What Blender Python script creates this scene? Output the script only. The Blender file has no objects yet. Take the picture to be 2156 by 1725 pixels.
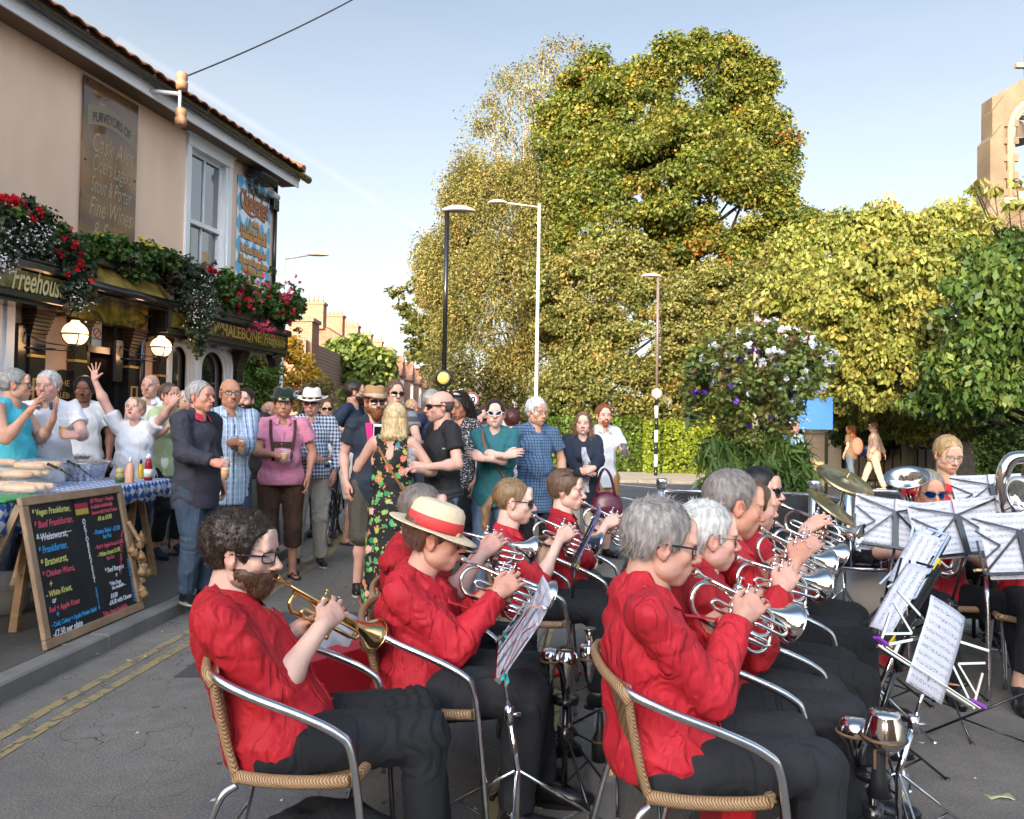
import bpy,math,random
import numpy as np
from mathutils import Vector,Matrix
rad=math.radians
scene=bpy.context.scene
# camera
CAM_H=1.45
PITCH,ROLL,FOCAL=rad(1.40),rad(1.0),1617.0
_f=Vector((0,math.cos(PITCH),math.sin(PITCH)))
_u0=Vector((0,-math.sin(PITCH),math.cos(PITCH)))
_r=Vector((1,0,0))*math.cos(ROLL)+_u0*math.sin(ROLL)
_u=_u0*math.cos(ROLL)-Vector((1,0,0))*math.sin(ROLL)
cam_d=bpy.data.cameras.new('camera')
cam=bpy.data.objects.new('camera',cam_d)
scene.collection.objects.link(cam)
cam.matrix_world=Matrix(((_r.x,_u.x,-_f.x,0),(_r.y,_u.y,-_f.y,0),(_r.z,_u.z,-_f.z,CAM_H),(0,0,0,1)))
cam_d.sensor_width=36
cam_d.lens=36*FOCAL/2156
cam_d.clip_start=0.05
cam_d.clip_end=3000
scene.camera=cam
# world + sun
SUN_EL=rad(12.5)
TO_SUN=Vector((-0.30*math.cos(SUN_EL),-0.954*math.cos(SUN_EL),math.sin(SUN_EL))).normalized()
world=bpy.data.worlds.new('World')
scene.world=world
world.use_nodes=True
wt=world.node_tree
bg=wt.nodes['Background']
sky=wt.nodes.new('ShaderNodeTexSky')
sky.sky_type='NISHITA'
sky.sun_disc=False
sky.sun_elevation=SUN_EL
sky.sun_rotation=math.atan2(TO_SUN.x,TO_SUN.y)
sky.air_density=1.0
sky.dust_density=1.6
sky.ozone_density=1.4
bg.inputs['Strength'].default_value=0.15
tc=wt.nodes.new('ShaderNodeTexCoord')
def wn(t,**k):
 n=wt.nodes.new(t)
 for a,b in k.items():setattr(n,a,b)
 return n
sl=bpy.data.lights.new('sun','SUN')
sl.energy=2.8
sl.angle=rad(0.5)
sl.color=(1.0,0.76,0.47)
so=bpy.data.objects.new('sun',sl)
scene.collection.objects.link(so)
so.rotation_euler=TO_SUN.to_track_quat('Z','Y').to_euler()
so.location=(-20,-60,40)
scene.view_settings.view_transform='Standard'
scene.view_settings.look='None'
scene.view_settings.gamma=1
scene.view_settings.exposure=1.38
scene.cycles.max_bounces=6
scene.cycles.transparent_max_bounces=12
scene.cycles.use_denoising=True
# pixel helpers (places measured off the photo)
def ray(x,y):
 return _f+_r*((x-1078)/FOCAL)+_u*((862.5-y)/FOCAL)
def at(x,y,Y):
 d=ray(x,y)
 return Vector((0,0,CAM_H))+d*(Y/d.y)
def gnd(x,y,z=0.0):
 d=ray(x,y)
 return Vector((0,0,CAM_H))+d*((z-CAM_H)/d.z)
_C=[_r,_u,_f]
for _i in range(3):
 pass
_c0=ray(1010,560).normalized();_c1=ray(265,95).normalized()
_cn=_c0.cross(_c1).normalized()
_mid=(_c0+_c1).normalized()
def _dot(v):
 n=wn('ShaderNodeVectorMath',operation='DOT_PRODUCT')
 wt.links.new(tc.outputs['Generated'],n.inputs[0]);n.inputs[1].default_value=v
 return n.outputs['Value']
def wmath(op,a,b=None,c=None,clamp=False):
 n=wn('ShaderNodeMath',operation=op,use_clamp=clamp)
 for i,q in enumerate((a,b,c)):
  if q is None:continue
  if isinstance(q,(int,float)):n.inputs[i].default_value=q
  else:wt.links.new(q,n.inputs[i])
 return n.outputs[0]
_off=wmath('MULTIPLY',wmath('ABSOLUTE',_dot(_cn)),160.0)
_ns=wn('ShaderNodeTexNoise');_ns.inputs['Scale'].default_value=9
wt.links.new(tc.outputs['Generated'],_ns.inputs['Vector'])
_str=wmath('SUBTRACT',1.0,_off,clamp=True)
_along=wmath('GREATER_THAN',_dot(_mid),math.cos(_c0.angle(_c1)*0.52))
_cf=wmath('MULTIPLY',wmath('MULTIPLY',_str,_along),wmath('MULTIPLY',wmath('SUBTRACT',_ns.outputs['Fac'],0.33,clamp=True),1.7))
_ns2=wn('ShaderNodeTexNoise');_ns2.inputs['Scale'].default_value=2.2;_ns2.inputs['Detail'].default_value=6
_mp=wn('ShaderNodeMapping');_mp.inputs['Scale'].default_value=(1,1,5)
wt.links.new(tc.outputs['Generated'],_mp.inputs['Vector']);wt.links.new(_mp.outputs[0],_ns2.inputs['Vector'])
_cir=wmath('MULTIPLY',wmath('SUBTRACT',_ns2.outputs['Fac'],0.5,clamp=True),0.35)
_cf2=wmath('ADD',_cf,_cir,clamp=True)
_mx=wn('ShaderNodeMixRGB');_mx.inputs['Color2'].default_value=(4.2,4.2,4.2,1)
wt.links.new(_cf2,_mx.inputs['Fac']);wt.links.new(sky.outputs[0],_mx.inputs['Color1'])
_hs=wn('ShaderNodeHueSaturation');_hs.inputs['Saturation'].default_value=0.82
_bt=wmath('ADD',wmath('MULTIPLY',wmath('MAXIMUM',_dot((-.3,-.95,0.0)),0.0),5.0),0.66)  # extra sky brightness added on the sun side to lift the shaded street
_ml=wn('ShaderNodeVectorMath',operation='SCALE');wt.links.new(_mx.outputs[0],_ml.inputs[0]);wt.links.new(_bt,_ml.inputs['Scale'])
_hz=wmath('MULTIPLY',wmath('POWER',wmath('SUBTRACT',1.0,wmath('MULTIPLY',_dot((0,0,1)),1.45),clamp=True),1.5),0.78)
_hm2=wn('ShaderNodeMixRGB');_hm2.inputs['Color2'].default_value=(3.3,3.15,2.9,1);wt.links.new(_hz,_hm2.inputs['Fac']);wt.links.new(_ml.outputs[0],_hm2.inputs['Color1'])
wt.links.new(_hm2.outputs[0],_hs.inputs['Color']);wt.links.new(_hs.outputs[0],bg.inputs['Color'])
# object helpers
COL=scene.collection
def tag(o,label=None,cat=None,group=None,kind=None):
 if label:o['label']=label
 if cat:o['category']=cat
 if group:o['group']=group
 if kind:o['kind']=kind
 return o
def thing(name,label,cat,loc=(0,0,0),group=None,rotz=0):
 o=bpy.data.objects.new(name,None)
 o.empty_display_size=0.1
 COL.objects.link(o)
 o.location=loc
 o.rotation_euler=(0,0,rotz)
 return tag(o,label,cat,group)
def base_matrix(o):
 return Matrix.Translation(o.location)@o.rotation_euler.to_matrix().to_4x4()
def mesh_np(name,V,F,smooth=False):
 me=bpy.data.meshes.new(name)
 V=np.asarray(V,dtype=np.float32).reshape(-1,3)
 if isinstance(F,np.ndarray)and F.ndim==2:
  n,k=F.shape
  me.vertices.add(len(V));me.vertices.foreach_set('co',V.ravel())
  me.loops.add(n*k);me.loops.foreach_set('vertex_index',F.astype(np.int32).ravel())
  me.polygons.add(n)
  me.polygons.foreach_set('loop_start',np.arange(0,n*k,k,dtype=np.int32))
  me.update(calc_edges=True)
  me.validate()
 else:
  me.from_pydata([tuple(map(float,v))for v in V],[],[tuple(map(int,f))for f in F])
  me.update()
 if smooth:
  me.polygons.foreach_set('use_smooth',np.ones(len(me.polygons),dtype=bool))
 return me
def link(name,me,mat,parent=None,world=True):
 o=bpy.data.objects.new(name,me)
 if mat is not None:
  for m in(mat if isinstance(mat,(list,tuple))else[mat]):
   me.materials.append(m)
 COL.objects.link(o)
 if parent is not None:
  o.parent=parent
  if world:
   top=parent
   while top.parent is not None:top=top.parent
   if top is parent:o.matrix_parent_inverse=base_matrix(top).inverted()
 return o
def set_col(me,C,name='Col'):
 a=me.color_attributes.new(name,'FLOAT_COLOR','POINT')
 C=np.asarray(C,dtype=np.float32)
 if C.shape[1]==3:C=np.hstack([C,np.ones((len(C),1),np.float32)])
 a.data.foreach_set('color',C.ravel())
def copy_tree(o,parent=None):
 c=o.copy();COL.objects.link(c);c.parent=parent
 if parent is not None:c.matrix_parent_inverse=o.matrix_parent_inverse.copy()
 for ch in list(o.children):copy_tree(ch,c)
 return c
class MB:
 """collects shapes into one mesh"""
 def __init__(s):s.v=[];s.f=[];s.s=[]
 def add(s,V,F,smooth=False):
  b=len(s.v)
  s.v.extend([tuple(v)for v in V])
  for f in F:
   s.f.append(tuple(int(i)+b for i in f));s.s.append(smooth)
  return s
 def box(s,c,size,R=None,bev=0.0):
  hx,hy,hz=[q/2 for q in size]
  c=Vector(c)
  if bev>0:
   b=min(bev,hx*.9,hy*.9,hz*.9)
   P=[]
   for sx in(-1,1):
    for sy in(-1,1):
     for sz in(-1,1):
      P+=[(sx*(hx-b),sy*(hy-b),sz*hz),(sx*(hx-b),sy*hy,sz*(hz-b)),(sx*hx,sy*(hy-b),sz*(hz-b))]
   import bmesh
   bm=bmesh.new()
   for p in P:bm.verts.new(p)
   bmesh.ops.convex_hull(bm,input=bm.verts)
   bm.verts.ensure_lookup_table();bm.verts.index_update()
   V=[v.co.copy()for v in bm.verts];F=[[v.index for v in f.verts]for f in bm.faces]
   bm.free()
  else:
   V=[Vector((x,y,z))for x in(-hx,hx)for y in(-hy,hy)for z in(-hz,hz)]
   F=[(0,1,3,2),(4,6,7,5),(0,4,5,1),(2,3,7,6),(0,2,6,4),(1,5,7,3)]
  if R is not None:V=[R@v for v in V]
  return s.add([v+c for v in V],F)
 def beam(s,a,b,w,h,up=(0,0,1),bev=0):
  a,b=Vector(a),Vector(b)
  d=b-a;L=d.length
  if L<1e-6:return s
  y=d/L
  x=y.cross(Vector(up))
  if x.length<1e-4:x=y.cross(Vector((1,0,0)))
  x.normalize();z=x.cross(y)
  R=Matrix((x,y,z)).transposed()
  return s.box((a+b)/2,(w,L,h),R,bev)
 def tube(s,pts,r,n=8,closed=False,caps=True,flat=1.0):
  pts=[Vector(p)for p in pts]
  N=len(pts)
  rs=r if isinstance(r,(list,tuple))else[r]*N
  T=[]
  for i in range(N):
   if closed:t=pts[(i+1)%N]-pts[i-1]
   else:t=pts[min(i+1,N-1)]-pts[max(i-1,0)]
   if t.length<1e-9:t=Vector((0,0,1))
   T.append(t.normalized())
  x=T[0].orthogonal().normalized()
  V=[]
  for i in range(N):
   x=(x-T[i]*x.dot(T[i]))
   if x.length<1e-6:x=T[i].orthogonal()
   x.normalize();y=T[i].cross(x)
   for k in range(n):
    a=2*math.pi*k/n
    V.append(pts[i]+(x*math.cos(a)+y*math.sin(a)*flat)*rs[i])
  F=[]
  for i in range(N if closed else N-1):
   j=(i+1)%N
   for k in range(n):
    F.append((i*n+k,i*n+(k+1)%n,j*n+(k+1)%n,j*n+k))
  s.add(V,F,True)
  if caps and not closed:
   b=len(s.v)-len(V)
   s.f.append(tuple(b+k for k in range(n))[::-1]);s.s.append(False)
   s.f.append(tuple(b+(N-1)*n+k for k in range(n)));s.s.append(False)
  return s
 def lathe(s,prof,origin=(0,0,0),axis=(0,0,1),n=20,smooth=True,sx=1,sy=1):
  o=Vector(origin);z=Vector(axis).normalized()
  x=z.orthogonal().normalized();y=z.cross(x)
  if abs(z.z)>0.99:x=Vector((1,0,0));y=Vector((0,1,0))*(1 if z.z>0 else-1)
  V=[];F=[]
  for(r,h)in prof:
   for k in range(n):
    a=2*math.pi*k/n
    V.append(o+x*math.cos(a)*r*sx+y*math.sin(a)*r*sy+z*h)
  for i in range(len(prof)-1):
   for k in range(n):
    F.append((i*n+k,i*n+(k+1)%n,(i+1)*n+(k+1)%n,(i+1)*n+k))
  s.add(V,F,smooth)
  b=len(s.v)-len(V)
  if prof[0][0]>1e-4:s.f.append(tuple(b+k for k in range(n))[::-1]);s.s.append(False)
  if prof[-1][0]>1e-4:s.f.append(tuple(b+(len(prof)-1)*n+k for k in range(n)));s.s.append(False)
  return s
 def sphere(s,c,r,n=12,m=8,sz=1.0,R=None):
  c=Vector(c);V=[];F=[]
  for i in range(m+1):
   t=math.pi*i/m
   for k in range(n):
    a=2*math.pi*k/n
    p=Vector((math.sin(t)*math.cos(a)*r,math.sin(t)*math.sin(a)*r,math.cos(t)*r*sz))
    if R is not None:p=R@p
    V.append(c+p)
  for i in range(m):
   for k in range(n):
    F.append((i*n+k,(i+1)*n+k,(i+1)*n+(k+1)%n,i*n+(k+1)%n))
  return s.add(V,F,True)
 def grid(s,P,smooth=True,closed_u=False):
  """P[i][j] points"""
  nu,nv=len(P),len(P[0])
  V=[p for row in P for p in row];F=[]
  for i in range(nu if closed_u else nu-1):
   for j in range(nv-1):
    a=i*nv+j;b=((i+1)%nu)*nv+j
    F.append((a,b,b+1,a+1))
  return s.add(V,F,smooth)
 def build(s,name,mat,parent=None,world=True):
  me=bpy.data.meshes.new(name)
  me.from_pydata([tuple(v)for v in s.v],[],s.f)
  me.polygons.foreach_set('use_smooth',s.s)
  me.update()
  return link(name,me,mat,parent,world)
def struct(name,mb,mat):
 o=mb.build(name,mat);o['kind']='structure';return o
def bez(pts,n=10):
 """Catmull-Rom through points"""
 pts=[Vector(p)for p in pts]
 P=[pts[0]*2-pts[1]]+pts+[pts[-1]*2-pts[-2]]
 out=[]
 for i in range(1,len(P)-2):
  for k in range(n):
   t=k/n
   a,b,c,d=P[i-1],P[i],P[i+1],P[i+2]
   out.append(0.5*((2*b)+(c-a)*t+(2*a-5*b+4*c-d)*t*t+(3*b-a-3*c+d)*t**3))
 out.append(pts[-1])
 return out
def text_mesh(txt,size,bold=0.0,shear=0.0,extrude=0.001,align='CENTER',spacing=1.0):
 cu=bpy.data.curves.new('t','FONT')
 cu.body=txt;cu.size=size;cu.offset=bold;cu.shear=shear;cu.extrude=extrude
 cu.align_x=align;cu.align_y='CENTER';cu.space_character=spacing;cu.resolution_u=4
 ob=bpy.data.objects.new('t',cu)
 COL.objects.link(ob)
 dg=bpy.context.evaluated_depsgraph_get()
 me=bpy.data.meshes.new_from_object(ob.evaluated_get(dg))
 V=[v.co.copy()for v in me.vertices];F=[list(p.vertices)for p in me.polygons]
 bpy.data.objects.remove(ob);bpy.data.curves.remove(cu);bpy.data.meshes.remove(me)
 return V,F
def put_text(mb,txt,size,o,ux,uy,bold=0.0,shear=0.0,align='CENTER',rot=0.0,squeeze=1.0,arch=0.0,extrude=0.001,spacing=1.0):
 """place text in the plane (o, ux, uy)"""
 V,F=text_mesh(txt,size,bold,shear,extrude,align,spacing)
 o,ux,uy=Vector(o),Vector(ux).normalized(),Vector(uy).normalized();n=ux.cross(uy)
 c,s_=math.cos(rot),math.sin(rot)
 P=[]
 for v in V:
  x,y=v.x*squeeze,v.y
  y+=-arch*x*x
  x,y=x*c-y*s_,x*s_+y*c
  P.append(o+ux*x+uy*y+n*v.z)
 mb.add(P,F)
# materials
def mat(name,col=(0.5,0.5,0.5),rough=0.6,metal=0.0,var=0.0,vscale=6.0,bump=0.0,bscale=60.0,bdetail=4,sss=0.0,col2=None,spec=0.5,emit=None,estr=0.0,vcol=None,trans=0.0,coat=0.0,stretch=None,alpha=1.0,sheen=0.0,ior=1.45,mscale=None,wrinkle=0.0,wscale=9.0,rvar=0.0,dist=0.0):
 m=bpy.data.materials.new(name);m.use_nodes=True
 nt=m.node_tree;b=nt.nodes['Principled BSDF']
 b.inputs['Roughness'].default_value=rough
 b.inputs['Metallic'].default_value=metal
 b.inputs['Specular IOR Level'].default_value=spec
 b.inputs['IOR'].default_value=ior
 if sheen:b.inputs['Sheen Weight'].default_value=sheen
 if coat:b.inputs['Coat Weight'].default_value=coat;b.inputs['Coat Roughness'].default_value=0.08
 if trans:b.inputs['Transmission Weight'].default_value=trans
 if alpha<1:b.inputs['Alpha'].default_value=alpha
 if sss:
  b.inputs['Subsurface Weight'].default_value=sss
  b.inputs['Subsurface Radius'].default_value=(0.012,0.004,0.002)
  b.inputs['Subsurface Scale'].default_value=1.0
 if emit:b.inputs['Emission Color'].default_value=(*emit,1);b.inputs['Emission Strength'].default_value=estr
 tcn=nt.nodes.new('ShaderNodeTexCoord')
 vec=tcn.outputs['Object']
 if stretch:
  mp=nt.nodes.new('ShaderNodeMapping');mp.inputs['Scale'].default_value=stretch
  nt.links.new(vec,mp.inputs['Vector']);vec=mp.outputs[0]
 src=None
 if vcol:
  a=nt.nodes.new('ShaderNodeVertexColor');a.layer_name=vcol;src=a.outputs['Color']
 if var>0 or col2 is not None:
  n=nt.nodes.new('ShaderNodeTexNoise');n.inputs['Scale'].default_value=vscale;n.inputs['Detail'].default_value=5
  n.inputs['Distortion'].default_value=dist
  nt.links.new(vec,n.inputs['Vector'])
  r=nt.nodes.new('ShaderNodeMapRange');r.inputs['From Min'].default_value=0.3;r.inputs['From Max'].default_value=0.7
  nt.links.new(n.outputs['Fac'],r.inputs['Value'])
  if col2 is not None:
   mx=nt.nodes.new('ShaderNodeMixRGB');mx.inputs['Color1'].default_value=(*col,1);mx.inputs['Color2'].default_value=(*col2,1)
   nt.links.new(r.outputs[0],mx.inputs['Fac']);src=mx.outputs[0]
  else:
   r.inputs['To Min'].default_value=1-var;r.inputs['To Max'].default_value=1+var
   hs=nt.nodes.new('ShaderNodeHueSaturation')
   nt.links.new(r.outputs[0],hs.inputs['Value'])
   if src is not None:nt.links.new(src,hs.inputs['Color'])
   else:hs.inputs['Color'].default_value=(*col,1)
   src=hs.outputs[0]
  if rvar:
   r2=nt.nodes.new('ShaderNodeMapRange');r2.inputs['To Min'].default_value=rough-rvar;r2.inputs['To Max'].default_value=rough+rvar
   nt.links.new(n.outputs['Fac'],r2.inputs['Value']);nt.links.new(r2.outputs[0],b.inputs['Roughness'])
 if src is not None:nt.links.new(src,b.inputs['Base Color'])
 else:b.inputs['Base Color'].default_value=(*col,1)
 last=None
 if wrinkle:
  n=nt.nodes.new('ShaderNodeTexNoise');n.inputs['Scale'].default_value=wscale;n.inputs['Detail'].default_value=2.5;n.inputs['Distortion'].default_value=0.9
  mp=nt.nodes.new('ShaderNodeMapping');mp.inputs['Scale'].default_value=(1.3,1.3,0.36);mp.inputs['Rotation'].default_value=(0.5,0.6,0.3)
  nt.links.new(tcn.outputs['Object'],mp.inputs['Vector']);nt.links.new(mp.outputs[0],n.inputs['Vector'])
  bp=nt.nodes.new('ShaderNodeBump');bp.inputs['Distance'].default_value=wrinkle;bp.inputs['Strength'].default_value=1.0
  mm=nt.nodes.new('ShaderNodeMath');mm.operation='PINGPONG';mm.inputs[1].default_value=.09;nt.links.new(n.outputs['Fac'],mm.inputs[0])
  m2=nt.nodes.new('ShaderNodeMath');m2.operation='MULTIPLY_ADD';m2.inputs[1].default_value=1.1;nt.links.new(n.outputs['Fac'],m2.inputs[0]);nt.links.new(mm.outputs[0],m2.inputs[2]);nt.links.new(m2.outputs[0],bp.inputs['Height']);last=bp
 if bump:
  n=nt.nodes.new('ShaderNodeTexNoise');n.inputs['Scale'].default_value=bscale;n.inputs['Detail'].default_value=bdetail
  nt.links.new(vec,n.inputs['Vector'])
  bp=nt.nodes.new('ShaderNodeBump');bp.inputs['Distance'].default_value=bump;bp.inputs['Strength'].default_value=1.0
  nt.links.new(n.outputs['Fac'],bp.inputs['Height'])
  if last is not None:nt.links.new(last.outputs[0],bp.inputs['Normal'])
  last=bp
 if last is not None:nt.links.new(last.outputs[0],b.inputs['Normal'])
 return m
class NT:
 """small node helper for pattern materials"""
 def __init__(s,name,rough=0.7,**k):
  s.m=mat(name,rough=rough,**k);s.nt=s.m.node_tree;s.b=s.nt.nodes['Principled BSDF']
  s.co=s.nt.nodes.new('ShaderNodeTexCoord').outputs['Object']
 def n(s,t,ins=None,**props):
  n=s.nt.nodes.new(t)
  for k,v in props.items():setattr(n,k,v)
  for k,v in(ins or{}).items():
   if hasattr(v,'is_linked')or hasattr(v,'links'):s.nt.links.new(v,n.inputs[k])
   else:n.inputs[k].default_value=v
  return n
 def math(s,op,a,b=0.0,c=0.0,clamp=False):
  n=s.nt.nodes.new('ShaderNodeMath');n.operation=op;n.use_clamp=clamp
  for i,v in enumerate((a,b,c)):
   if isinstance(v,(int,float)):n.inputs[i].default_value=v
   else:s.nt.links.new(v,n.inputs[i])
  return n.outputs[0]
 def mix(s,f,a,b,mode='MIX'):
  n=s.nt.nodes.new('ShaderNodeMixRGB');n.blend_type=mode
  for k,v in(('Fac',f),('Color1',a),('Color2',b)):
   if isinstance(v,(int,float)):n.inputs[k].default_value=v
   elif isinstance(v,tuple):n.inputs[k].default_value=(*v,1)
   else:s.nt.links.new(v,n.inputs[k])
  return n.outputs[0]
 def sep(s,v=None):
  n=s.nt.nodes.new('ShaderNodeSeparateXYZ');s.nt.links.new(v or s.co,n.inputs[0]);return n.outputs
 def noise(s,scale,detail=4,vec=None,dist=0.0,out='Fac'):
  n=s.nt.nodes.new('ShaderNodeTexNoise');n.inputs['Scale'].default_value=scale;n.inputs['Detail'].default_value=detail;n.inputs['Distortion'].default_value=dist
  s.nt.links.new(vec or s.co,n.inputs['Vector']);return n.outputs[out]
 def ramp(s,f,stops,interp='LINEAR'):
  n=s.nt.nodes.new('ShaderNodeValToRGB');n.color_ramp.interpolation=interp
  e=n.color_ramp.elements
  while len(e)<len(stops):e.new(0.5)
  for q,(p,c)in zip(e,stops):q.position=p;q.color=(*c,1)
  s.nt.links.new(f,n.inputs[0]);return n.outputs[0]
 def bump(s,h,dist):
  n=s.nt.nodes.new('ShaderNodeBump');n.inputs['Distance'].default_value=dist
  s.nt.links.new(h,n.inputs['Height'])
  if s.b.inputs['Normal'].is_linked:s.nt.links.new(s.b.inputs['Normal'].links[0].from_socket,n.inputs['Normal'])
  s.nt.links.new(n.outputs[0],s.b.inputs['Normal'])
 def color(s,c):s.nt.links.new(c,s.b.inputs['Base Color']);return s.m
# numpy noise
def vnoise(P,seed=0):
 P=np.asarray(P,dtype=np.float64);i=np.floor(P).astype(np.int64);f=P-i;f=f*f*(3-2*f)
 out=0
 for dx in(0,1):
  for dy in(0,1):
   for dz in(0,1):
    h=((i[:,0]+dx)*73856093)^((i[:,1]+dy)*19349663)^((i[:,2]+dz)*83492791)^(seed*2654435761%2147483647)
    h=h&0x7fffffff
    h=(h^(h>>13))*1274126177&0x7fffffff
    h=(h^(h>>16))&0x7fffffff
    v=(h%65536)/65535.0
    w=(f[:,0]if dx else 1-f[:,0])*(f[:,1]if dy else 1-f[:,1])*(f[:,2]if dz else 1-f[:,2])
    out=out+v*w
 return out
def fbm(P,seed=0,o=3):
 P=np.asarray(P);s=0;a=0.5;t=0
 for k in range(o):s=s+a*vnoise(P*2**k+k*17.3,seed+k);t+=a;a*=0.5
 return s/t
# implicit-surface modeller
def rotm(r,f,u):
 return np.array([[*r],[*f],[*u]],dtype=float)
def sdf_mesh(prims,vox,noise=None):
 """prims: dict(t='c'|'e', ...) -> verts, quads"""
 lo=np.full(3,1e9);hi=-lo.copy()
 for p in prims:
  if p.get('op','+')!='+':continue
  if p['t']=='c':
   r=max(p['ra'],p['rb'])+0.004
   lo=np.minimum(lo,np.minimum(p['a'],p['b'])-r);hi=np.maximum(hi,np.maximum(p['a'],p['b'])+r)
  else:
   r=max(p['r']);lo=np.minimum(lo,p['c']-r);hi=np.maximum(hi,p['c']+r)
 lo-=3*vox;hi+=3*vox
 n=np.maximum(4,np.ceil((hi-lo)/vox).astype(int)+1)
 V=np.full(tuple(n),1.0,dtype=np.float32)
 ax=[lo[i]+vox*np.arange(n[i])for i in range(3)]
 for p in prims:
  k=p.get('k',0.02);m=k+3*vox
  if p['t']=='c':
   a,b=p['a'],p['b'];r=max(p['ra'],p['rb'])*max(1.0,p.get('flat',1.0));l,h=np.minimum(a,b)-r-m,np.maximum(a,b)+r+m
  else:
   c=p['c'];r=max(p['r']);l,h=c-r-m,c+r+m
  i0=np.maximum(0,np.floor((l-lo)/vox).astype(int));i1=np.minimum(n,np.ceil((h-lo)/vox).astype(int)+1)
  if np.any(i1<=i0):continue
  sl_=tuple(slice(i0[q],i1[q])for q in range(3))
  X=ax[0][sl_[0]][:,None,None].astype(np.float32);Y=ax[1][sl_[1]][None,:,None].astype(np.float32);Z=ax[2][sl_[2]][None,None,:].astype(np.float32)
  if p['t']=='c':
   ba=b-a;L2=float(ba@ba)+1e-12
   dx,dy,dz=X-a[0],Y-a[1],Z-a[2]
   t=(dx*ba[0]+dy*ba[1]+dz*ba[2])/L2
   tc_=np.clip(t,0,1)
   d=np.sqrt((dx-tc_*ba[0])**2+(dy-tc_*ba[1])**2+(dz-tc_*ba[2])**2)-(p['ra']+(p['rb']-p['ra'])*tc_)
   L=math.sqrt(L2)
   if p.get('fb'):d=np.maximum(d,(t-1)*L)
   if p.get('fa'):d=np.maximum(d,-t*L)
  else:
   R=p.get('R')
   dx,dy,dz=X-c[0],Y-c[1],Z-c[2]
   if R is not None:
    ux=dx*R[0,0]+dy*R[0,1]+dz*R[0,2]
    uy=dx*R[1,0]+dy*R[1,1]+dz*R[1,2]
    uz=dx*R[2,0]+dy*R[2,1]+dz*R[2,2]
   else:ux,uy,uz=dx,dy,dz
   rr=p['r']
   k0=np.sqrt((ux/rr[0])**2+(uy/rr[1])**2+(uz/rr[2])**2)
   k1=np.sqrt((ux/rr[0]**2)**2+(uy/rr[1]**2)**2+(uz/rr[2]**2)**2)+1e-9
   d=k0*(k0-1)/k1
   d=np.where(k0<1e-3,-min(rr),d)
  if 'cut' in p:
   for(q,nn)in p['cut']:
    d=np.maximum(d,(X-q[0])*nn[0]+(Y-q[1])*nn[1]+(Z-q[2])*nn[2])
  W=V[sl_]
  op=p.get('op','+')
  if op=='+':
   if k>0:
    hh=np.maximum(k-np.abs(W-d),0)/k
    V[sl_]=np.minimum(W,d)-hh*hh*k*0.25
   else:V[sl_]=np.minimum(W,d)
  else:
   d=-d
   if k>0:
    hh=np.maximum(k-np.abs(W-d),0)/k
    V[sl_]=np.maximum(W,d)+hh*hh*k*0.25
   else:V[sl_]=np.maximum(W,d)
 if noise is not None:V=noise(V,ax)
 return surface_nets(V,lo,vox)
def surface_nets(V,lo,h):
 s=V<0
 c=np.zeros(tuple(q-1 for q in V.shape),dtype=np.int8)
 for dx in(0,1):
  for dy in(0,1):
   for dz in(0,1):
    c+=s[dx:V.shape[0]-1+dx,dy:V.shape[1]-1+dy,dz:V.shape[2]-1+dz]
 act=(c>0)&(c<8)
 cells=np.argwhere(act)
 if len(cells)==0:return np.zeros((0,3)),np.zeros((0,4),int)
 idx=np.full(act.shape,-1,dtype=np.int64);idx[act]=np.arange(len(cells))
 P=np.zeros((len(cells),3));W=np.zeros(len(cells))
 co=[(x,y,z)for x in(0,1)for y in(0,1)for z in(0,1)]
 for a in co:
  for axn in range(3):
   if a[axn]:continue
   b=list(a);b[axn]=1
   va=V[cells[:,0]+a[0],cells[:,1]+a[1],cells[:,2]+a[2]];vb=V[cells[:,0]+b[0],cells[:,1]+b[1],cells[:,2]+b[2]]
   m=(va<0)!=(vb<0)
   t=np.where(m,va/np.where(m,va-vb,1),0)
   pos=np.array(a,float)[None,:]+np.zeros((len(cells),3));pos[:,axn]+=t
   P[m]+=pos[m];W[m]+=1
 P/=W[:,None]
 verts=(cells+P)*h+lo
 Q=[]
 e=s[:-1,1:-1,1:-1]!=s[1:,1:-1,1:-1];w=np.argwhere(e);i,j,k=w[:,0],w[:,1]+1,w[:,2]+1
 q=np.stack([idx[i,j-1,k-1],idx[i,j,k-1],idx[i,j,k],idx[i,j-1,k]],1);fl=~s[i,j,k];q[fl]=q[fl][:,::-1];Q.append(q)
 e=s[1:-1,:-1,1:-1]!=s[1:-1,1:,1:-1];w=np.argwhere(e);i,j,k=w[:,0]+1,w[:,1],w[:,2]+1
 q=np.stack([idx[i-1,j,k-1],idx[i-1,j,k],idx[i,j,k],idx[i,j,k-1]],1);fl=~s[i,j,k];q[fl]=q[fl][:,::-1];Q.append(q)
 e=s[1:-1,1:-1,:-1]!=s[1:-1,1:-1,1:];w=np.argwhere(e);i,j,k=w[:,0]+1,w[:,1]+1,w[:,2]
 q=np.stack([idx[i-1,j-1,k],idx[i,j-1,k],idx[i,j,k],idx[i-1,j,k]],1);fl=~s[i,j,k];q[fl]=q[fl][:,::-1];Q.append(q)
 F=np.concatenate(Q);F=F[(F>=0).all(1)]
 return verts,F
def vnormals(V,F):
 a,b,c,d=V[F[:,0]],V[F[:,1]],V[F[:,2]],V[F[:,3]]
 fn=np.cross(c-a,d-b)
 N=np.zeros_like(V)
 for q in range(4):np.add.at(N,F[:,q],fn)
 return N/(np.linalg.norm(N,axis=1)[:,None]+1e-12)
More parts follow.
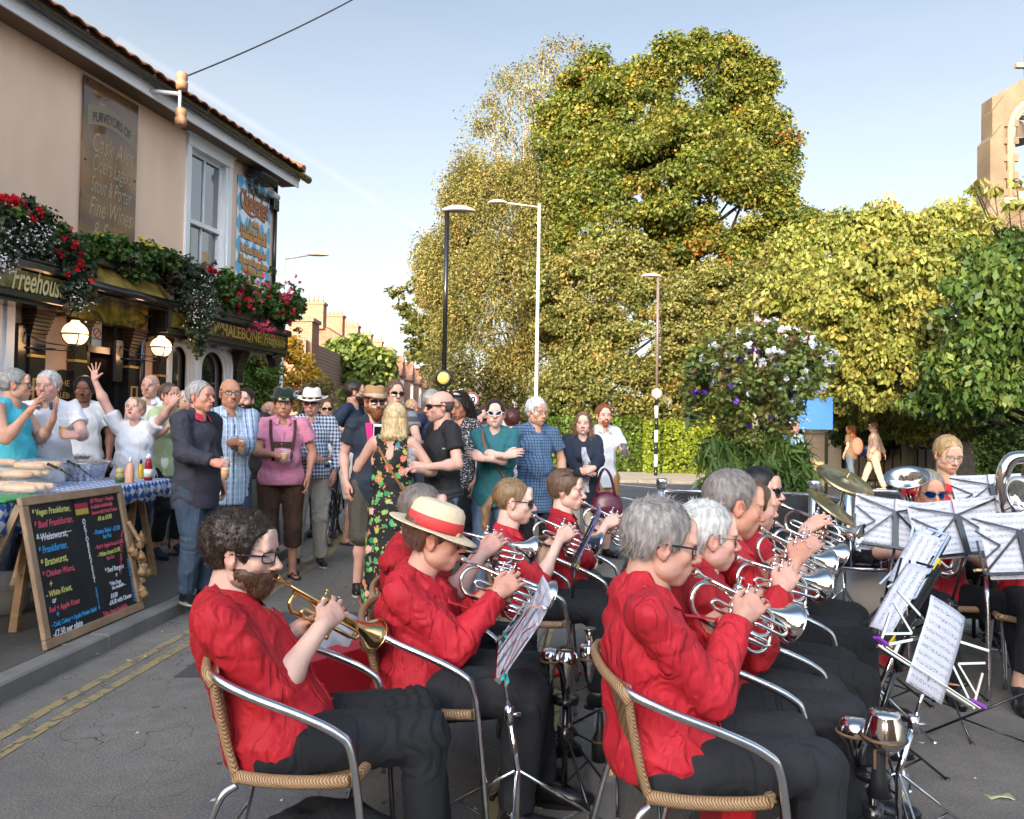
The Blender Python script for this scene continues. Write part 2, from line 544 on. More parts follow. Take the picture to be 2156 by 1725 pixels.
def relax(V,F,it=1,w=0.5):
 for _ in range(it):
  S=np.zeros_like(V);C=np.zeros(len(V))
  for q in range(4):
   a,b=F[:,q],F[:,(q+1)%4]
   np.add.at(S,a,V[b]);np.add.at(S,b,V[a]);np.add.at(C,a,1);np.add.at(C,b,1)
  V=V*(1-w)+w*S/np.maximum(C,1)[:,None]
 return V
def cap(a,b,ra,rb=None,k=0.02,**kw):
 return dict(t='c',a=np.array(a,float),b=np.array(b,float),ra=ra,rb=ra if rb is None else rb,k=k,**kw)
def ell(c,r,R=None,k=0.03,**kw):
 return dict(t='e',c=np.array(c,float),r=tuple(r),R=R,k=k,**kw)
# people
def U(v):v=np.array(v,float);return v/(np.linalg.norm(v)+1e-12)
def dirv(deg,z=0.0):
 """0 = towards the camera side (-Y), 90 = +X, 180 = +Y"""
 return np.array([math.sin(rad(deg)),-math.cos(rad(deg)),z])
HAIRP={'short':([-.13,-.07,-.045,-.032,-.026,.014,.02,.036,.044,.058,.078,.12],[-.06,-.078,-.06,-.03,.016,.016,-.022,-.018,.036,.06,.076,.095]),'crop':([-.13,-.07,-.045,-.032,-.026,.014,.02,.036,.044,.06,.074,.12],[-.055,-.07,-.05,-.03,.018,.018,-.012,-.008,.042,.07,.085,.11]),'recede':([-.13,-.07,-.045,-.032,-.026,.014,.02,.034,.04,.05,.06,.12],[-.055,-.07,-.05,-.03,.018,.018,-.014,-.010,.05,.085,.13,.2]),'bowl':([-.13,-.07,-.045,-.032,-.026,.014,.02,.04,.05,.07,.09,.12],[-.08,-.09,-.07,-.04,-.01,-.01,-.03,-.02,.03,.045,.05,.06]),'long':([-.13,-.07,-.03,.02,.034,.046,.058,.078,.12],[-.12,-.12,-.12,-.11,-.06,.02,.058,.077,.1]),'fringe':([-.13,-.07,-.03,.02,.036,.05,.062,.08,.12],[-.12,-.12,-.1,-.05,-.01,.012,.02,.022,.03]),}
def head_prims(o):
 fat=o.get('fat',0.0);jw=o.get('jaw',1.0);ns=o.get('nose',1.0);fem=o.get('fem',False)
 P=[ell((0,-.022,.030),(.076,.096,.088),k=0.0),ell((0,.028,-.030),(.060+fat*.006,.060,.084),k=.03),ell((0,.020,-.060),(.054*jw+fat*.008,.058,.055),k=.03),ell((0,.066,-.099),(.024*jw,.022,.020),k=.022),ell((0,.082,-.066),(.032,.020,.024),k=.022)]
 for s in(-1,1):
  P+=[ell((s*.044*jw,.012,-.066),(.020+fat*.006,.03,.024),k=.025),ell((s*.041,.058,-.024),(.024+fat*.006,.026,.024),k=.02),ell((s*.030,.083,.020),(.024,.010,.008 if fem else.0105),k=.014)]
 P+=[ell((0,.080,.050),(.045,.016,.035),k=.03)]
 P+=[ell((s*.031,.102,-.001),(.019,.018,.014),k=.012,op='-')for s in(-1,1)]
 P+=[ell((s*.031,.0745,-.001),(.0155,.0150,.0130),k=.006)for s in(-1,1)]
 P+=[cap((s*.019,.0875,.0035),(s*.041,.0830,.0045),.0035,k=.004)for s in(-1,1)]
 P+=[cap((s*.020,.0865,-.0085),(s*.040,.0830,-.0075),.0028,k=.006)for s in(-1,1)]
 P+=[cap((0,.086,.010),(0,.112+.004*ns,-.030),.0075,.0115*ns,k=.012),ell((0,.113+.003*ns,-.033),(.0125*ns,.0115,.010),k=.006)]
 P+=[ell((s*.0135*ns,.1035,-.037),(.0085,.010,.0075),k=.006)for s in(-1,1)]
 P+=[ell((s*.007,.110,-.0435),(.004,.006,.004),k=.003,op='-')for s in(-1,1)]
 lw=.020 if not fem else.019
 P+=[cap((-lw,.0915,-.0650),(0,.1020,-.0605),.0035,.0062,k=.006),cap((lw,.0915,-.0650),(0,.1020,-.0605),.0035,.0062,k=.006),cap((-lw+.002,.0905,-.0690),(0,.0995,-.0725),.0035,.0075,k=.006),cap((lw-.002,.0905,-.0690),(0,.0995,-.0725),.0035,.0075,k=.006)]
 gap=.0016
 if o.get('mouth')=='open':P+=[ell((0,.100,-.068),(.015,.02,.009),k=.004,op='-')]
 else:P+=[ell((0,.103,-.0665),(.021,.008,gap),k=.003,op='-')]
 P+=[ell((0,.100,-.083),(.022,.008,.006),k=.01,op='-')]
 for s in(-1,1):
  R=np.array([[math.cos(s*.35),-math.sin(s*.35),0],[math.sin(s*.35),math.cos(s*.35),0],[0,0,1]])
  P+=[ell((s*.080,-.010,-.008),(.0085,.020,.032),R=R,k=.006),ell((s*.076,-.004,-.032),(.008,.011,.013),k=.006),ell((s*.090,-.004,-.004),(.009,.0115,.019),k=.004,op='-')]
 return P
def head_colors(V,tone,o):
 x,y,z=V[:,0],V[:,1],V[:,2]
 C=np.tile(np.array(tone),(len(V),1))
 def blend(w,c,amt=1.0):
  w=np.clip(w,0,1)[:,None]*amt
  C[:]=C*(1-w)+np.array(c)*w
 t=np.array(tone)
 red=o.get('ruddy',0.35)
 rc=t*np.array([1.05,.62,.55])
 blend(np.exp(-(((np.abs(x)-.043)/.022)**2+((z+.028)/.022)**2))*(y>.02),rc,red)
 blend(np.exp(-((x/.017)**2+((z+.030)/.016)**2))*(y>.09),rc,red*1.1)
 blend(np.exp(-(((np.abs(x)-.082)/.02)**2+((z+.008)/.03)**2))*(np.abs(x)>.070),rc,.55)
 mot=vnoise(V*60,5)
 C*=(0.91+0.12*mot+.08*vnoise(V*150,9))[:,None];C[:,0]*=.96+.08*vnoise(V*35,2)
 sb=o.get('stubble',0.0)
 if sb:
  hc=np.array(o['hairc'])
  reg=((z<-.040-.6*np.maximum(0,.06-y))&(y>-.01)&(z>-.13))|((z<-.045)&(z>-.062)&(np.abs(x)<.03)&(y>.08))
  reg=reg&~((np.abs(x)<.021)&(z>-.078)&(z<-.056))
  blend(reg.astype(float),hc*.8+t*.2,sb)
 lips=np.exp(-((x/.021)**4+((z+.067)/.0105)**4))*(y>.088)
 blend(lips,t*np.array([.95,.50,.48]),.75 if not o.get('fem')else.95)
 if o.get('mouth')=='open':blend(np.exp(-((x/.013)**4+((z+.068)/.007)**4))*(y>.07)*(y<.099),(.06,.015,.015),1)
 ex=np.abs(x)-.031
 if o.get('eyes','open')=='open':
  e=((ex/.0125)**2+((z+.0015)/.0052)**2<1)&(y>.075)
  blend(e.astype(float),(.50,.46,.44))
  ir=(((np.abs(x)-.031)/.0055)**2+((z+.001)/.0058)**2<1)&e
  blend(ir.astype(float),o.get('iris',(.035,.025,.02)))
 ll=(np.abs(z-.0048+12*ex**2)<.0019)&(np.abs(ex)<.0145)&(y>.07)
 blend(ll.astype(float),t*.16,.8 if o.get('fem')else.55)
 bw=np.exp(-(((np.abs(x)-.031)/.019)**4+((z-.0205+6*(np.abs(x)-.028)**2)/(.0042))**4))*(y>.06)
 blend(bw,np.array(o['hairc'])*.8,o.get('browamt',.75))
 return np.clip(C,0,1)
SKIN=mat('skin',rough=0.48,vcol='Col',sss=0.12,spec=0.4,bump=0.0011,bscale=170,bdetail=3)
_hm={}
def hair_mat(c,gloss=0.42):
 key=tuple(round(q,3)for q in c)
 if key not in _hm:
  _hm[key]=mat('hair',col=tuple(c),rough=gloss,var=0.45,vscale=70,spec=0.45,bump=0.003,bscale=110,stretch=(1,1,.35))
 return _hm[key]
def head_frame(hf,tilt=0.0):
 hf=U(hf);up=np.array([0,0,1.0]);hr=U(np.cross(hf,up));hu=np.cross(hr,hf)
 if tilt:
  c,s_=math.cos(tilt),math.sin(tilt);hr,hu=hr*c+hu*s_,hu*c-hr*s_
 return np.stack([hr,hf,hu])
def strands(V,F,N,n,length,width,comb,seed,lift=.25,segs=3,jit=.35,zrange=None):
 rng=np.random.default_rng(seed)
 cen=V[F].mean(1);fn=N[F[:,0]]
 area=np.linalg.norm(np.cross(V[F[:,2]]-V[F[:,0]],V[F[:,3]]-V[F[:,1]]),axis=1)
 pick=rng.choice(len(F),n,p=area/area.sum())
 p=cen[pick]+rng.normal(0,.002,(n,3));nn=fn[pick]
 d=comb(p);d=d-nn*(d*nn).sum(1)[:,None]*(1-lift);d+=nn*lift*.3
 d+=rng.normal(0,jit,(n,3));d/=np.linalg.norm(d,axis=1)[:,None]
 L=length*rng.uniform(.6,1.2,n)[:,None]
 side=np.cross(d,nn);side/=np.linalg.norm(side,axis=1)[:,None]+1e-9
 rows=[];cur=p-nn*.002;dd=d.copy()
 tgt=comb(p)
 for s in range(segs+1):
  w=width*(1-s/segs*.85)
  rows.append((cur-side*w*.5,cur+side*w*.5))
  cur=cur+dd*L/segs
  dd=dd*.8+tgt/(np.linalg.norm(tgt,axis=1)[:,None]+1e-9)*.25-nn*.12
  dd/=np.linalg.norm(dd,axis=1)[:,None]
 VV=np.concatenate([q for r in rows for q in r]);Fs=[]
 ar=np.arange(n)
 for s in range(segs):
  a=ar+(2*s)*n;b=ar+(2*s+1)*n;c=ar+(2*s+3)*n;e=ar+(2*s+2)*n
  Fs.append(np.stack([a,b,c,e],1))
 return VV,np.concatenate(Fs)
def comb_short(p):
 d=np.zeros_like(p);d[:,0]=np.sign(p[:,0])*np.minimum(1,np.abs(p[:,0])/.05)*.5
 d[:,1]=np.where(p[:,2]>.06,.35,-.35);d[:,2]=-1.0+np.clip((p[:,2]-.05)*14,0,1.0)
 return d
def comb_back(p):
 d=np.zeros_like(p);d[:,1]=-1;d[:,0]=np.sign(p[:,0])*.15;d[:,2]=np.where(p[:,2]>.06,.05,-.5);return d
def comb_down(p):
 d=np.zeros_like(p);d[:,0]=p[:,0]*10;d[:,1]=(p[:,1]+.02)*4;d[:,2]=-1;return d
def comb_tail(p):
 d=np.array([0,-.115,.0])-p;return d/(np.linalg.norm(d,axis=1)[:,None]+.02)
def comb_wild(p):
 d=p-np.array([0,-.02,0]);return d
def make_hair(o,vox,seed):
 st=o.get('hair','short')
 if st in(None,'none'):return None
 rng=random.Random(seed)
 t=o.get('hairt',.010)
 prims=[ell((0,-.022,.032),(.0765+t,.0965+t,.089+t),k=0)]
 prof=HAIRP[{'curly':'short','bald':'crop','pony':'long','bob':'long','updo':'long','curlylong':'long','updofringe':'fringe'}.get(st,st)]
 comb,ln,wd=comb_short,.026,.0022
 extra=[]
 if st in('recede','crop','bald'):ln=.014
 if st in('bald',):prims=[ell((0,-.026,.026),(.0785,.0965,.088),k=0)]
 if st in('long','fringe')or st in('bob','curlylong'):
  comb,ln,wd=comb_down,(.045 if st=='bob' else.10),.0032
  h=o.get('hlen',.22)-(.015 if st=='bob' else 0)
  for s in(-1,1):
   extra+=[cap((s*.072,-.008,.01),(s*.080,-.010,-.10),.026,.024,k=.02)]
   extra+=[cap((s*.078,-.012,-.10),(s*.078,-.01 if st!='bob' else-.015,-h),.024,.016,k=.02,fb=True)]
   extra+=[cap((s*.045,-.075,-.03),(s*.055,-.085,-h),.05,.042,k=.03,fb=True)]
  extra+=[cap((0,-.085,-.02),(0,-.095,-h),.055,.045,k=.03,fb=True)]
 if st in('pony',):
  comb,ln=comb_tail,.05
  extra+=[ell((0,-.120,-.005),(.02,.02,.02),k=.02),cap((0,-.125,-.01),(0,-.150,-.07),.018,.024,k=.015),cap((0,-.15,-.07),(0,-.145,-.15),.024,.020,k=.015),cap((0,-.145,-.15),(0,-.125,-.20),.02,.008,k=.015)]
 if st in('updo','updofringe'):
  comb,ln=comb_back,.04
  extra+=[ell((0,-.09,.06),(.05,.045,.045),k=.03)]
 if st=='curlylong':
  ln=.05;comb=comb_wild
  extra+=[ell((0,-.05,-.04),(.13,.10,.14),k=.04)]
 ys,zs=prof
 longish=st in('long','pony','bob','fringe','updo','updofringe','curlylong')
 dz=o.get('hairdz',0.0)
 def cut(V,ax):
  Y=ax[1];Z=ax[2]
  L=np.interp(Y,ys,zs)+dz
  if st in('pony','updo','updofringe'):
   L=np.where((Y<.03)&(Y>-.035),np.maximum(L,.0),L)
  d=(L[:,None]-Z[None,:])
  V=np.maximum(V,d[None,:,:].astype(np.float32))
  if st=='bald':
   V=np.maximum(V,(Z-.030-.25*np.clip(-Y[:,None]-.05,0,.1))[None].astype(np.float32)if False else(Z[None,None,:]-.035).astype(np.float32))
  if st=='recede':
   pass
  return V
 V,F=sdf_mesh(prims,vox,noise=cut)
 if extra:
  V2,F2=sdf_mesh(prims+extra if False else extra,vox)
  V2[:,1]=np.where((V2[:,1]>.045),.045,V2[:,1])
  F=np.vstack([F,F2+len(V)]);V=np.vstack([V,V2])
 N=vnormals(V,F)
 amp=o.get('hairn',.011 if st=='curly' else.0010 if longish else.004)
 sc=45 if st not in('curly','curlylong')else 38
 if st=='curlylong':amp=.02
 q=V*np.array([sc,sc,sc*(.35 if longish and st!='curlylong' else.8)])
 V=V+N*((fbm(q,seed,3)-.5)*2*amp+(0.003 if st=='curly' else 0))[:,None]
 ns=o.get('nstr',0)
 if ns:
  if st in('curly','curlylong'):
   VV,FF=strands(V,F,N,ns,.016,.0028,comb_wild,seed,lift=1,jit=1.2)
  else:
   VV,FF=strands(V,F,N,ns,ln,wd,comb,seed,lift=.12 if longish else.25,jit=.04 if longish else.28)
  F=np.vstack([F,FF+len(V)]);V=np.vstack([V,VV])
 return V,F
def make_beard(o,vox,seed):
 b=o.get('beard')
 if not b:return None
 t={'short':.007,'full':.016,'long':.022}.get(b,.006)
 prims=[ell((0,.022,-.058),(.056+t,.062+t*.7,.054),k=0),ell((0,.066,-.098),(.026+t,.024+t,.022+t*1.2),k=.02),ell((0,.080,-.064),(.034,.0215+t*.5,.026),k=.02)]
 if b=='long':prims+=[ell((0,.066,-.125),(.034,.026,.035),k=.03)]
 if b=='moustache':
  prims=[cap((0,.1035,-.052),(-.024,.094,-.060),.0065,.004,k=.004),cap((0,.1035,-.052),(.024,.094,-.060),.0065,.004,k=.004)]
 else:
  prims+=[ell((0,.104,-.0675),(.017,.022,.0055),k=.004,op='-'),cap((0,.102,-.053),(-.025,.092,-.062),.005,.004,k=.004),cap((0,.102,-.053),(.025,.092,-.062),.005,.004,k=.004)]
 def cut(V,ax):
  if b=='moustache':return V
  Y=ax[1];Z=ax[2]
  top=np.interp(Y,[-.04,.0,.03,.06,.085,.12],[-.03,-.012,-.022,-.048,-.048,-.048])
  V=np.maximum(V,(Z[None,:]-top[:,None])[None].astype(np.float32))
  V=np.maximum(V,(.0-Y)[None,:,None].astype(np.float32))
  return V
 V,F=sdf_mesh(prims,vox,noise=cut)
 if len(V)==0:return None
 N=vnormals(V,F)
 V=V+N*((fbm(V*90,seed,2)-.5)*.006)[:,None]
 ns=o.get('nstr',0)//3
 if ns and b!='moustache':
  VV,FF=strands(V,F,N,ns,.012,.0018,comb_down,seed+3,lift=.5,jit=.4)
  F=np.vstack([F,FF+len(V)]);V=np.vstack([V,VV])
 return V,F
def hand_prims(W,d,back,sg,s,pose):
 """W wrist, d finger direction, back = dorsal normal, sg=+1 right hand"""
 d=U(d);back=U(np.array(back)-d*np.dot(back,d));x=np.cross(d,back)*sg
 B=np.stack([x,d,back])
 def T(p):return W+s*(np.array(p)@B)
 c,sp,th=pose.get('curl',(.3,.35,.25)),pose.get('spread',.04),pose.get('thumb','side')
 P=[]
 kn=[(-.027,.088,.002),(-.009,.092,.004),(.010,.088,.003),(.027,.079,0)]
 fl=[(.040,.025,.020),(.044,.028,.021),(.041,.026,.021),(.032,.020,.018)]
 fr=[.0088,.009,.0086,.0075]
 for i in range(4):
  P.append(cap(T((kn[i][0]*.55,.008,0)),T(kn[i]),.0150*s,.0118*s,k=.010*s))
 P.append(ell(T((0,.045,-.004)),(.034*s,.042*s,.0125*s),R=B,k=.012*s))
 P.append(cap(T((0,-.008,0)),T((0,.02,0)),.0235*s,.0225*s,k=.02*s))
 per=pose.get('per')
 for i in range(4):
  cc=per[i]if per else c
  a=0;p=np.array(kn[i]);sx=(i-1.5)*sp*1.3
  for j in range(3):
   a+=cc[j]
   q=p+fl[i][j]*np.array([sx*math.cos(a),math.cos(a),-math.sin(a)])
   P.append(cap(T(p),T(q),(fr[i]-.0004*j)*s,(fr[i]-.0006*(j+1))*s,k=.003*s));p=q
 t={'side':[(-.022,.020,-.006),(-.044,.046,-.014),(-.052,.076,-.018),(-.050,.099,-.018)],'oppose':[(-.022,.020,-.008),(-.036,.046,-.028),(-.026,.072,-.044),(-.008,.088,-.050)],'open':[(-.022,.018,-.004),(-.052,.038,-.008),(-.078,.058,-.008),(-.098,.068,-.006)]}[th]
 P.append(cap(T(t[0]),T(t[1]),.016*s,.0125*s,k=.012*s));P.append(cap(T(t[1]),T(t[2]),.0115*s,.0105*s,k=.003*s));P.append(cap(T(t[2]),T(t[3]),.0102*s,.0085*s,k=.003*s))
 return P,T((0,.09,-.03))
HP={'relax':dict(curl=(.35,.45,.3),spread=.03,thumb='side'),'spread':dict(curl=(.05,.12,.1),spread=.28,thumb='open'),'grip':dict(curl=(.9,1.0,.7),spread=.01,thumb='oppose'),'fist':dict(curl=(1.3,1.5,1.1),spread=.0,thumb='oppose'),'valve':dict(per=[(.45,.95,.5),(.35,1.0,.55),(.5,.95,.5),(.15,.5,.4)],spread=.08,thumb='side'),'flat':dict(curl=(.1,.15,.1),spread=.04,thumb='side')}
def ik(S,W,L1,L2,pole):
 d=W-S;D=np.linalg.norm(d);D2=min(D,(L1+L2)*.999);u=d/D
 if D>D2:W=S+u*D2
 a=(L1**2-L2**2+D2**2)/(2*D2);h=math.sqrt(max(0,L1**2-a**2))
 p=np.array(pole,float);p=p-u*(p@u);p=U(p)
 return S+u*a+p*h,W
def folds(V,F,amp,joints,seed,freq=11.0,diag=None,n=None,damp=None):
 N=vnormals(V,F)if n is None else n
 q=V.copy()
 D=U(diag if diag is not None else(.5,.2,.8));q=q-.76*(V@D)[:,None]*D
 a=vnoise(q*freq+vnoise(V*5,seed+7)[:,None]*1.8,seed);b=vnoise(q*freq*2.1+9+a[:,None],seed+1)
 r1=(1-np.abs(2*a-1))**3;r2=(1-np.abs(2*b-1))**3
 d=amp*(1.5*(r1-.3)+.8*(r2-.3))
 for(c,ax,wd,am,fr)in joints:
  rel=V-c;t=rel@U(ax);dist=np.linalg.norm(rel,axis=1)
  w=np.exp(-(dist/wd)**2)
  ph=t*fr+3.2*vnoise(V*11,seed+4)
  d=d*(1-.4*w)+am*w*(np.sin(ph*6.283)*.5+.3*np.sin(ph*13.1+1.3))
 if damp is not None:d=d*np.clip(((V-damp[0])@damp[1])/.11,.08,1)
 return V+N*d[:,None]
def xf(R,c,s,V):return c+s*(V@R)
class Person:pass
def person(label,P,C,H,fy,hf,o,arms,legs,group=None,vox=.009):
 """P hip-joint midpoint, C shoulder midpoint, H head centre (world), fy torso facing (deg), hf head forward vector"""
 seed=abs(hash(label))%9973 if False else sum(ord(c)*(i+3)for i,c in enumerate(label))%9973
 P,C,H=(np.array(q,float)for q in(P,C,H))
 s=o.get('s',1.0);w=o.get('w',1.0);belly=o.get('belly',0.0);fem=o.get('fem',False)
 f=dirv(fy);u=U(C-P);r=U(np.cross(f,u));f=np.cross(u,r)
 fs=dirv(o.get('fys',fy));rs=U(np.cross(fs,u))
 R=np.stack([r,f,u]);Rs=np.stack([rs,np.cross(u,rs),u])
 per=Person();per.R=R
 base=(float(P[0]),float(P[1]),float(o.get('z0',0.0)))
 root=thing('person',label,'person',base,group)
 per.root=root
 TL=np.linalg.norm(C-P)
 sw=(.155 if fem else.174)*s*(0.6+0.4*w)
 hw=.092*s*w
 SR,SL=C+rs*sw,C-rs*sw
 HR,HL=P+r*hw,P-r*hw
# head
 HF=head_frame(hf,o.get('tilt',0));hs=s*o.get('hs',1.0)
 hv=o.get('hvox',max(.0034,vox*.42))
 hV,hFc=sdf_mesh(head_prims(o),hv)
 tone=np.array(o.get('skin',(.55,.30,.21)))
 hC=head_colors(hV,tone,o)
 cen=H.copy()
 HW=xf(HF,cen,hs,hV)
# body core
 nb=H+hs*(np.array([0,-.030,-.075])@HF)
 core=[ell(P+u*.03,(.150*s*w,.105*s*w,.11*s),R,k=.03),ell(P+u*TL*.4,(.130*s*w,.10*s*w+belly*.6,.15*s),R,k=.04),ell(P+u*TL*.74,(.140*s*(.5+.5*w),.098*s*w,.15*s),Rs,k=.04),cap(SR-rs*.03,SL+rs*.03,.05*s,k=.04),cap(C+u*.01,nb,.062*s*(.85 if fem else 1),.054*s*(.85 if fem else 1),k=.035),cap(C+u*.02+f*.02,H+hs*(np.array([0,.02,-.085])@HF),.048*s*(.85 if fem else 1),.036*s,k=.03)]
 L1,L2=.285*s,.255*s
 A={}
 for k_,S,sg in(('R',SR,1),('L',SL,-1)):
  a=arms.get(k_)
  if a is None:a=dict(w='hang')
  if isinstance(a['w'],str)and a['w']=='hang':
   Wp=S+rs*sg*.06-np.array([0,0,.50*s])+f*.06;a=dict(a);a.setdefault('pole',-f+rs*sg*.3);a.setdefault('d',(f*.25+np.array([0,0,-1])))
   a.setdefault('back',rs*sg+f*.4)
  else:Wp=np.array(a['w'],float)
  E,Wp=ik(S,Wp,L1,L2,a.get('pole',rs*sg*.6+np.array([0,0,-1])))
  A[k_]=(S,E,Wp,a,sg)
  am=.92 if fem else 1.0
  am*=(.75+.25*w)*o.get('armw',1.0)
  core+=[cap(S,E,.052*s*am,.040*s*am,k=.03),cap(E,Wp,.041*s*am,.0265*s,k=.015),ell(E+(Wp-E)*.28,(.044*s*am,.044*s*am,.044*s*am),k=.03)]
 LG={}
 LT,LS=.43*s,.42*s
 for k_,h,sg in(('R',HR,1),('L',HL,-1)):
  l=legs[k_];Ap=np.array(l['a'],float)
  K,Ap=ik(h,Ap,LT,LS,l.get('pole',f))
  LG[k_]=(h,K,Ap,l,sg)
  core+=[cap(h,K,.082*s*w,.054*s,k=.03),cap(K,Ap,.052*s,.036*s,k=.02),ell(K+(Ap-K)*.32-U(l.get('pole',f))*.012,(.052*s,)*3,k=.03)]
  if o.get('bare_feet'):
   fd=U(l.get('fd',f));core+=[cap(Ap-fd*.03-np.array([0,0,.045]),Ap+fd*.15-np.array([0,0,.06]),.034,.024,k=.03)]
 bV,bF=sdf_mesh(core,max(vox,.008))
 Vs,Fs,Cs=[HW,bV],[hFc,bF+len(HW)],[hC,np.tile(tone,(len(bV),1))*(.93+.14*vnoise(bV*30,3))[:,None]]
 per.palm={}
 nn=len(HW)+len(bV)
 hvx=o.get('handvox',max(.0036,vox*.5))
 for k_ in('R','L'):
  S,E,Wp,a,sg=A[k_]
  if a.get('nohand'):continue
  hp,palm=hand_prims(Wp,a.get('d',U(Wp-E)),a.get('back',(0,0,1)),sg,s*.98,HP[a.get('pose','relax')]if isinstance(a.get('pose','relax'),str)else a['pose'])
  v,q=sdf_mesh(hp,hvx)
  Vs.append(v);Fs.append(q+nn);nn+=len(v)
  knuck=vnoise(v*90,3)
  Cs.append(np.tile(tone*np.array([1.0,.90,.88]),(len(v),1))*(.90+.2*knuck)[:,None])
  per.palm[k_]=palm
 BV,BF,BC=np.vstack(Vs),np.vstack(Fs),np.vstack(Cs)
 me=mesh_np('body',BV,BF,True);set_col(me,BC)
 body=link('body',me,SKIN,root)
# hair, beard
 for nm,res in(('hair',make_hair(o,hv*1.25,seed)),('beard',make_beard(o,hv,seed))):
  if res is None or len(res[0])==0:continue
  me=mesh_np(nm,xf(HF,cen,hs,res[0]),res[1],True)
  link(nm,me,hair_mat(o['hairc']if nm=='hair' else o.get('beardc',o['hairc'])),root)
 M4=Matrix([[HF[0][i]*hs,HF[1][i]*hs,HF[2][i]*hs,cen[i]]for i in range(3)]+[[0,0,0,1]])
 per.M4,per.HF,per.H,per.hs=M4,HF,cen,hs
 if o.get('glasses'):glasses(root,M4,o['glasses'])
 if o.get('hat'):hat(root,M4,o['hat'])
# top
 top=o.get('top')
 if top:
  tp=[]
  g=top.get('loose',.012);slv=top.get('sleeve','long');hem=top.get('hem',.06)
  kk=.035
  tp+=[ell(P+u*.02+f*belly*.2,(((.162 if top.get('hang')else.176)*s*w+g),((.118 if top.get('hang')else.134)*s*w+g+belly*.45),.16*s),R,k=.03),ell(P+u*TL*.38+f*belly*.35,(.142*s*w+g,.108*s*w+g+belly*.75,.17*s),R,k=kk),ell(P+u*TL*.72+f*.005,(.152*s*(.4+.6*w)+g,.106*s*w+g+belly*.12,.17*s),Rs,k=kk),cap(SR-rs*.03,SL+rs*.03,.052*s,k=kk),ell(C+u*.018-f*.01,(.12*s,.066*s,.05*s),Rs,k=.03)]
  tp+=[cap(SR-u*.005,C+u*.055*s+rs*.05*s,.046*s,.040*s,k=.03),cap(SL-u*.005,C+u*.055*s-rs*.05*s,.046*s,.040*s,k=.03)]
  if fem:tp+=[ell(P+u*TL*.68+f*.085*w+rs*q*.07,(.062*s,.055*s,.062*s),Rs,k=.03)for q in(-1,1)]
  joints=[(P+u*TL*.18,u,.16,.006,10),]
  for k_ in('R','L'):
   S,E,Wp,a,sg=A[k_];am=(.8+.2*w)*max(1,o.get('armw',1))
   if slv=='none':continue
   if slv=='short':
    t=.60;e=S+(E-S)*t
    tp+=[cap(S-u*.004,e,(.049+g*.7)*s*am,(.053+g*1.1)*s*am,k=.03,fb=True)]
   elif slv=='elbow':
    e=E+(Wp-E)*.10
    tp+=[cap(S,E,(.052+g*.8)*s*am,(.050+g*.8)*s*am,k=.03,fb=False),cap(E,e,(.052+g)*s*am,(.052+g)*s*am,k=.015,fb=True)]
    joints+=[(E,E-S,.07,.007,22),(S+(E-S)*.35,E-S,.09,.005,12)]
   else:
    e=E+(Wp-E)*.93
    tp+=[cap(S,E,(.052+g*.8)*s*am,(.050+g*.8)*s*am,k=.03),cap(E,e,(.050+g*.8)*s*am,(.034+g*.7)*s,k=.02,fb=True)]
    joints+=[(E,E-S,.08,.009,18),(S+(E-S)*.35,E-S,.09,.006,11),(E+(Wp-E)*.6,Wp-E,.08,.004,14)]
   joints+=[(S-u*.08+f*.03-rs*sg*.03,rs*sg+u*.8,.09,.006,12)]
  if top.get('skirt'):
   zb=top['skirt'];ctr=P.copy();bot=np.array([P[0],P[1],zb])
   tp+=[cap(P-u*.02,bot,(.155*s*w+g)*1.0,(.20*s*w+g)*1.0,k=.05,fb=True)]
  else:
   hp=P-u*hem
   if top.get('hang'):tp.insert(0,ell(P-u*(hem*.6),((.160*s*w+g),(.122*s*w+g+belly*.3),.24*s),R,k=.04));tp.insert(0,ell(P+u*.06,((.150*s*w+g),(.112*s*w+g+belly*.3),.17*s),R,k=.04))
   for q in tp[:4 if top.get('hang')else 2]:q['cut']=[(hp,-u)]
  vn=top.get('vneck',0)
  if vn:
   tp+=[cap(C+u*.09+f*.03,C-u*vn*.2+f*(.10*w+.012),.050*s,.03*s,k=.008,op='-'),cap(C+f*(.10*w+.012)-u*vn*.2,C-u*vn+f*(.112*w+.012+g),.028*s,.006,k=.006,op='-')]
  else:
   tp+=[cap(C+u*.03,nb+(nb-C)*.6,.066*s,.062*s,k=.006,op='-')]
  if slv=='none':
   for k_ in('R','L'):
    S,E=A[k_][0],A[k_][1];sg=A[k_][4]
    tp+=[ell(S+rs*sg*.035-u*.0,(.075,.085,.12),Rs,k=.01,op='-')]
  if top.get('lowback'):
   tp+=[cap(C+u*.08-f*.08,C-u*.12-f*.13,.06,.03,k=.01,op='-')]
  tv,tf=sdf_mesh(tp,vox)
  tN=vnormals(tv,tf)
  tv=folds(tv,tf,top.get('amp',.006),joints,seed,freq=top.get('freq',9.0),diag=rs*.6+u*.7,n=tN,damp=(P-u*hem,u)if not top.get('skirt')else None)
  topo=link(top.get('name','shirt'),mesh_np('shirt',tv,tf,True),top['mat'],root)
  per.top=topo;per.tv=tv
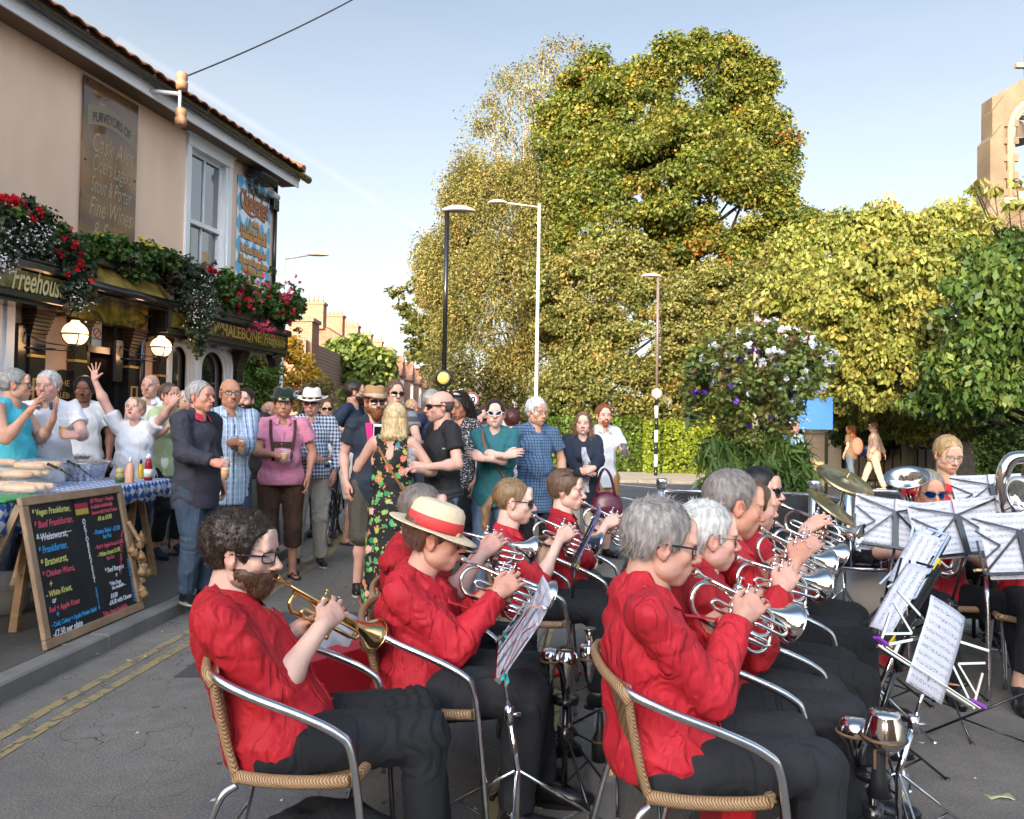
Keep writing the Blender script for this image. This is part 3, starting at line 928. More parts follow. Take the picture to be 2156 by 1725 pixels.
  if top.get('collar'):
   nbz=C+(nb-C)*.42+f*.010;uc=U(u+U(nb-C)*1.2);fc=np.cross(uc,rs)
   rx,ry=.066*s*(.9 if fem else 1.0),.064*s*(.9 if fem else 1.0)
   cl=MB();rows=[]
   nphi=28
   for i in range(nphi+1):
    ph=rad(-158+316*i/nphi);e=abs(i/nphi*2-1)
    cx,cy=math.sin(ph),-math.cos(ph)
    ptx=max(0,(e-.62)/.38)
    def PT(k,z,ox=0):return Vector(nbz+rs*(cx*rx*k)+fc*(cy*ry*k+ox)+uc*(z+.016*math.cos(ph)))
    rows.append([PT(1.0,-.012),PT(.95,.016-.006*ptx),PT(1.0,.026-.010*ptx),PT(1.14+.05*ptx,.018-.014*ptx),PT(1.38+.30*ptx,-.012-.040*ptx,.008*ptx)])
   cl.grid(rows)
   co=cl.build('collar',top.get('collarmat',top['mat']),topo,world=True)
   m=co.modifiers.new('s','SOLIDIFY');m.thickness=.0035
   m=co.modifiers.new('s2','SUBSURF');m.levels=1;m.render_levels=1
  if top.get('buttons'):
   bm_=MB();pl=MB();prow=[]
   rel=tv-P;lx=rel@rs;lu=rel@u;lf=rel@f
   for i in range(14):
    zt=TL*(.08+.80*i/13)
    m=(np.abs(lx)<.018)&(np.abs(lu-zt)<.016)
    if not m.any():continue
    fv=lf[m&(lf<.17*w+belly)].max()if(m&(lf<.17*w+belly)).any()else.12
    p=P+u*zt+f*(fv+.0015)
    prow.append([Vector(p-r*.016-f*.004),Vector(p-r*.014+f*.0015),Vector(p+r*.014+f*.0015),Vector(p+r*.016-f*.004)])
    if i%2==0:bm_.sphere(Vector(p+f*.002),.0055,8,6)
   if len(prow)>2:
    pl.grid(prow);pl.build('placket',top['mat'],topo);bm_.build('buttons',top.get('buttonmat',top['mat']),topo)
  if top.get('cuffs')and slv in('long','elbow'):
   for k_ in('R','L'):
    S,E,Wp,a,sg=A[k_]
    if slv=='long':c0,c1,rr=E+(Wp-E)*.74,E+(Wp-E)*.95,.037*s
    else:c0,c1,rr=E+(Wp-E)*(-.06),E+(Wp-E)*.12,.060*s
    c=MB();c.tube([c0,c0+(c1-c0)*.5,c1],[rr*1.10,rr*1.06,rr*1.03],18,caps=False)
    co=c.build('cuff',top['mat'],topo);m=co.modifiers.new('s','SOLIDIFY');m.thickness=.004
 per.A,per.LG=A,LG
# bottom
 bt=o.get('bottom')
 if bt:
  kind=bt.get('kind','trousers');g=bt.get('loose',.014)
  bp=[ell(P+u*.03-f*.006,(.160*s*w+g*.5,.120*s*w+g*.5+belly*.3,.12*s),R,k=.03,cut=[(P+u*bt.get('rise',.10),u)])]
  joints=[(P+f*.08,f,.12,.006,12)]
  for k_ in('R','L'):
   h,K,Ap,l,sg=LG[k_]
   if kind=='trousers':
    e=K+(Ap-K)*bt.get('len',.97)
    bp+=[cap(h,K,.090*s*w+g*.6,.058*s+g,k=.035),cap(K,e,.058*s+g,bt.get('hemr',.050)*s+g*.7,k=.02,fb=True)]
    joints+=[(K-(K-h)*.06,K-h,.12,.012,13),(K+(Ap-K)*.85,Ap-K,.09,.006,14),(h+(K-h)*.2,f+u,.12,.010,12)]
   elif kind=='shorts':
    if bt.get('len',1)<=1:e=h+(K-h)*bt.get('len',.9);bp+=[cap(h,e,.092*s*w+g,.075*s+g,k=.03,fb=True)]
    else:
     e=K+(Ap-K)*(bt['len']-1);bp+=[cap(h,K,.090*s*w+g*.6,.060*s+g,k=.035),cap(K,e,.060*s+g,.056*s+g,k=.02,fb=True)]
    joints+=[(K,K-h,.12,.005,9)]
   elif kind=='skirt':
    pass
  if kind=='skirt':
   if bt.get('seated'):
    for k_ in('R','L'):h,K=LG[k_][0],LG[k_][1];bp+=[cap(h,h+(K-h)*.85,.10*s,.085*s,k=.10,fb=True)]
   else:bp+=[cap(P,(P[0],P[1],bt['z']),.16*s*w,.17*s*w,k=.03,fb=True)]
  bvx,bfc=sdf_mesh(bp,max(vox,bt.get('vox',vox)))
  bvx=folds(bvx,bfc,bt.get('amp',.005),joints,seed+11,freq=8,diag=(0,0,1),damp=(P+u*.06,-u))
  per.bot=link(kind,mesh_np(kind,bvx,bfc,True),bt['mat'],root)
# shoes
 sh=o.get('shoes')
 if sh:
  for k_ in('R','L'):
   h,K,Ap,l,sg=LG[k_];fd=U(l.get('fd',f));z0=l.get('z0',o.get('z0',0.0))
   fd=np.array([fd[0],fd[1],0.0]);fd=U(fd);sr=np.cross(fd,(0,0,1))
   a0=np.array([Ap[0],Ap[1],z0]);up=np.array([0,0,1.0]);RR=np.stack([sr,fd,up])
   if sh.get('kind')=='flip':
    m=MB();pts=[]
    for q in range(20):
     t=2*math.pi*q/20;pts.append(a0+fd*(.06+.145*math.cos(t))+sr*(.048*math.sin(t)*(1+.15*math.cos(t))))
    m.add([Vector(p+up*z)for z in(.001,.016)for p in pts],[tuple(range(20))[::-1],tuple(range(20,40))]+[(i,(i+1)%20,20+(i+1)%20,20+i)for i in range(20)])
    for sgn in(-1,1):m.tube([a0+fd*.05+sr*sgn*.045+up*.015,a0+fd*.10+sr*sgn*.03+up*.06,a0+fd*.155+sr*.006+up*.03],.006,6)
    m.build('flip_flop',sh['mat'],root);continue
   hl=sh.get('heel',0.0)
   pr=[ell(a0+fd*.13+up*.034,(.044*s,.085*s,.036*s),RR,k=.02),ell(a0-fd*.012+up*(.042+hl),(.036*s,.05*s,.045*s),RR,k=.03),cap(a0+fd*.03+up*(.055+hl*.6),a0+fd*.12+up*.035,.036*s,.032*s,k=.02)]
   if not hl:pr+=[cap(a0-up*-.05,a0+up*.085,.038*s,.038*s,k=.02,fb=True)]
   for q in pr:q['cut']=[(a0+up*.012,-up)]
   v,q=sdf_mesh(pr,max(.007,vox*.8))
   shoe=link('shoe',mesh_np('shoe',v,q,True),sh['mat'],root)
   m=MB();pts=[]
   for q in range(20):
    t=2*math.pi*q/20;pts.append(a0+fd*(.072+.145*s*math.cos(t))+sr*(.043*s*math.sin(t)))
   m.add([Vector(p+up*z)for z in(.001,.018)for p in pts],[tuple(range(20))[::-1],tuple(range(20,40))]+[(i,(i+1)%20,20+(i+1)%20,20+i)for i in range(20)])
   m.build('sole',sh.get('sole',sh['mat']),shoe)
 return per
LENS_DARK=mat('dark lens',(.006,.006,.008),rough=.08,spec=.8)
LENS_CLEAR=mat('clear lens',(1,1,1),rough=.02,alpha=.16,spec=.8)
def glasses(root,M4,g):
 m=MB();ln=MB();st=g.get('style','rect');t=g.get('t',.0022)
 hw,hh=g.get('size',(.0245,.0165));yo=.104
 for s in(-1,1):
  pts=[]
  for q in range(24):
   a=2*math.pi*q/24;ca,sa=math.cos(a),math.sin(a);e=.55 if st=='rect' else 1.0
   x=hw*math.copysign(abs(ca)**e,ca);z=hh*math.copysign(abs(sa)**e,sa)
   if st=='aviator':z=z*(1.15 if sa<0 else.9);x*=(1-.12*(sa<0)*abs(sa))
   if st=='cat':z+=.35*x*s
   X=s*.0325+x
   pts.append(Vector((X,yo-2.2*max(0,abs(X)-.02)**1.5*1.5,z-.001)))
  m.tube(pts,t,6,closed=True)
  cen=sum(pts,Vector())/24
  ln.add([cen]+pts,[(0,1+i,1+(i+1)%24)for i in range(24)],True)
  out=Vector((s*(.0325+hw),yo-.013,.006))
  m.tube([out,Vector((s*.074,.080,.007)),Vector((s*.080,.03,.006)),Vector((s*.081,-.01,.004)),Vector((s*.080,-.03,-.012))],max(t,g.get('temple',t)),6)
 m.tube([Vector((-.010,yo,.003)),Vector((0,yo+.003,.005)),Vector((.010,yo,.003))],t,6)
 gl=m.build('glasses',g['mat'],None)
 gl.data.transform(M4);gl.parent=root;gl.matrix_parent_inverse=base_matrix(root).inverted()
 lo=ln.build('lens',g.get('lens',LENS_CLEAR),None)
 lo.data.transform(M4);lo.parent=gl
def hat(root,M4,h):
 k=h['kind'];m=MB();band=MB()
 n=36
 def ring(rx,ry,z,yo=-.015,fz=0.0,dent=0.0):
  out=[]
  for q in range(n):
   a=2*math.pi*q/n;x=rx*math.sin(a);y=ry*math.cos(a)
   zz=z+fz*math.cos(a)
   if dent:zz-=dent*math.exp(-(x/(.028))**2)
   out.append(Vector((x,y+yo,zz)))
  return out
 z0=h.get('z',.045);br=h.get('brim',.06);ch=h.get('h',.11);up=h.get('up',.012);tilt=h.get('tilt',-.10)
 rx,ry=.088,.108
 rows=[]
 for t in(1.0,.75,.5,.25,0.0):
  e=br*t
  rr=[]
  for q in range(n):
   a=2*math.pi*q/n
   side=abs(math.sin(a))**1.5;fr=max(0,math.cos(a));bk=max(0,-math.cos(a))
   zz=z0+up*side*t*t*1.6-h.get('snap',.010)*fr*t+h.get('back',0.0)*bk*t*t
   rr.append(Vector(((rx+e)*math.sin(a),(ry+e)*math.cos(a)-.015,zz)))
  rows.append(rr)
 tp=h.get('taper',.82)
 for(k1,k2)in((1.0,.0),(.985,.35),(.93,.75),(tp,.93),(tp*.75,1.0)):
  rows.append(ring(rx*k1,ry*k1,z0+ch*k2,dent=0 if k2<.9 else h.get('dent',.018)*(.4 if k2<.95 else 1)))
 rows.append(ring(rx*.3,ry*.35,z0+ch*1.0,dent=h.get('dent',.018)))
 rows.append(ring(.001,.001,z0+ch*1.0,dent=h.get('dent',.018)))
 m.grid([[rows[j][i]for j in range(len(rows))]for i in range(n)],closed_u=True)
 bh=h.get('bandh',.028)
 def rr(z,k):return ring(rx*k,ry*k,z)
 b0,b1,b2,b3=rr(z0+.001,1.012),rr(z0+.002,1.035),rr(z0+bh,1.02),rr(z0+bh+.002,1.0)
 band.grid([[b0[i],b1[i],b2[i],b3[i]]for i in range(n)],closed_u=True)
 T=M4@Matrix.Translation((0,0,0))@Matrix.Rotation(tilt,4,'X')
 ho=m.build('hat',h['mat'],None);ho.data.transform(T);ho.parent=root;ho.matrix_parent_inverse=base_matrix(root).inverted()
 md=ho.modifiers.new('s','SOLIDIFY');md.thickness=.003;md.offset=-1
 bo=band.build('hat_band',h['band'],None);bo.data.transform(T);bo.parent=ho
# ground, roads, kerbs
def asphalt(name,base,crack=True,patch=0.25):
 t=NT(name,rough=0.9)
 n1=t.noise(0.7,5);n2=t.noise(95,2);n3=t.noise(9,4)
 v=t.math('ADD',t.math('MULTIPLY',n1,patch*2),t.math('MULTIPLY',n2,.55))
 v=t.math('ADD',v,t.math('MULTIPLY',n3,.22))
 c=t.ramp(v,[(0.30,tuple(q*.55 for q in base)),(0.62,base),(0.95,tuple(q*2.1 for q in base))])
 if crack:
  mp=t.n('ShaderNodeMapping',{'Vector':t.co});
  wv=t.n('ShaderNodeTexNoise',{'Vector':t.co,'Scale':3.0});
  ad=t.n('ShaderNodeVectorMath',operation='ADD');t.nt.links.new(t.co,ad.inputs[0]);t.nt.links.new(wv.outputs['Color'],ad.inputs[1])
  vo=t.n('ShaderNodeTexVoronoi',feature='DISTANCE_TO_EDGE');vo.inputs['Scale'].default_value=1.6;t.nt.links.new(ad.outputs[0],vo.inputs['Vector'])
  ms=t.math('LESS_THAN',vo.outputs['Distance'],.0035)
  gate=t.math('GREATER_THAN',n1,.44)
  ms=t.math('MULTIPLY',ms,gate)
  c=t.mix(t.math('MULTIPLY',ms,.95),c,tuple(q*.3 for q in base))
 vg=t.n('ShaderNodeTexVoronoi');vg.inputs['Scale'].default_value=1.9;t.nt.links.new(t.co,vg.inputs['Vector'])
 spot=t.math('LESS_THAN',vg.outputs['Distance'],.045)
 c=t.mix(t.math('MULTIPLY',spot,.55),c,tuple(q*.35 for q in base))
 vg2=t.n('ShaderNodeTexVoronoi');vg2.inputs['Scale'].default_value=3.7;t.nt.links.new(t.co,vg2.inputs['Vector'])
 c=t.mix(t.math('MULTIPLY',t.math('LESS_THAN',vg2.outputs['Distance'],.03),.5),c,tuple(min(1,q*3)for q in base))
 t.bump(n2,.004);t.bump(n3,.006)
 return t.color(c)
A_ROAD=asphalt('road asphalt',(.150,.135,.117))
A_FAR=asphalt('far road asphalt',(.075,.076,.080),crack=False)
A_PAVE=asphalt('pavement asphalt',(.100,.091,.080),crack=False,patch=.2)
A_RIGHT=asphalt('coarse asphalt',(.124,.108,.092),crack=False,patch=.3)
KERB=mat('kerb stone',(.20,.185,.165),rough=.9,var=.25,vscale=3,bump=.003,bscale=80)
SLAB=NT('paving slabs',rough=.85)
_b=SLAB.n('ShaderNodeTexBrick',{'Vector':SLAB.co,'Scale':1.0,'Mortar Size':.012,'Brick Width':.6,'Row Height':.45,'Color1':(.30,.285,.26,1),'Color2':(.24,.23,.215,1),'Mortar':(.12,.11,.10,1)})
SLAB.bump(SLAB.noise(60),.002)
SLAB=SLAB.color(SLAB.mix(.35,_b.outputs['Color'],SLAB.noise(4,out='Color'),'SOFT_LIGHT'))
def sheet(name,pts,z,m,thick=None):
 b=MB();n=len(pts)
 if thick is None:b.add([(x,y,z)for x,y in pts],[tuple(range(n))])
 else:b.add([(x,y,z)for x,y in pts]+[(x,y,z-thick)for x,y in pts],[tuple(range(n))]+[(i,n+i,n+(i+1)%n,(i+1)%n)for i in range(n)])
 o=b.build(name,m);o['kind']='structure';return o
sheet('ground',[(-900,-900),(900,-900),(900,1500),(-900,1500)],0.0,A_ROAD)
sheet('road',[(-40,14.2),(60,14.2),(60,21.2),(3,21.2),(0,26),(-1,120),(-6.5,120),(-7,26),(-8,21.2),(-40,21.2)],.004,A_FAR)
def kerbline(pts,name,w=.13,z=.10,inner=None):
 """kerb stones along a polyline, one structure"""
 b=MB()
 for i in range(len(pts)-1):
  a,c=Vector((*pts[i],0)),Vector((*pts[i+1],0));L=(c-a).length;k=max(1,round(L/.9))
  for j in range(k):
   p,q=a.lerp(c,j/k),a.lerp(c,(j+1)/k);d=(q-p).normalized()*.004
   b.beam(p+d+Vector((0,0,z/2-.02)),q-d+Vector((0,0,z/2-.02)),w,z+.04,bev=.012)
 return struct(name,b,KERB)
LK=[(-2.92,-6),(-2.76,0),(-2.66,3.9),(-2.54,5.9),(-2.50,8.6),(-2.75,10.6),(-3.5,12.6),(-5.0,14.0),(-9,14.1),(-30,14.1)]
kerbline([(x-.0,y)for x,y in LK],'kerb',.14,.10)
sheet('pavement',[(x-.07,y)for x,y in LK]+[(-30,-6)],.098,A_PAVE,.2)
RK=[(-.12,-.5),(.29,2.8),(.42,3.78),(.80,6.6)]
b=MB()
for i in range(3):
 a,c=Vector((*RK[i],0)),Vector((*RK[i+1],0));k=max(1,round((c-a).length/.9))
 for j in range(k):
  p,q=a.lerp(c,j/k),a.lerp(c,(j+1)/k);d=(q-p).normalized()*.004
  off=Vector((.065,-.008,0));b.beam(p+d+off+Vector((0,0,-.012)),q-d+off+Vector((0,0,-.012)),.13,.06,bev=.01)
struct('flush_kerb',b,KERB)
sheet('side_pavement',[(RK[0][0]+.13,-1.2),(.42,2.8),(.55,3.78),(.93,6.6),(2.8,6.5),(9,5.6),(14,4.0),(14,-1.2)],.010,A_RIGHT)
PK=[(1.7,6.2),(2.5,5.72),(4.2,5.05),(7.0,4.1)]
kerbline(PK,'plaza_kerb',.13,.10)
sheet('plaza',[(1.7,6.28),(2.5,5.8),(4.2,5.13),(7.0,4.18),(14,3.0),(14,12.6),(1.2,12.6)],.098,SLAB,.15)
sheet('far_pavement',[(2.6,21.3),(60,21.3),(60,25),(2.2,25)],.10,mat('sandy paving',(.42,.35,.27),rough=.9,var=.15,vscale=2,bump=.002),.12)
kerbline([(2.6,21.25),(60,21.25)],'far_kerb',.13,.10)
sheet('far_street_pavement',[(-11.5,24),(-7.3,26),(-6.7,120),(-11.5,120)],.10,A_PAVE,.12)
for i,(x,y,w,h,c)in enumerate(((-1.9,4.4,.9,1.6,.065),(.0,8.6,1.6,.7,.06),(-1.2,2.2,.5,1.1,.13),(2.6,3.2,1.3,.6,.06))):sheet('asphalt_patch',[(x,y),(x+w,y+.06),(x+w-.04,y+h),(x+.05,y+h-.03)],.003 if x<.3 else.013,asphalt('repair asphalt',(c,c*.98,c*.95)))
def worn(name,col,thr=.42,sc=14):
 t=NT(name,rough=.85)
 n=t.noise(sc,6,dist=.6);n2=t.noise(110,2)
 m=t.math('GREATER_THAN',t.math('ADD',t.math('MULTIPLY',n,.8),t.math('MULTIPLY',n2,.25)),thr)
 al=t.n('ShaderNodeBsdfTransparent');mx=t.n('ShaderNodeMixShader');out=t.nt.nodes['Material Output']
 t.nt.links.new(m,mx.inputs[0]);t.nt.links.new(al.outputs[0],mx.inputs[1]);t.nt.links.new(t.b.outputs[0],mx.inputs[2]);t.nt.links.new(mx.outputs[0],out.inputs[0])
 return t.color(t.mix(t.noise(5),tuple(q*.8 for q in col),col))
YEL=worn('worn yellow paint',(.36,.28,.13),.475,22);YEL2=worn('very worn yellow paint',(.36,.29,.13),.50,9)
WHT=worn('white road paint',(.62,.62,.60),.30)
def line(a,c,w,z,m,name='road_marking'):
 a,c=Vector((*a,0)),Vector((*c,0));n=Vector((0,0,1)).cross((c-a).normalized())*w/2
 return sheet(name,[(p.x,p.y)for p in(a-n,c-n,c+n,a+n)],z,m)
for dx in(0,.13):
 pts=[(LK[i][0]+.36+dx,LK[i][1])for i in range(0,7)]
 for i in range(6):line(pts[i],pts[i+1],.06,.004,YEL,'double_yellow_line')
for k,dx in enumerate((.20,.36)):
 for i in range(3):line((RK[i][0]-dx,RK[i][1]),(RK[i+1][0]-dx,RK[i+1][1]),.055,.004,YEL2,'double_yellow_line')
for(a,c)in(((1302,1021),(1440,1034)),((1360,1019),(1500,1022)),((1310,1048),(1500,1090)),((1180,1000),(1260,1004)),((2020,1030),(2150,1033)),((1900,1000),(2100,1004))):
 p,q=gnd(*a),gnd(*c);line((p.x,p.y),(q.x,q.y),.10,.009,WHT)
# foliage
def leaf_mat(name,rough=.5,tr=.22):
 m=bpy.data.materials.new(name);m.use_nodes=True;nt=m.node_tree;b=nt.nodes['Principled BSDF']
 a=nt.nodes.new('ShaderNodeVertexColor');a.layer_name='Col'
 b.inputs['Roughness'].default_value=rough;b.inputs['Specular IOR Level'].default_value=.3
 nt.links.new(a.outputs[0],b.inputs['Base Color'])
 t=nt.nodes.new('ShaderNodeBsdfTranslucent')
 g=nt.nodes.new('ShaderNodeHueSaturation');g.inputs['Value'].default_value=1.5;g.inputs['Saturation'].default_value=1.1
 nt.links.new(a.outputs[0],g.inputs['Color']);nt.links.new(g.outputs[0],t.inputs['Color'])
 mx=nt.nodes.new('ShaderNodeMixShader');mx.inputs[0].default_value=tr
 nt.links.new(b.outputs[0],mx.inputs[1]);nt.links.new(t.outputs[0],mx.inputs[2]);nt.links.new(mx.outputs[0],nt.nodes['Material Output'].inputs[0])
 return m
LEAF=leaf_mat('leaf')
PETAL=leaf_mat('petal',.6,.25)
BARK=mat('bark',(.10,.075,.05),rough=.9,var=.4,vscale=6,bump=.02,bscale=14,stretch=(1,1,.25))
BIRCH=mat('birch bark',(.55,.50,.42),rough=.8,col2=(.12,.10,.08),vscale=3.5,bump=.01,stretch=(1,1,2.2))
def leaves(centers,per,crad,size,cols,seed,elong=1.6,droop=.3,up=.5,outward=None,flat=1.0,jit=.25):
 """many leaf-shaped faces round cluster centres. cols: list of (rgb, weight)"""
 rng=np.random.default_rng(seed)
 C=np.asarray(centers,float);n=len(C)*per
 rr=np.repeat(np.asarray(crad,float)if np.ndim(crad)else np.full(len(C),crad),per)[:,None]
 cc=np.repeat(C,per,0)
 d=rng.normal(0,1,(n,3));d/=np.linalg.norm(d,axis=1)[:,None]
 p=cc+d*rr*(rng.random((n,1))**.5)*np.array([1,1,flat])
 N=d*.6+rng.normal(0,.6,(n,3))+np.array([0,0,up])
 N/=np.linalg.norm(N,axis=1)[:,None]
 T=d*.7+rng.normal(0,.5,(n,3));T[:,2]-=droop
 T-=N*(T*N).sum(1)[:,None];T/=np.linalg.norm(T,axis=1)[:,None]+1e-9
 S=np.cross(N,T)
 sz=size*rng.uniform(.6,1.3,(n,1));L=sz*elong*.5;W=sz*.5
 bend=N*sz*rng.uniform(-.15,.35,(n,1))
 V=np.empty((n,4,3));V[:,0]=p-T*L;V[:,1]=p+S*W+T*L*.1+bend*.4;V[:,2]=p+T*L-bend*.4;V[:,3]=p-S*W+T*L*.1+bend*.4
 F=np.arange(n*4).reshape(n,4)
 w=np.array([c[1]for c in cols],float);w/=w.sum()
 cl=rng.choice(len(cols),len(C),p=w);ci=np.repeat(cl,per)
 sw=rng.random(n)<.35;ci[sw]=rng.choice(len(cols),sw.sum(),p=w)
 base=np.array([c[0]for c in cols])[ci]*(.84 if elong!=1.25 and droop>0 else 1)*rng.uniform(1-jit,1+jit,(n,1))*np.repeat(rng.uniform(.85,1.15,(len(C),1)),per,0)
 return V.reshape(-1,3),F,np.repeat(base,4,0)
def leaf_obj(name,parts,parent=None,m=None):
 V=np.vstack([p[0]for p in parts]);k=0;Fs=[]
 for p in parts:Fs.append(p[1]+k);k+=len(p[0])
 me=mesh_np(name,V,np.vstack(Fs),False);set_col(me,np.vstack([p[2]for p in parts]))
 return link(name,me,m or LEAF,parent)
def shell_points(ells,spacing,seed,inner=.25,front_only=True,lobes=0):
 """cluster centres spread over a union of ellipsoids [(c, (rx,ry,rz))]"""
 rng=np.random.default_rng(seed);out=[]
 if lobes:
  ex=[]
  for(c,r)in ells:
   for _ in range(lobes):
    d=rng.normal(0,1,3);d[1]*=.5;d[2]+=.25;d/=np.linalg.norm(d);ex.append((np.array(c)+d*np.array(r)*rng.uniform(.82,1.02),np.array(r)*rng.uniform(.22,.38)))
  ells=list(ells)+ex
 for(c,r)in ells:
  c=np.array(c,float);r=np.array(r,float)
  area=4*math.pi*((r[0]*r[1])**1.6/3+(r[0]*r[2])**1.6/3+(r[1]*r[2])**1.6/3)**(1/1.6)
  n=int(area/spacing**2)
  d=rng.normal(0,1,(n,3));d/=np.linalg.norm(d,axis=1)[:,None]
  if front_only:d=d[(d[:,1]<.45)]
  n=len(d)
  rad_=1-inner*rng.random((n,1))**1.5+rng.normal(0,.05,(n,1))
  p=c+d*r*rad_
  keep=np.ones(n,bool)
  for(c2,r2)in ells:
   if c2 is c:continue
   q=(p-np.array(c2))/np.array(r2);keep&=~((q**2).sum(1)<.5)
  out.append(p[keep])
 return np.vstack(out)
def limbs(mb,base,top,r,targets,seed):
 rng=random.Random(seed);base,top=Vector(base),Vector(top)
 pts=[base+(top-base)*(i/6)+Vector((rng.uniform(-1,1),rng.uniform(-1,1),0))*r*(1 if i else 0)*.8 for i in range(7)]
 mb.tube(bez(pts,3),[r*(1-.75*i/18)+(r*.35 if i==0 else 0)for i in range(19)],10)
 for t in targets:
  t=Vector(t);i=rng.uniform(.25,.95);a=base+(top-base)*i
  mid=a.lerp(t,.5)+Vector((0,0,(t-a).length*rng.uniform(.0,.15)))+Vector((rng.uniform(-.3,.3),rng.uniform(-.3,.3),0))
  mb.tube(bez([a,mid,t],5),[max(.012,r*.42*(1-i*.5)*(1-k/11))for k in range(11)],6)
  for q in range(3):
   s=mid.lerp(t,rng.uniform(.1,.8));e=s+Vector((rng.uniform(-1,1),rng.uniform(-1,.6),rng.uniform(-.2,.7)))*min(.8,(t-a).length*.22)
   mb.tube([s,(s+e)/2+Vector((0,0,.1)),e],[r*.1,r*.07,.008],5)
def tree(label,ells,Y,base,spacing,per,crad,lsize,cols,seed,trunk_r=.25,bark=None,inner=.3,group=None,ntr=14,name='tree',elong=1.5,droop=.3,flat=.75,up=.5,extra=None,trunk_top=None,front=True):
 rng=random.Random(seed)
 root=thing(name,label,'tree',tuple(base),group)
 C=shell_points(ells,spacing,seed,inner,front,5)
 idx=np.random.default_rng(seed).choice(len(C),min(ntr,len(C)),replace=False)
 tb=MB();top=trunk_top or(base[0],base[1],max(c[2]for c,r in ells)*.8)
 limbs(tb,base,top,trunk_r,[C[i]for i in idx],seed)
 tb.build('trunk',bark or BARK,root)
 parts=[leaves(C,per,crad*np.random.default_rng(seed+1).uniform(.6,1.35,len(C)),lsize,cols,seed,elong=elong,droop=droop,flat=flat,up=up)]
 if extra:parts+=extra
 leaf_obj('crown',parts,root)
 return root
def E(x,y,Y,rx,rz,ry=None):
 """crown ellipsoid whose outline is centred on picture point x,y at distance Y, radii in picture units"""
 k=FOCAL/Y;p=at(x,y,Y);return(np.array(p),np.array((rx/k,(ry or(rx+rz)*.5)/k,rz/k)))
SYC=[((.14,.17,.028),6),((.20,.20,.032),4),((.085,.12,.022),4),((.32,.21,.035),1.0),((.36,.16,.035),.35)]
BIR=[((.25,.22,.065),5),((.20,.19,.05),4),((.31,.22,.075),1.5),((.14,.15,.04),2)]
MIX=[((.21,.215,.06),5),((.26,.24,.07),4),((.13,.15,.035),3),((.34,.24,.07),.6)]
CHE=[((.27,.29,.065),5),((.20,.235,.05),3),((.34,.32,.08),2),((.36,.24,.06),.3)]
DRK=[((.05,.09,.02),5),((.08,.12,.03),3),((.03,.06,.015),2)]
def tb(x,y,Y):p=at(x,y,Y);return(p.x,p.y,0.0)
tree('tall sycamore with green and orange autumn leaves rising above every other tree',[E(1465,190,30,115,100),E(1350,260,30,110,100),E(1570,200,29.5,45,70),E(1590,330,29,60,95),E(1250,210,30.5,70,75),E(1210,330,30,80,120),E(1400,400,28,190,130),E(1560,440,28,110,110),E(1290,480,28,120,110),E(1640,520,28,80,80),E(1480,560,28.5,160,100)],30,tb(1420,880,31),.56,300,.66,.10,SYC,11,.42,ntr=40,inner=.35,flat=.6)
tree('airy birch with white limbs and thin yellowing leaves left of the sycamore',[E(1085,230,33,60,80),E(1130,180,33,60,60),E(1060,300,33,70,70),E(1010,420,32,60,80),E(1180,130,33,40,45)],33,tb(1100,880,33),.75,120,.8,.08,BIR,12,.20,bark=BIRCH,ntr=40,inner=.7,elong=1.4,droop=.9)
tree('wide weeping birch with fine golden leaves down to the hedge',[E(985,420,30,48,75),E(1060,480,30,110,130),E(955,600,30,60,100),E(1060,650,29,130,150),E(990,760,29,85,110),E(1130,780,29,110,110),E(1180,640,29.5,100,120),E(925,560,31,42,60)],30,tb(1098,880,29),.48,190,.5,.068,BIR,13,.17,bark=BIRCH,ntr=34,inner=.3,droop=1.0,flat=1.4)
tree('dark green sycamore bough hanging out at the left edge of the birches',[E(872,632,36,38,32),E(900,700,35,34,40),E(905,760,35,30,30),E(920,600,35,30,40)],35,tb(925,880,36),.7,70,.6,.2,[((.10,.11,.025),4),((.14,.14,.03),3)],14,.18,ntr=10,flat=.5)
tree('dense lime tree with pale yellow green leaves behind the clipped hedge',[E(1250,640,27,130,130),E(1380,700,26.5,130,130),E(1290,800,26.5,120,100),E(1210,840,27,90,70),E(1500,690,26.5,110,100),E(1420,840,26.5,110,60),E(1610,640,26,110,90)],27,tb(1200,880,28.5),.48,200,.5,.085,MIX,15,.22,bark=BIRCH,ntr=26,inner=.3,flat=.6)
tree('low bushy tree with bright leaves and bare twigs behind the flower basket',[E(1540,800,25,100,90),E(1640,740,25,110,90),E(1710,830,25,90,70),E(1560,700,25.5,80,60)],25,tb(1600,880,26),.43,160,.46,.085,MIX,16,.12,ntr=20,flat=.6)
tree('broad cherry tree with large drooping sunlit leaves along the church side',[E(1740,560,20,110,90),E(1830,520,19,80,60),E(1920,540,19,110,70),E(1860,660,17.5,140,120),E(1760,740,18.5,110,100),E(1980,640,17,110,120),E(1900,790,17,100,70),E(2010,500,19,70,60),E(1700,640,19,110,90),E(1800,850,20,80,50),E(1940,880,19.5,90,45),E(2060,860,18,90,55)],19,tb(1900,900,20),.35,150,.36,.082,CHE,17,.20,ntr=40,inner=.35,droop=1.2,flat=.7,up=.3,elong=1.9)
tree('cherry tree with dark shaded leaves and leafy top twigs at the right edge',[E(2110,700,13.5,90,120),E(2060,790,13.5,80,80),E(2130,600,13.8,80,60),E(2140,520,14,40,30),E(2080,520,14.3,40,20),E(2200,720,14,100,140),E(1985,850,15,60,35)],13.5,tb(2180,900,15),.32,80,.32,.088,[((.085,.15,.03),5),((.13,.18,.035),3),((.05,.10,.025),2)],18,.16,ntr=30,inner=.4,droop=1.3,flat=.7,up=.2,elong=2.0)  # cherry leaf colours darkened to stand in for shade on this tree
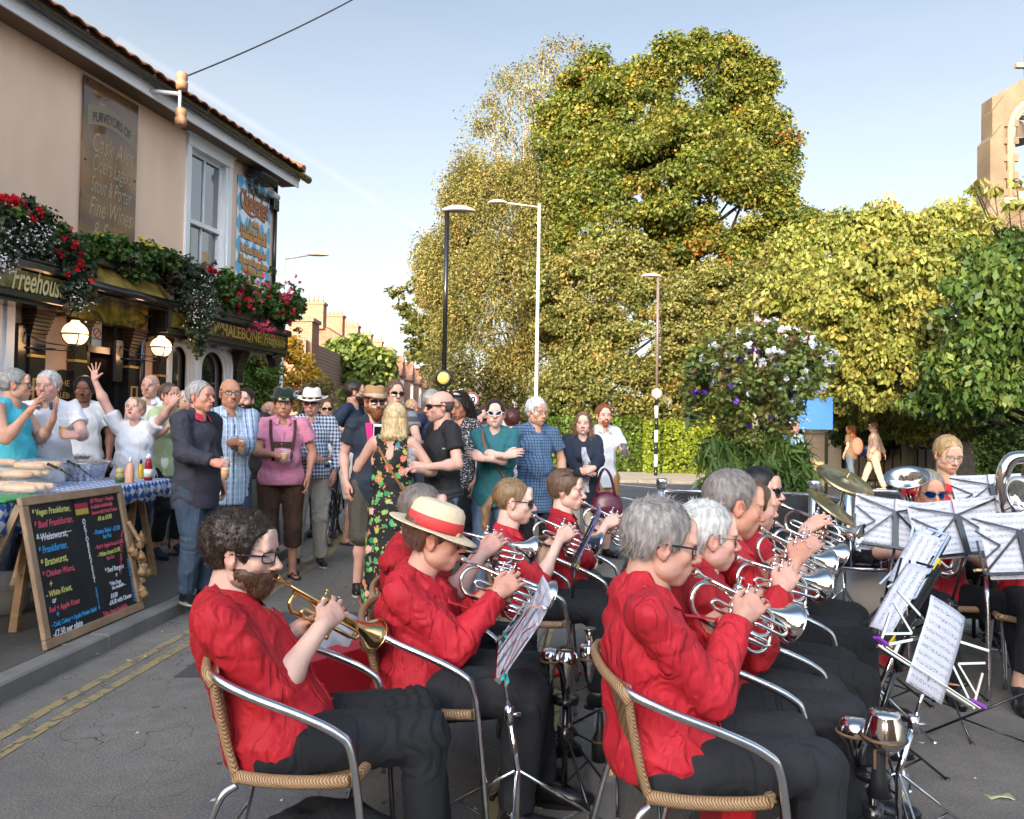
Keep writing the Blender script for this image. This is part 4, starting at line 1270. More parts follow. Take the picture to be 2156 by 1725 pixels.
tree('small round tree with broad leaves half in shade before the terrace chimneys',[E(720,770,40,45,45),E(775,790,40,50,50),E(745,750,40,50,34)],40,tb(745,880,40),.7,70,.6,.24,[((.20,.26,.05),4),((.12,.17,.04),4)],19,.15,ntr=10)
tree('bright yellow feathery bush beside the white lamp post',[E(600,790,24,62,55),E(560,830,24,45,45),E(640,820,24,40,40),E(610,745,24,16,30)],24,tb(600,880,24.5),.30,90,.32,.075,[((.62,.36,.03),5),((.50,.30,.03),3),((.40,.30,.05),1)],20,.08,ntr=14,name='yellow_bush')
tree('reddish brown low bush to the right of the yellow bush',[E(672,840,22,34,34),E(702,862,22,22,26)],22,tb(675,890,22.5),.3,70,.28,.07,[((.24,.20,.06),4),((.34,.20,.08),3)],21,.05,ntr=8,name='bush')
tree('small yellow green bush growing over the wooden fence',[E(735,850,19,24,26)],19,tb(735,900,19.5),.25,70,.22,.07,[((.30,.30,.05),4),((.20,.24,.05),3)],22,.04,ntr=6,name='bush')
tree('tall green conifer hedge tree behind the corner of the pub',[E(540,780,20,40,46),E(500,790,20.5,40,60),E(530,850,20,45,40),E(450,760,21,60,90)],20,tb(520,900,20.5),.28,110,.26,.055,[((.16,.24,.04),4),((.10,.16,.03),4)],23,.08,ntr=8,name='conifer',front=False)
tree('sparse leafy branch tips of the cherry reaching up before the bell gable',[E(2135,400,14,30,22),E(2075,412,14,34,12),E(2120,460,14,40,26),E(2040,395,14,26,8)],14,tb(2182,900,15.2),.34,16,.30,.10,CHE,24,.08,ntr=22,inner=.8,droop=1.2,elong=2.0)
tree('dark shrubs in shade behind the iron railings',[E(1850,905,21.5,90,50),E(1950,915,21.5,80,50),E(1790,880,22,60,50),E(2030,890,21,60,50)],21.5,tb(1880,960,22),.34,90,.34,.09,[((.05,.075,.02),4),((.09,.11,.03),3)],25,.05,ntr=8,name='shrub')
def hedge(label,x0,x1,y0,y1,z,cols,seed,dens=520,ls=.05,rot=0,center=None):
 rng=np.random.default_rng(seed);root=thing('hedge',label,'hedge',((x0+x1)/2,(y0+y1)/2,.1))
 A=[]
 def face(n,fn):A.append(fn(rng.random(n),rng.random(n)))
 w,d=x1-x0,y1-y0
 face(int(w*z*dens),lambda a,b_:np.stack([x0+a*w,y0+rng.normal(0,.03,len(a)),.1+b_*(z-.1)],1))
 face(int(w*d*dens*.7),lambda a,b_:np.stack([x0+a*w,y0+b_*d,z+rng.normal(0,.04,len(a))],1))
 for xx in(x0,x1):face(int(d*z*dens),lambda a,b_,xx=xx:np.stack([xx+rng.normal(0,.03,len(a)),y0+a*d,.1+b_*(z-.1)],1))
 P=np.vstack(A);P[:,1]+=(vnoise(P*1.3,seed)-.5)*.25;P[:,2]+=np.where(P[:,2]>z-.15,(vnoise(P*1.1,seed+3)-.5)*.16,0)
 leaf_obj('foliage',[leaves(P,3,.06,ls,cols,seed,elong=1.5)],root)
 m=MB();m.box(((x0+x1)/2,(y0+y1)/2+.08,z/2),(w-.16,d-.16,z-.12));m.build('inner_branches',mat('dark twigs',(.02,.028,.01),rough=1),root)
 return root
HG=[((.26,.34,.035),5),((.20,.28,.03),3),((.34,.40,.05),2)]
hedge('long clipped privet hedge in full sun behind the road',4.4,10.6,24.6,26.0,1.72,HG,31,300,.075)
hedge('shaded end of the clipped hedge beside the birch trunks',.8,4.2,25.2,26.6,1.78,[((.10,.17,.03),5),((.16,.24,.04),3)],32,260,.075)  # shade of this end is put into the darker leaf colours
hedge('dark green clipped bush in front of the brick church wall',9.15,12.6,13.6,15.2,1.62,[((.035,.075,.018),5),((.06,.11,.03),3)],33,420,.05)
# buildings
PEACH=mat('peach render',(.74,.53,.395),rough=.9,var=.12,vscale=1.6,stretch=(1,1,.35),bump=.0025,bscale=140,bdetail=5)
PEACH2=mat('lower peach render',(.60,.41,.29),rough=.9,var=.08,vscale=1.5,bump=.0015,bscale=120)
WHITE=mat('white gloss paint',(.72,.73,.75),rough=.35,var=.05,vscale=3)
BLK=mat('black gloss paint',(.012,.012,.013),rough=.22,coat=.3)
GOLD=mat('gold leaf paint',(.46,.31,.09),rough=.4,metal=.4)
CREAMG=mat('cream gold lettering',(.62,.50,.26),rough=.5)
BROWN=mat('dark brown trim',(.035,.020,.012),rough=.35)
OLIVE=NT('marbled olive gloss sign',rough=.09,coat=.6)
_n=OLIVE.noise(3.0,6,dist=2.5);OLIVE=OLIVE.color(OLIVE.ramp(_n,[(.35,(.012,.012,.006)),(.55,(.10,.075,.015)),(.72,(.26,.19,.04))]))
BRICK=NT('red brick',rough=.9)
_b=BRICK.n('ShaderNodeTexBrick',{'Scale':1.0,'Mortar Size':.010,'Brick Width':.225,'Row Height':.075,'Color1':(.30,.11,.06,1),'Color2':(.38,.16,.09,1),'Mortar':(.30,.25,.20,1)})
_mp=BRICK.n('ShaderNodeMapping',{'Vector':BRICK.co});_mp.inputs['Rotation'].default_value=(rad(90),0,0);BRICK.nt.links.new(_mp.outputs[0],_b.inputs['Vector']);BRICK=BRICK.color(_b.outputs['Color'])
BRICKP=NT('pale brick',rough=.9)
_b=BRICKP.n('ShaderNodeTexBrick',{'Scale':1.0,'Mortar Size':.010,'Brick Width':.225,'Row Height':.075,'Color1':(.58,.40,.25,1),'Color2':(.66,.46,.30,1),'Mortar':(.5,.42,.32,1)})
_mp=BRICKP.n('ShaderNodeMapping',{'Vector':BRICKP.co});_mp.inputs['Rotation'].default_value=(rad(90),0,0);BRICKP.nt.links.new(_mp.outputs[0],_b.inputs['Vector']);BRICKP=BRICKP.color(_b.outputs['Color'])
TILE=mat('orange clay pantiles',(.42,.15,.055),rough=.8,col2=(.30,.12,.06),vscale=5,bump=.004,bscale=40)
SLATE=mat('dull red roof tiles',(.28,.13,.085),rough=.85,var=.3,vscale=3)
GLASS=mat('window glass',(.015,.018,.02),rough=.02,spec=1.0,ior=1.9,coat=1.0)
STONE=mat('church stone',(.21,.155,.10),rough=.9,col2=(.13,.095,.065),vscale=1.1,bump=.01,bscale=10)
STONEL=mat('pale dressed stone',(.33,.26,.18),rough=.85,var=.12,vscale=3)
vp=ray(1459,930);FU=Vector((vp.x,vp.y,0)).normalized();FN=Vector((FU.y,-FU.x,0))
C0=at(579,390,13.25);C0.z=0
def FP(x,y,off=0.0):
 d=ray(x,y);o=Vector((0,0,CAM_H));t=((C0+FN*off)-o).dot(FN)/d.dot(FN);return o+d*t
def fs(p):return(Vector((p.x,p.y,0))-C0).dot(FU)
def W(s,z,off=0.0):v=C0+FU*s+FN*off;return Vector((v.x,v.y,z))
RW=Matrix((FN,FU,Vector((0,0,1)))).transposed()
def wbox(m,s0,s1,z0,z1,o0,o1,bev=0):
 c=W((s0+s1)/2,(z0+z1)/2,(o0+o1)/2);return m.box(c,(abs(o1-o0),abs(s1-s0),abs(z1-z0)),RW,bev)
ZE=FP(579,387).z
SG=fs(FP(513,800))
pub=thing('pub_building','two storey peach rendered corner pub with black shopfront and hanging flowers','building',tuple(C0))
ZF=FP(579,690).z
WX0,WX1=fs(FP(391,400)),fs(FP(484,400));WZ1=FP(391,288).z;WZ0=FP(391,615).z
m=MB()
SB=-34
wbox(m,SB,WX0,ZF,ZE,-8,0);wbox(m,WX1,0,ZF,ZE,-8,0);wbox(m,WX0,WX1,WZ1,ZE,-8,0);wbox(m,WX0,WX1,ZF,WZ0,-8,0);wbox(m,WX0,WX1,WZ0,WZ1,-8,-.16)
m.build('upper_wall',PEACH,pub)
D0,D1=fs(FP(184,700)),fs(FP(272,700));A0,A1=fs(FP(353,800)),fs(FP(500,800));ZA=FP(420,712).z
m=MB()
wbox(m,SB,fs(FP(-2,700)),0,ZF,-7.9,-.02);wbox(m,fs(FP(18,700)),D0,0,ZF,-7.9,-.02);wbox(m,D1,A0,0,ZF,-7.9,-.02);wbox(m,A1,SG,0,ZF,-7.9,-.02)
wbox(m,D0,D1,ZA+.1,ZF,-7.9,-.02);wbox(m,A0,A1,ZA,ZF,-7.9,-.02);wbox(m,A0,A1,0,.75,-7.9,-.02);wbox(m,fs(FP(-2,700)),fs(FP(18,700)),2.4,ZF,-7.9,-.02);wbox(m,fs(FP(-2,700)),fs(FP(18,700)),0,2.4,-7.9,-.10)
m.build('lower_wall',PEACH2,pub)
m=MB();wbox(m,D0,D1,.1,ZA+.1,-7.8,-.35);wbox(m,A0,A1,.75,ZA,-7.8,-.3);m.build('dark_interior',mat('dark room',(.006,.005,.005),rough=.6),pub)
m=MB();wbox(m,SB,.22,ZE,ZE+.04,0.003,.30);m.build('soffit',mat('brown soffit',(.17,.115,.075),rough=.8),pub)
m=MB();wbox(m,SB,.24,ZE-.02,ZE+.15,.30,.325);wbox(m,SB,.24,ZE+.09,ZE+.155,.325,.345);m.build('fascia_board',WHITE,pub)
m=MB();m.tube([W(SB,ZE+.19,.41),W(.42,ZE+.17,.41)],.068,14)
for k in range(26):m.tube([W(SB+5+k*1.1,ZE+.19,.41),W(SB+5.05+k*1.1,ZE+.19,.41)],.075,12)
m.build('gutter',BLK,pub)
roof=MB();SL=rad(27)
p0,p1=W(SB,ZE+.17,.42),W(.12,ZE+.17,.42);upv=Vector((-FN.x*math.cos(SL),-FN.y*math.cos(SL),math.sin(SL)))
q0,q1=p0+upv*5.6,p1+upv*5.6;back=-FN*8.6
roof.add([p0,p1,q1,q0,p0+back,p1+back],[(0,1,2,3),(3,2,5,4),(1,5,2),(0,3,4)])
rf=roof.build('roof',TILE,pub)
tm=MB()
NS=int(13.5/.225)
for k in range(NS):
 s=.12-k*.225
 for c in range(3):
  a=W(s-.11,ZE+.255,.455)+upv*(.30*c-.06)+Vector((0,0,.012*c));pts=[]
  d=upv*.34
  for j in range(7):
   t=j/6;w_=FU*(-.115+.24*t);h=Vector((0,0,.030*math.sin(t*math.pi*1.25-.4)))
   pts.append([a+w_+h,a+w_+h+d])
  tm.grid(pts)
to=tm.build('pantiles',TILE,rf);md=to.modifiers.new('s','SOLIDIFY');md.thickness=.018
m=MB()
for k in range(9):
 a=W(.16,ZE+.27,.44)+upv*(.33*k);m.tube([a,a+upv*.36],[.085,.075],10)
m.build('verge_tiles',TILE,rf)
wn_=thing;win=MB();g=.075
wbox(win,WX0-.02,WX0+g,WZ0,WZ1,-.15,.035);wbox(win,WX1-g,WX1+.02,WZ0,WZ1,-.15,.035);wbox(win,WX0-.02,WX1+.02,WZ1-.10,WZ1+.06,-.15,.05);wbox(win,WX0-.05,WX1+.05,WZ1+.06,WZ1+.10,-.02,.075)
wbox(win,WX1-g-.05,WX1-g,WZ0,WZ1-.1,-.15,.012);wbox(win,WX0+g,WX0+g+.05,WZ0,WZ1-.1,-.15,-.03)
wobj=win.build('window',WHITE,pub)
ZM=FP(393,457).z;sm=MB()
a0,a1=WX0+g+.05,WX1-g-.05;mid=(a0+a1)/2
wbox(sm,a0,a1,ZM-.035,ZM+.03,-.13,-.055);wbox(sm,a0,a1,WZ1-.15,WZ1-.1,-.12,-.07);wbox(sm,mid-.014,mid+.014,ZM,WZ1-.1,-.115,-.075);wbox(sm,mid-.014,mid+.014,WZ0,ZM-.03,-.145,-.105)
wbox(sm,a0,a0+.035,WZ0,WZ1-.1,-.13,-.068);wbox(sm,a1-.035,a1,WZ0,WZ1-.1,-.13,-.068)
sm.build('sash',WHITE,wobj)
gm=MB();gm.add([W(a0,ZM,-.098),W(a1,ZM,-.098),W(a1,WZ1-.1,-.098),W(a0,WZ1-.1,-.098)],[(0,1,2,3)]);gm.add([W(a0,WZ0,-.128),W(a1,WZ0,-.128),W(a1,ZM,-.128),W(a0,ZM,-.128)],[(0,1,2,3)])
gm.build('pane',GLASS,wobj)
def sign_box(x0,x1,yt0,yb0,off,name,label,txt=None,lets=None):
 s0,s1=fs(FP(x0,620,off)),fs(FP(x1,700,off));return s0,s1
OFF=.42
def fsign(s0,s1,z0,z1,label):
 root=thing('shop_sign',label,'sign',tuple(W((s0+s1)/2,z0,OFF)))
 m=MB();wbox(m,s0,s1,z0,z1,0.004,OFF,.01);wbox(m,s0-.05,s1+.05,z1-.005,z1+.10,0.004,OFF+.07,.02);wbox(m,s0-.03,s1+.03,z0-.07,z0+.002,0.004,OFF+.035,.01);wbox(m,s0-.01,s1+.01,z0-.11,z0-.07,0.004,OFF-.02)
 for s in(s0+.03,s1-.03):wbox(m,s-.03,s+.03,z0,z1,OFF,OFF+.02)
 m.build('frame',BLK,root)
 m=MB();wbox(m,s0+.05,s1-.05,z0+.02,z1-.02,OFF,OFF+.012);m.build('board',OLIVE,root);return root
S1a,S1b=fs(FP(-160,600,OFF)),fs(FP(147,620,OFF));z1a,z1b=FP(147,636,OFF).z,FP(146,590,OFF).z
r1=fsign(S1a,S1b,z1a,z1b,'dark gold lettered fascia board reading Freehouse at the left end')
m=MB();
def span_text(m,t,size,x0,x1,z,off,**k):
 s0,s1=fs(FP(x0,620,off)),fs(FP(x1,620,off));V,F=text_mesh(t,size,0,0);w=max(v.x for v in V)-min(v.x for v in V);put_text(m,t,size,W((s0+s1)/2,z,off+.016),FU,(0,0,1),squeeze=(s1-s0)/w,**k)
span_text(m,'Freehouse',.34,22,132,(z1a+z1b)/2,OFF,bold=.004,shear=.35)
m.build('lettering',CREAMG,r1)
S3a,S3b=fs(FP(352,650,OFF)),fs(FP(604,720,OFF));z3a,z3b=FP(604,740,OFF).z,FP(604,709,OFF).z
r3=fsign(S3a,S3b,z3a,z3b,'long olive fascia board with pub name in gold capitals at the corner')
m=MB();span_text(m,'WHALEBONE',.24,448,550,(z3a+z3b)/2,OFF,bold=.003);span_text(m,'Freehouse',.22,557,600,(z3a+z3b)/2,OFF,shear=.35)
m.build('lettering',GOLD,r3)
O2=.52;S2a,S2b=fs(FP(190,600,O2)),fs(FP(361,620,O2));z2a=FP(361,632,O2).z
r2=thing('portal_canopy','tilted marbled gold board over the pub doorway','sign',tuple(W(S2a,z2a,O2)))
m=MB();a,b_,c,d=W(S2a,z2a,O2),W(S2b,z2a,O2),W(S2b,z2a+.52,.12),W(S2a,z2a+.52,.12)
m.add([a,b_,c,d,W(S2a,z2a,.01),W(S2b,z2a,.01),W(S2b,z2a+.52,.01),W(S2a,z2a+.52,.01)],[(0,1,2,3),(4,7,6,5),(0,4,5,1),(2,6,7,3),(0,3,7,4),(1,5,6,2)]);
G2=NT('brushed old gold board',rough=.14,coat=.5);_n=G2.noise(2.2,5,dist=1.5);G2=G2.color(G2.ramp(_n,[(.35,(.09,.055,.015)),(.6,(.34,.23,.06)),(.8,(.50,.37,.13))]))
m.build('board',G2,r2)
m=MB();m.tube([W(S2a-.1,z2a-.06,O2+.02),W(S2b+.15,z2a-.06,O2+.02)],.055,12);wbox(m,S2a,S2b,z2a-.14,z2a-.05,.01,O2-.04);m.build('gutter',BLK,r2)
m=MB();wbox(m,S2a+.05,S2b-.05,z2a-.40,z2a-.14,.01,.22);m.build('lintel_board',OLIVE,r2)
def pilaster(x0,x1,label,ztop=None):
 s0,s1=fs(FP(x0,720,.1)),fs(FP(x1,720,.1));zt=ztop or z1a-.1
 root=thing('pilaster',label,'pilaster',tuple(W((s0+s1)/2,.1,0)),'black shopfront pilasters')
 m=MB();wbox(m,s0,s1,.1,zt,.003,.10);wbox(m,s0-.02,s1+.02,.1,.45,.003,.13)
 m.build('shaft',BLK,root)
 m=MB()
 for k in range(7):wbox(m,s0-.005*k,s1+.005*k,zt-.30+.042*k,zt-.30+.042*(k+1)-.003,.003,.105+.016*k,.004)
 m.build('capital',BROWN,root)
 m=MB();wbox(m,s0-.005,s1+.005,zt-.52,zt-.49,.003,.115)
 a,c=s0+.04,s1-.04;za,zb=.6,zt-.75
 for(q0,q1,w0,w1)in((a,a+.02,za,zb),(c-.02,c,za,zb),(a+.02,c-.02,za,za+.02),(a+.02,c-.02,zb-.02,zb)):wbox(m,q0,q1,w0,w1,.10,.112)
 m.build('gold_trim',GOLD,root)
 return root
pilaster(64,97,'black pilaster with gold trim between the shutter and the first lamp')
pilaster(158,182,'black pilaster at the left of the pub door')
pilaster(273,296,'black pilaster at the right of the pub door')
pilaster(337,352,'black pilaster behind the second globe lamp',z3a-.1)
pilaster(500,513,'black pilaster at the end of the arched windows',z3a-.1)
door=MB();wbox(door,D0,D1,.1,ZA-.42,-.34,-.26)
for k in range(2):wbox(door,D0+.12+k*(D1-D0)/2,D0+(D1-D0)/2-.1+k*(D1-D0)/2,.9,1.7,-.26,-.24)
do=door.build('door',BLK,pub)
m=MB();wbox(m,D0,D1,ZA-.42,ZA-.34,-.3,.02);wbox(m,D0,D0+.05,.1,ZA+.1,-.3,.0);wbox(m,D1-.22,D1,.1,ZA+.1,-.3,.0);wbox(m,D0,D1,ZA,ZA+.10,-.3,.02);m.build('door_frame',BLK,do)
m=MB();m.add([W(D0,ZA-.34,-.14),W(D1,ZA-.34,-.14),W(D1,ZA,-.14),W(D0,ZA,-.14)],[(0,1,2,3)]);m.build('fanlight',GLASS,do)
SP0,SP1=fs(FP(195,700,-.12)),fs(FP(215,700,-.12));zp0,zp1=FP(200,730,-.12).z,FP(200,682,-.12).z
r=thing('notice','white no smoking notice in the glass above the door','sign',tuple(W(SP0,zp0,-.12)))
m=MB();wbox(m,SP0,SP1,zp0,zp1,-.137,-.128);m.build('sheet',mat('paper notice',(.6,.66,.66),rough=.6),r)
m=MB();cc=W((SP0+SP1)/2,zp1-(zp1-zp0)*.38,-.122);m.tube([cc+FU*math.cos(t*.4)*.055+Vector((0,0,math.sin(t*.4)*.055))for t in range(16)],.006,5,closed=True);m.tube([cc+FU*.04+Vector((0,0,.04)),cc-FU*.04-Vector((0,0,.04))],.006,5);m.build('ban_symbol',mat('red sign ink',(.5,.03,.02)),r)
m=MB();put_text(m,'NO SMOKING',.026,W((SP0+SP1)/2,zp0+.10,-.124),FU,(0,0,1));m.build('lettering',BLK,r)
def arch(s0,s1,z0,z1,n=12):
 w=(s1-s0)/2;c=(s0+s1)/2;hz=z1-w*1.0
 return[(s0,z0)]+[(c-w*math.cos(math.pi*i/n),hz+w*1.0*math.sin(math.pi*i/n))for i in range(n+1)]+[(s1,z0)]
edges=[353,405,425,470,500]
aw=thing('arched_window','pair of pale arched pub windows reflecting the sunlit trees','window',tuple(W((A0+A1)/2,.75,0)))
m=MB();gl=MB()
for(x0,x1)in((354,412),(418,488)):
 s0,s1=fs(FP(x0,780))+.03,fs(FP(x1,780))-.03
 for kk in range(3):
  e=kk*.04;path=arch(s0+e,s1-e,.80,ZA-.06-e);m.tube([W(s,z,.0-.03*kk)for s,z in path],.030,8)
 path=arch(s0+.1,s1-.1,.8,ZA-.16);c=W((s0+s1)/2,1.4,-.12);V=[W(s,z,-.12)for s,z in path];gl.add([c]+V,[(0,i+1,i+2)for i in range(len(V)-1)]+[(0,len(V),1)])
 pa=arch(s0-.0,s1+.0,.8,ZA-.02);n=len(pa)
 top=[(s,ZA+.02)for s,z in pa];m.add([W(s,z,-.02)for s,z in pa]+[W(s,z,-.02)for s,z in top],[(i,i+1,n+i+1,n+i)for i in range(1,n-2)])
for x in(354,415,489):s=fs(FP(x,780));wbox(m,s-.06,s+.06,.75,ZA,-.10,.035,.02)
wbox(m,A0,A1,.72,.82,-.2,.08)
m.build('frame',WHITE,aw);gl.build('pane',GLASS,aw)
sh=thing('window_shutter','white panelled window frame at the far left edge of the shopfront','window',tuple(W(fs(FP(8,700)),.8,0)))
m=MB();s0,s1=fs(FP(-60,700)),fs(FP(19,700));wbox(m,s0,s1,.8,FP(10,637).z,.003,.05);wbox(m,s1-.10,s1,.8,FP(10,637).z,.05,.075);wbox(m,s1-.22,s1-.16,.9,FP(10,645).z,.05,.065);m.build('frame',WHITE,sh)
BZ1,BZ0=FP(170,156).z,FP(170,560).z;B0,B1=fs(FP(168,300)),fs(FP(284,300))
bs=thing('board_sign','tall glossy bronze board with faded cream script on the upper wall','sign',tuple(W((B0+B1)/2,BZ0,.02)))
m=MB();wbox(m,B0,B1,BZ0,BZ1,.02,.04);bd=m.build('board',None,bs)
bt=NT('bronze mirror board',rough=.12,coat=.5,metal=.0);_n=bt.noise(1.1,3,dist=1.8);bd.data.materials.append(bt.color(bt.ramp(_n,[(.3,(.06,.042,.034)),(.55,(.18,.10,.045)),(.8,(.30,.165,.07))])))
m=MB();bc=(B0+B1)/2;bw=B1-B0
for k,(t,y,sz)in enumerate((('Cask Ales',.33,.34),('Ciders Lagers',.44,.30),('Stout & Porter',.555,.29),('Fine Wines',.675,.34),('& Spirits',.80,.34))):
 put_text(m,t,sz,W(bc+.02,BZ1-(BZ1-BZ0)*y,.044),FU,(0,0,1),shear=.35,squeeze=bw/(sz*len(t)*.50)*.86)
m.build('lettering',mat('faded cream paint',(.34,.27,.17),rough=.5),bs)
m=MB();rows=[]
for i in range(15):
 t=i/14*2-1;s=bc+t*bw*.44;z=BZ1-(BZ1-BZ0)*.165-.10*t*t-.02*t;rows.append([W(s,z-.12,.043),W(s,z+.12,.043)])
m.grid(rows)
rb=m.build('ribbon',mat('ribbon paint',(.24,.20,.14),rough=.5),bs)
m=MB();put_text(m,'PURVEYORS OF',.17,W(bc,BZ1-(BZ1-BZ0)*.165-.02,.047),FU,(0,0,1),arch=.10/(bw*.44)**2,squeeze=bw*.8/1.35);m.build('ribbon_lettering',BLK,rb)
m=MB()
for s in(B0+.04,B1-.04):
 for z in(BZ1-.05,BZ1-1.0,BZ1-1.9):m.sphere(W(s,z,.045),.012,8,6)
m.build('bolts',BLK,bs)
N0,N1=fs(FP(497,450)),fs(FP(567,450));NZ1,NZ0=FP(497,364).z,FP(497,583).z
ban=thing('banner','blue and white lozenge festival banner beside the sash window','banner',tuple(W((N0+N1)/2,NZ0,.02)))
t=NT('lozenge vinyl',rough=.5)
mpn=t.n('ShaderNodeVectorMath',operation='DOT_PRODUCT');t.nt.links.new(t.co,mpn.inputs[0]);mpn.inputs[1].default_value=FU
sx=mpn.outputs['Value'];sz=t.sep()[2]
p=t.math('MULTIPLY',sx,4.6);q=t.math('MULTIPLY',sz,2.9)
ck=t.math('ADD',t.math('FLOOR',t.math('ADD',p,q)),t.math('FLOOR',t.math('SUBTRACT',p,q)))
ck=t.math('GREATER_THAN',t.math('MODULO',t.math('ABSOLUTE',ck),2.0),.5)
LOZ=t.color(t.mix(ck,(.70,.74,.78),(.13,.42,.66)))
m=MB();wbox(m,N0,N1,NZ0,NZ1,.015,.022);m.build('vinyl_sheet',LOZ,ban)
NH=NZ1-NZ0;nc=(N0+N1)/2;nw=N1-N0
o1,o2,o3=MB(),MB(),MB()
put_text(o3,'The Whalebone',.19,W(nc+.1,NZ1-NH*.10,.028),FU,(0,0,1),bold=.006,squeeze=nw*.7/1.3,extrude=.002)
put_text(o1,'Oktoberfest',.44,W(nc,NZ1-NH*.22,.028),FU,(0,0,1),bold=.006,squeeze=nw*.92/2.4,arch=.10,extrude=.002)
put_text(o3,'Oktoberfest',.44,W(nc-.015,NZ1-NH*.227,.026),FU,(0,0,1),bold=.018,squeeze=nw*.92/2.4,arch=.10,extrude=.001)
for(tx,y,sz,w_)in(('Fantastic',.42,.15,.38),('Live German Bands &',.50,.17,.86),('Traditional German Foods',.565,.17,.90),('9th, 10th and 11th September',.70,.18,.92),('20 Imported German Beers',.81,.18,.92),('Free Festival Games',.89,.18,.78)):
 L=len(tx)*sz*.5
 put_text(o2,tx,sz,W(nc,NZ1-NH*y,.028),FU,(0,0,1),bold=.005,squeeze=nw*w_/L,extrude=.002);put_text(o3,tx,sz,W(nc-.008,NZ1-NH*y-.008,.026),FU,(0,0,1),bold=.014,squeeze=nw*w_/L)
o3.build('letter_shadow_print',mat('dark brown ink',(.10,.045,.02)),ban);o1.build('festival_title',mat('orange ink',(.46,.17,.08)),ban);o2.build('event_lettering',mat('ochre ink',(.55,.30,.11)),ban)
m=MB()
for i in range(12):
 t_=i/11
m.tube(bez([W(nc-nw*.35,NZ1-NH*.31,.03),W(nc-.1,NZ1-NH*.36,.03),W(nc+nw*.05,NZ1-NH*.33,.03),W(nc+nw*.3,NZ1-NH*.355,.03)],8),.035,8,flat=.3)
m.build('ribbon_print',mat('brown orange ink',(.45,.20,.10)),ban)
r=thing('wall_plaque','black arched plaque with gold letters below the first globe lamp','sign',tuple(W(fs(FP(126,800)),FP(126,846).z,.02)))
s0,s1=fs(FP(103,810)),fs(FP(149,810));z0,z1=FP(126,850).z,FP(126,778).z
m=MB();pa=[(s0,z0)]+[((s0+s1)/2-(s1-s0)/2*math.cos(math.pi*i/12),z1-.16+.16*math.sin(math.pi*i/12))for i in range(13)]+[(s1,z0)]
n=len(pa);m.add([W(s,z,.045)for s,z in pa]+[W(s,z,.0)for s,z in pa],[tuple(range(n))]+[(i,n+i,n+(i+1)%n,(i+1)%n)for i in range(n)]);m.build('plate',BLK,r)
m=MB();put_text(m,'THE',.10,W((s0+s1)/2,z1-.16,.048),FU,(0,0,1));put_text(m,'WHALEBONE',.10,W((s0+s1)/2,z1-.30,.048),FU,(0,0,1),arch=.6,squeeze=.85);m.build('lettering',GOLD,r)
GLOBE=mat('lit opal globe',(.9,.75,.55),rough=.3,emit=(1.0,.62,.34),estr=.72)
def globe_lamp(x,y,R_,bx,label):
 p=FP(x,y,.34);root=thing('wall_lamp',label,'wall lamp',tuple(W(fs(p),p.z-.4,0)),'lit globe lamps on the shopfront')
 m=MB();m.sphere(p,R_,24,16);m.lathe([(R_*.4,R_*.92),(R_*.3,R_*1.12),(.0,R_*1.15)],p,n=16);m.build('globe',GLOBE,root)
 s=fs(p);m=MB();wbox(m,s-.50,s-.34,p.z-.28-.22,p.z-.28+.34,.003,.07,.02)
 ring=[p+Vector((math.cos(2*math.pi*i/28),math.sin(2*math.pi*i/28),0))*(R_*1.03)-Vector((0,0,.01))for i in range(28)];m.tube(ring,.010,6,closed=True)
 for i in range(4):
  a=math.pi/4+i*math.pi/2;m.tube([p+Vector((math.cos(a)*math.cos(e),math.sin(a)*math.cos(e),-math.sin(e)))*(R_*1.03)for e in(0,.3,.6,.9,1.2)],.007,5)
 m.lathe([(R_*.5,-R_*.88),(R_*.42,-R_*1.05),(R_*.22,-R_*1.25),(R_*.16,-R_*1.6),(0,-R_*1.75)],p,n=14)
 m.tube([p-Vector((0,0,R_*1.4)),W(s-.42,p.z-R_*1.45,.05)],.014,8);m.tube(bez([p-Vector((0,0,R_*1.1))-FU*.06,W(s-.3,p.z-R_*.9,.2),W(s-.42,p.z-.02,.05)],6),.008,6)
 m.build('bracket',BLK,root)
 li=bpy.data.lights.new('lamp_light','POINT');li.energy=5;li.color=(1,.55,.28);li.shadow_soft_size=R_;lo_=bpy.data.objects.new('lamp_light',li);COL.objects.link(lo_);lo_.location=p+FN*(R_+.06)-Vector((0,0,.05));lo_.parent=root;lo_.matrix_parent_inverse=base_matrix(root).inverted()
globe_lamp(158,703,.135,127,'larger lit globe wall lamp left of the pub door')
globe_lamp(339,731,.13,313,'lit globe wall lamp between the door and the arched windows')
m=MB();s=fs(FP(300,700,.12));m.tube([W(s,.1,.12),W(s,FP(300,672,.12).z,.12),W(s+.1,FP(300,668,.12).z+.05,.16),W(s+.62,FP(300,668,.12).z+.26,.30)],.045,12)
m.tube([W(s+.03,FP(300,715,.12).z,.14),W(s+.55,FP(300,668,.12).z+.05,.26)],.04,10)
r=m.build('drainpipe',BLK);tag(r,'black cast drainpipe bending up beside the second lamp','drainpipe')
m=MB();m.tube([W(-.05,ZF+.1,.05),W(-.05,ZE-.05,.05)],.035,10);r=m.build('drainpipe',BLK);tag(r,'thin black drainpipe down the upper corner of the pub','drainpipe')
r=thing('security_camera','white bullet security camera at the upper corner of the pub','camera',tuple(FP(579,412,.1)))
m=MB();p=FP(578,410,.12);m.tube([p-FU*.1+FN*0,p+FU*.1-Vector((0,0,.03))],.055,14);m.build('housing',WHITE,r);m=MB();p=FP(577,432,.06);m.box(p,(.12,.16,.2),RW,.01);m.build('junction_box',BLK,r)
r=thing('floodlight','black floodlight fixed under the pub eaves','floodlight',tuple(FP(553,372,.2)))
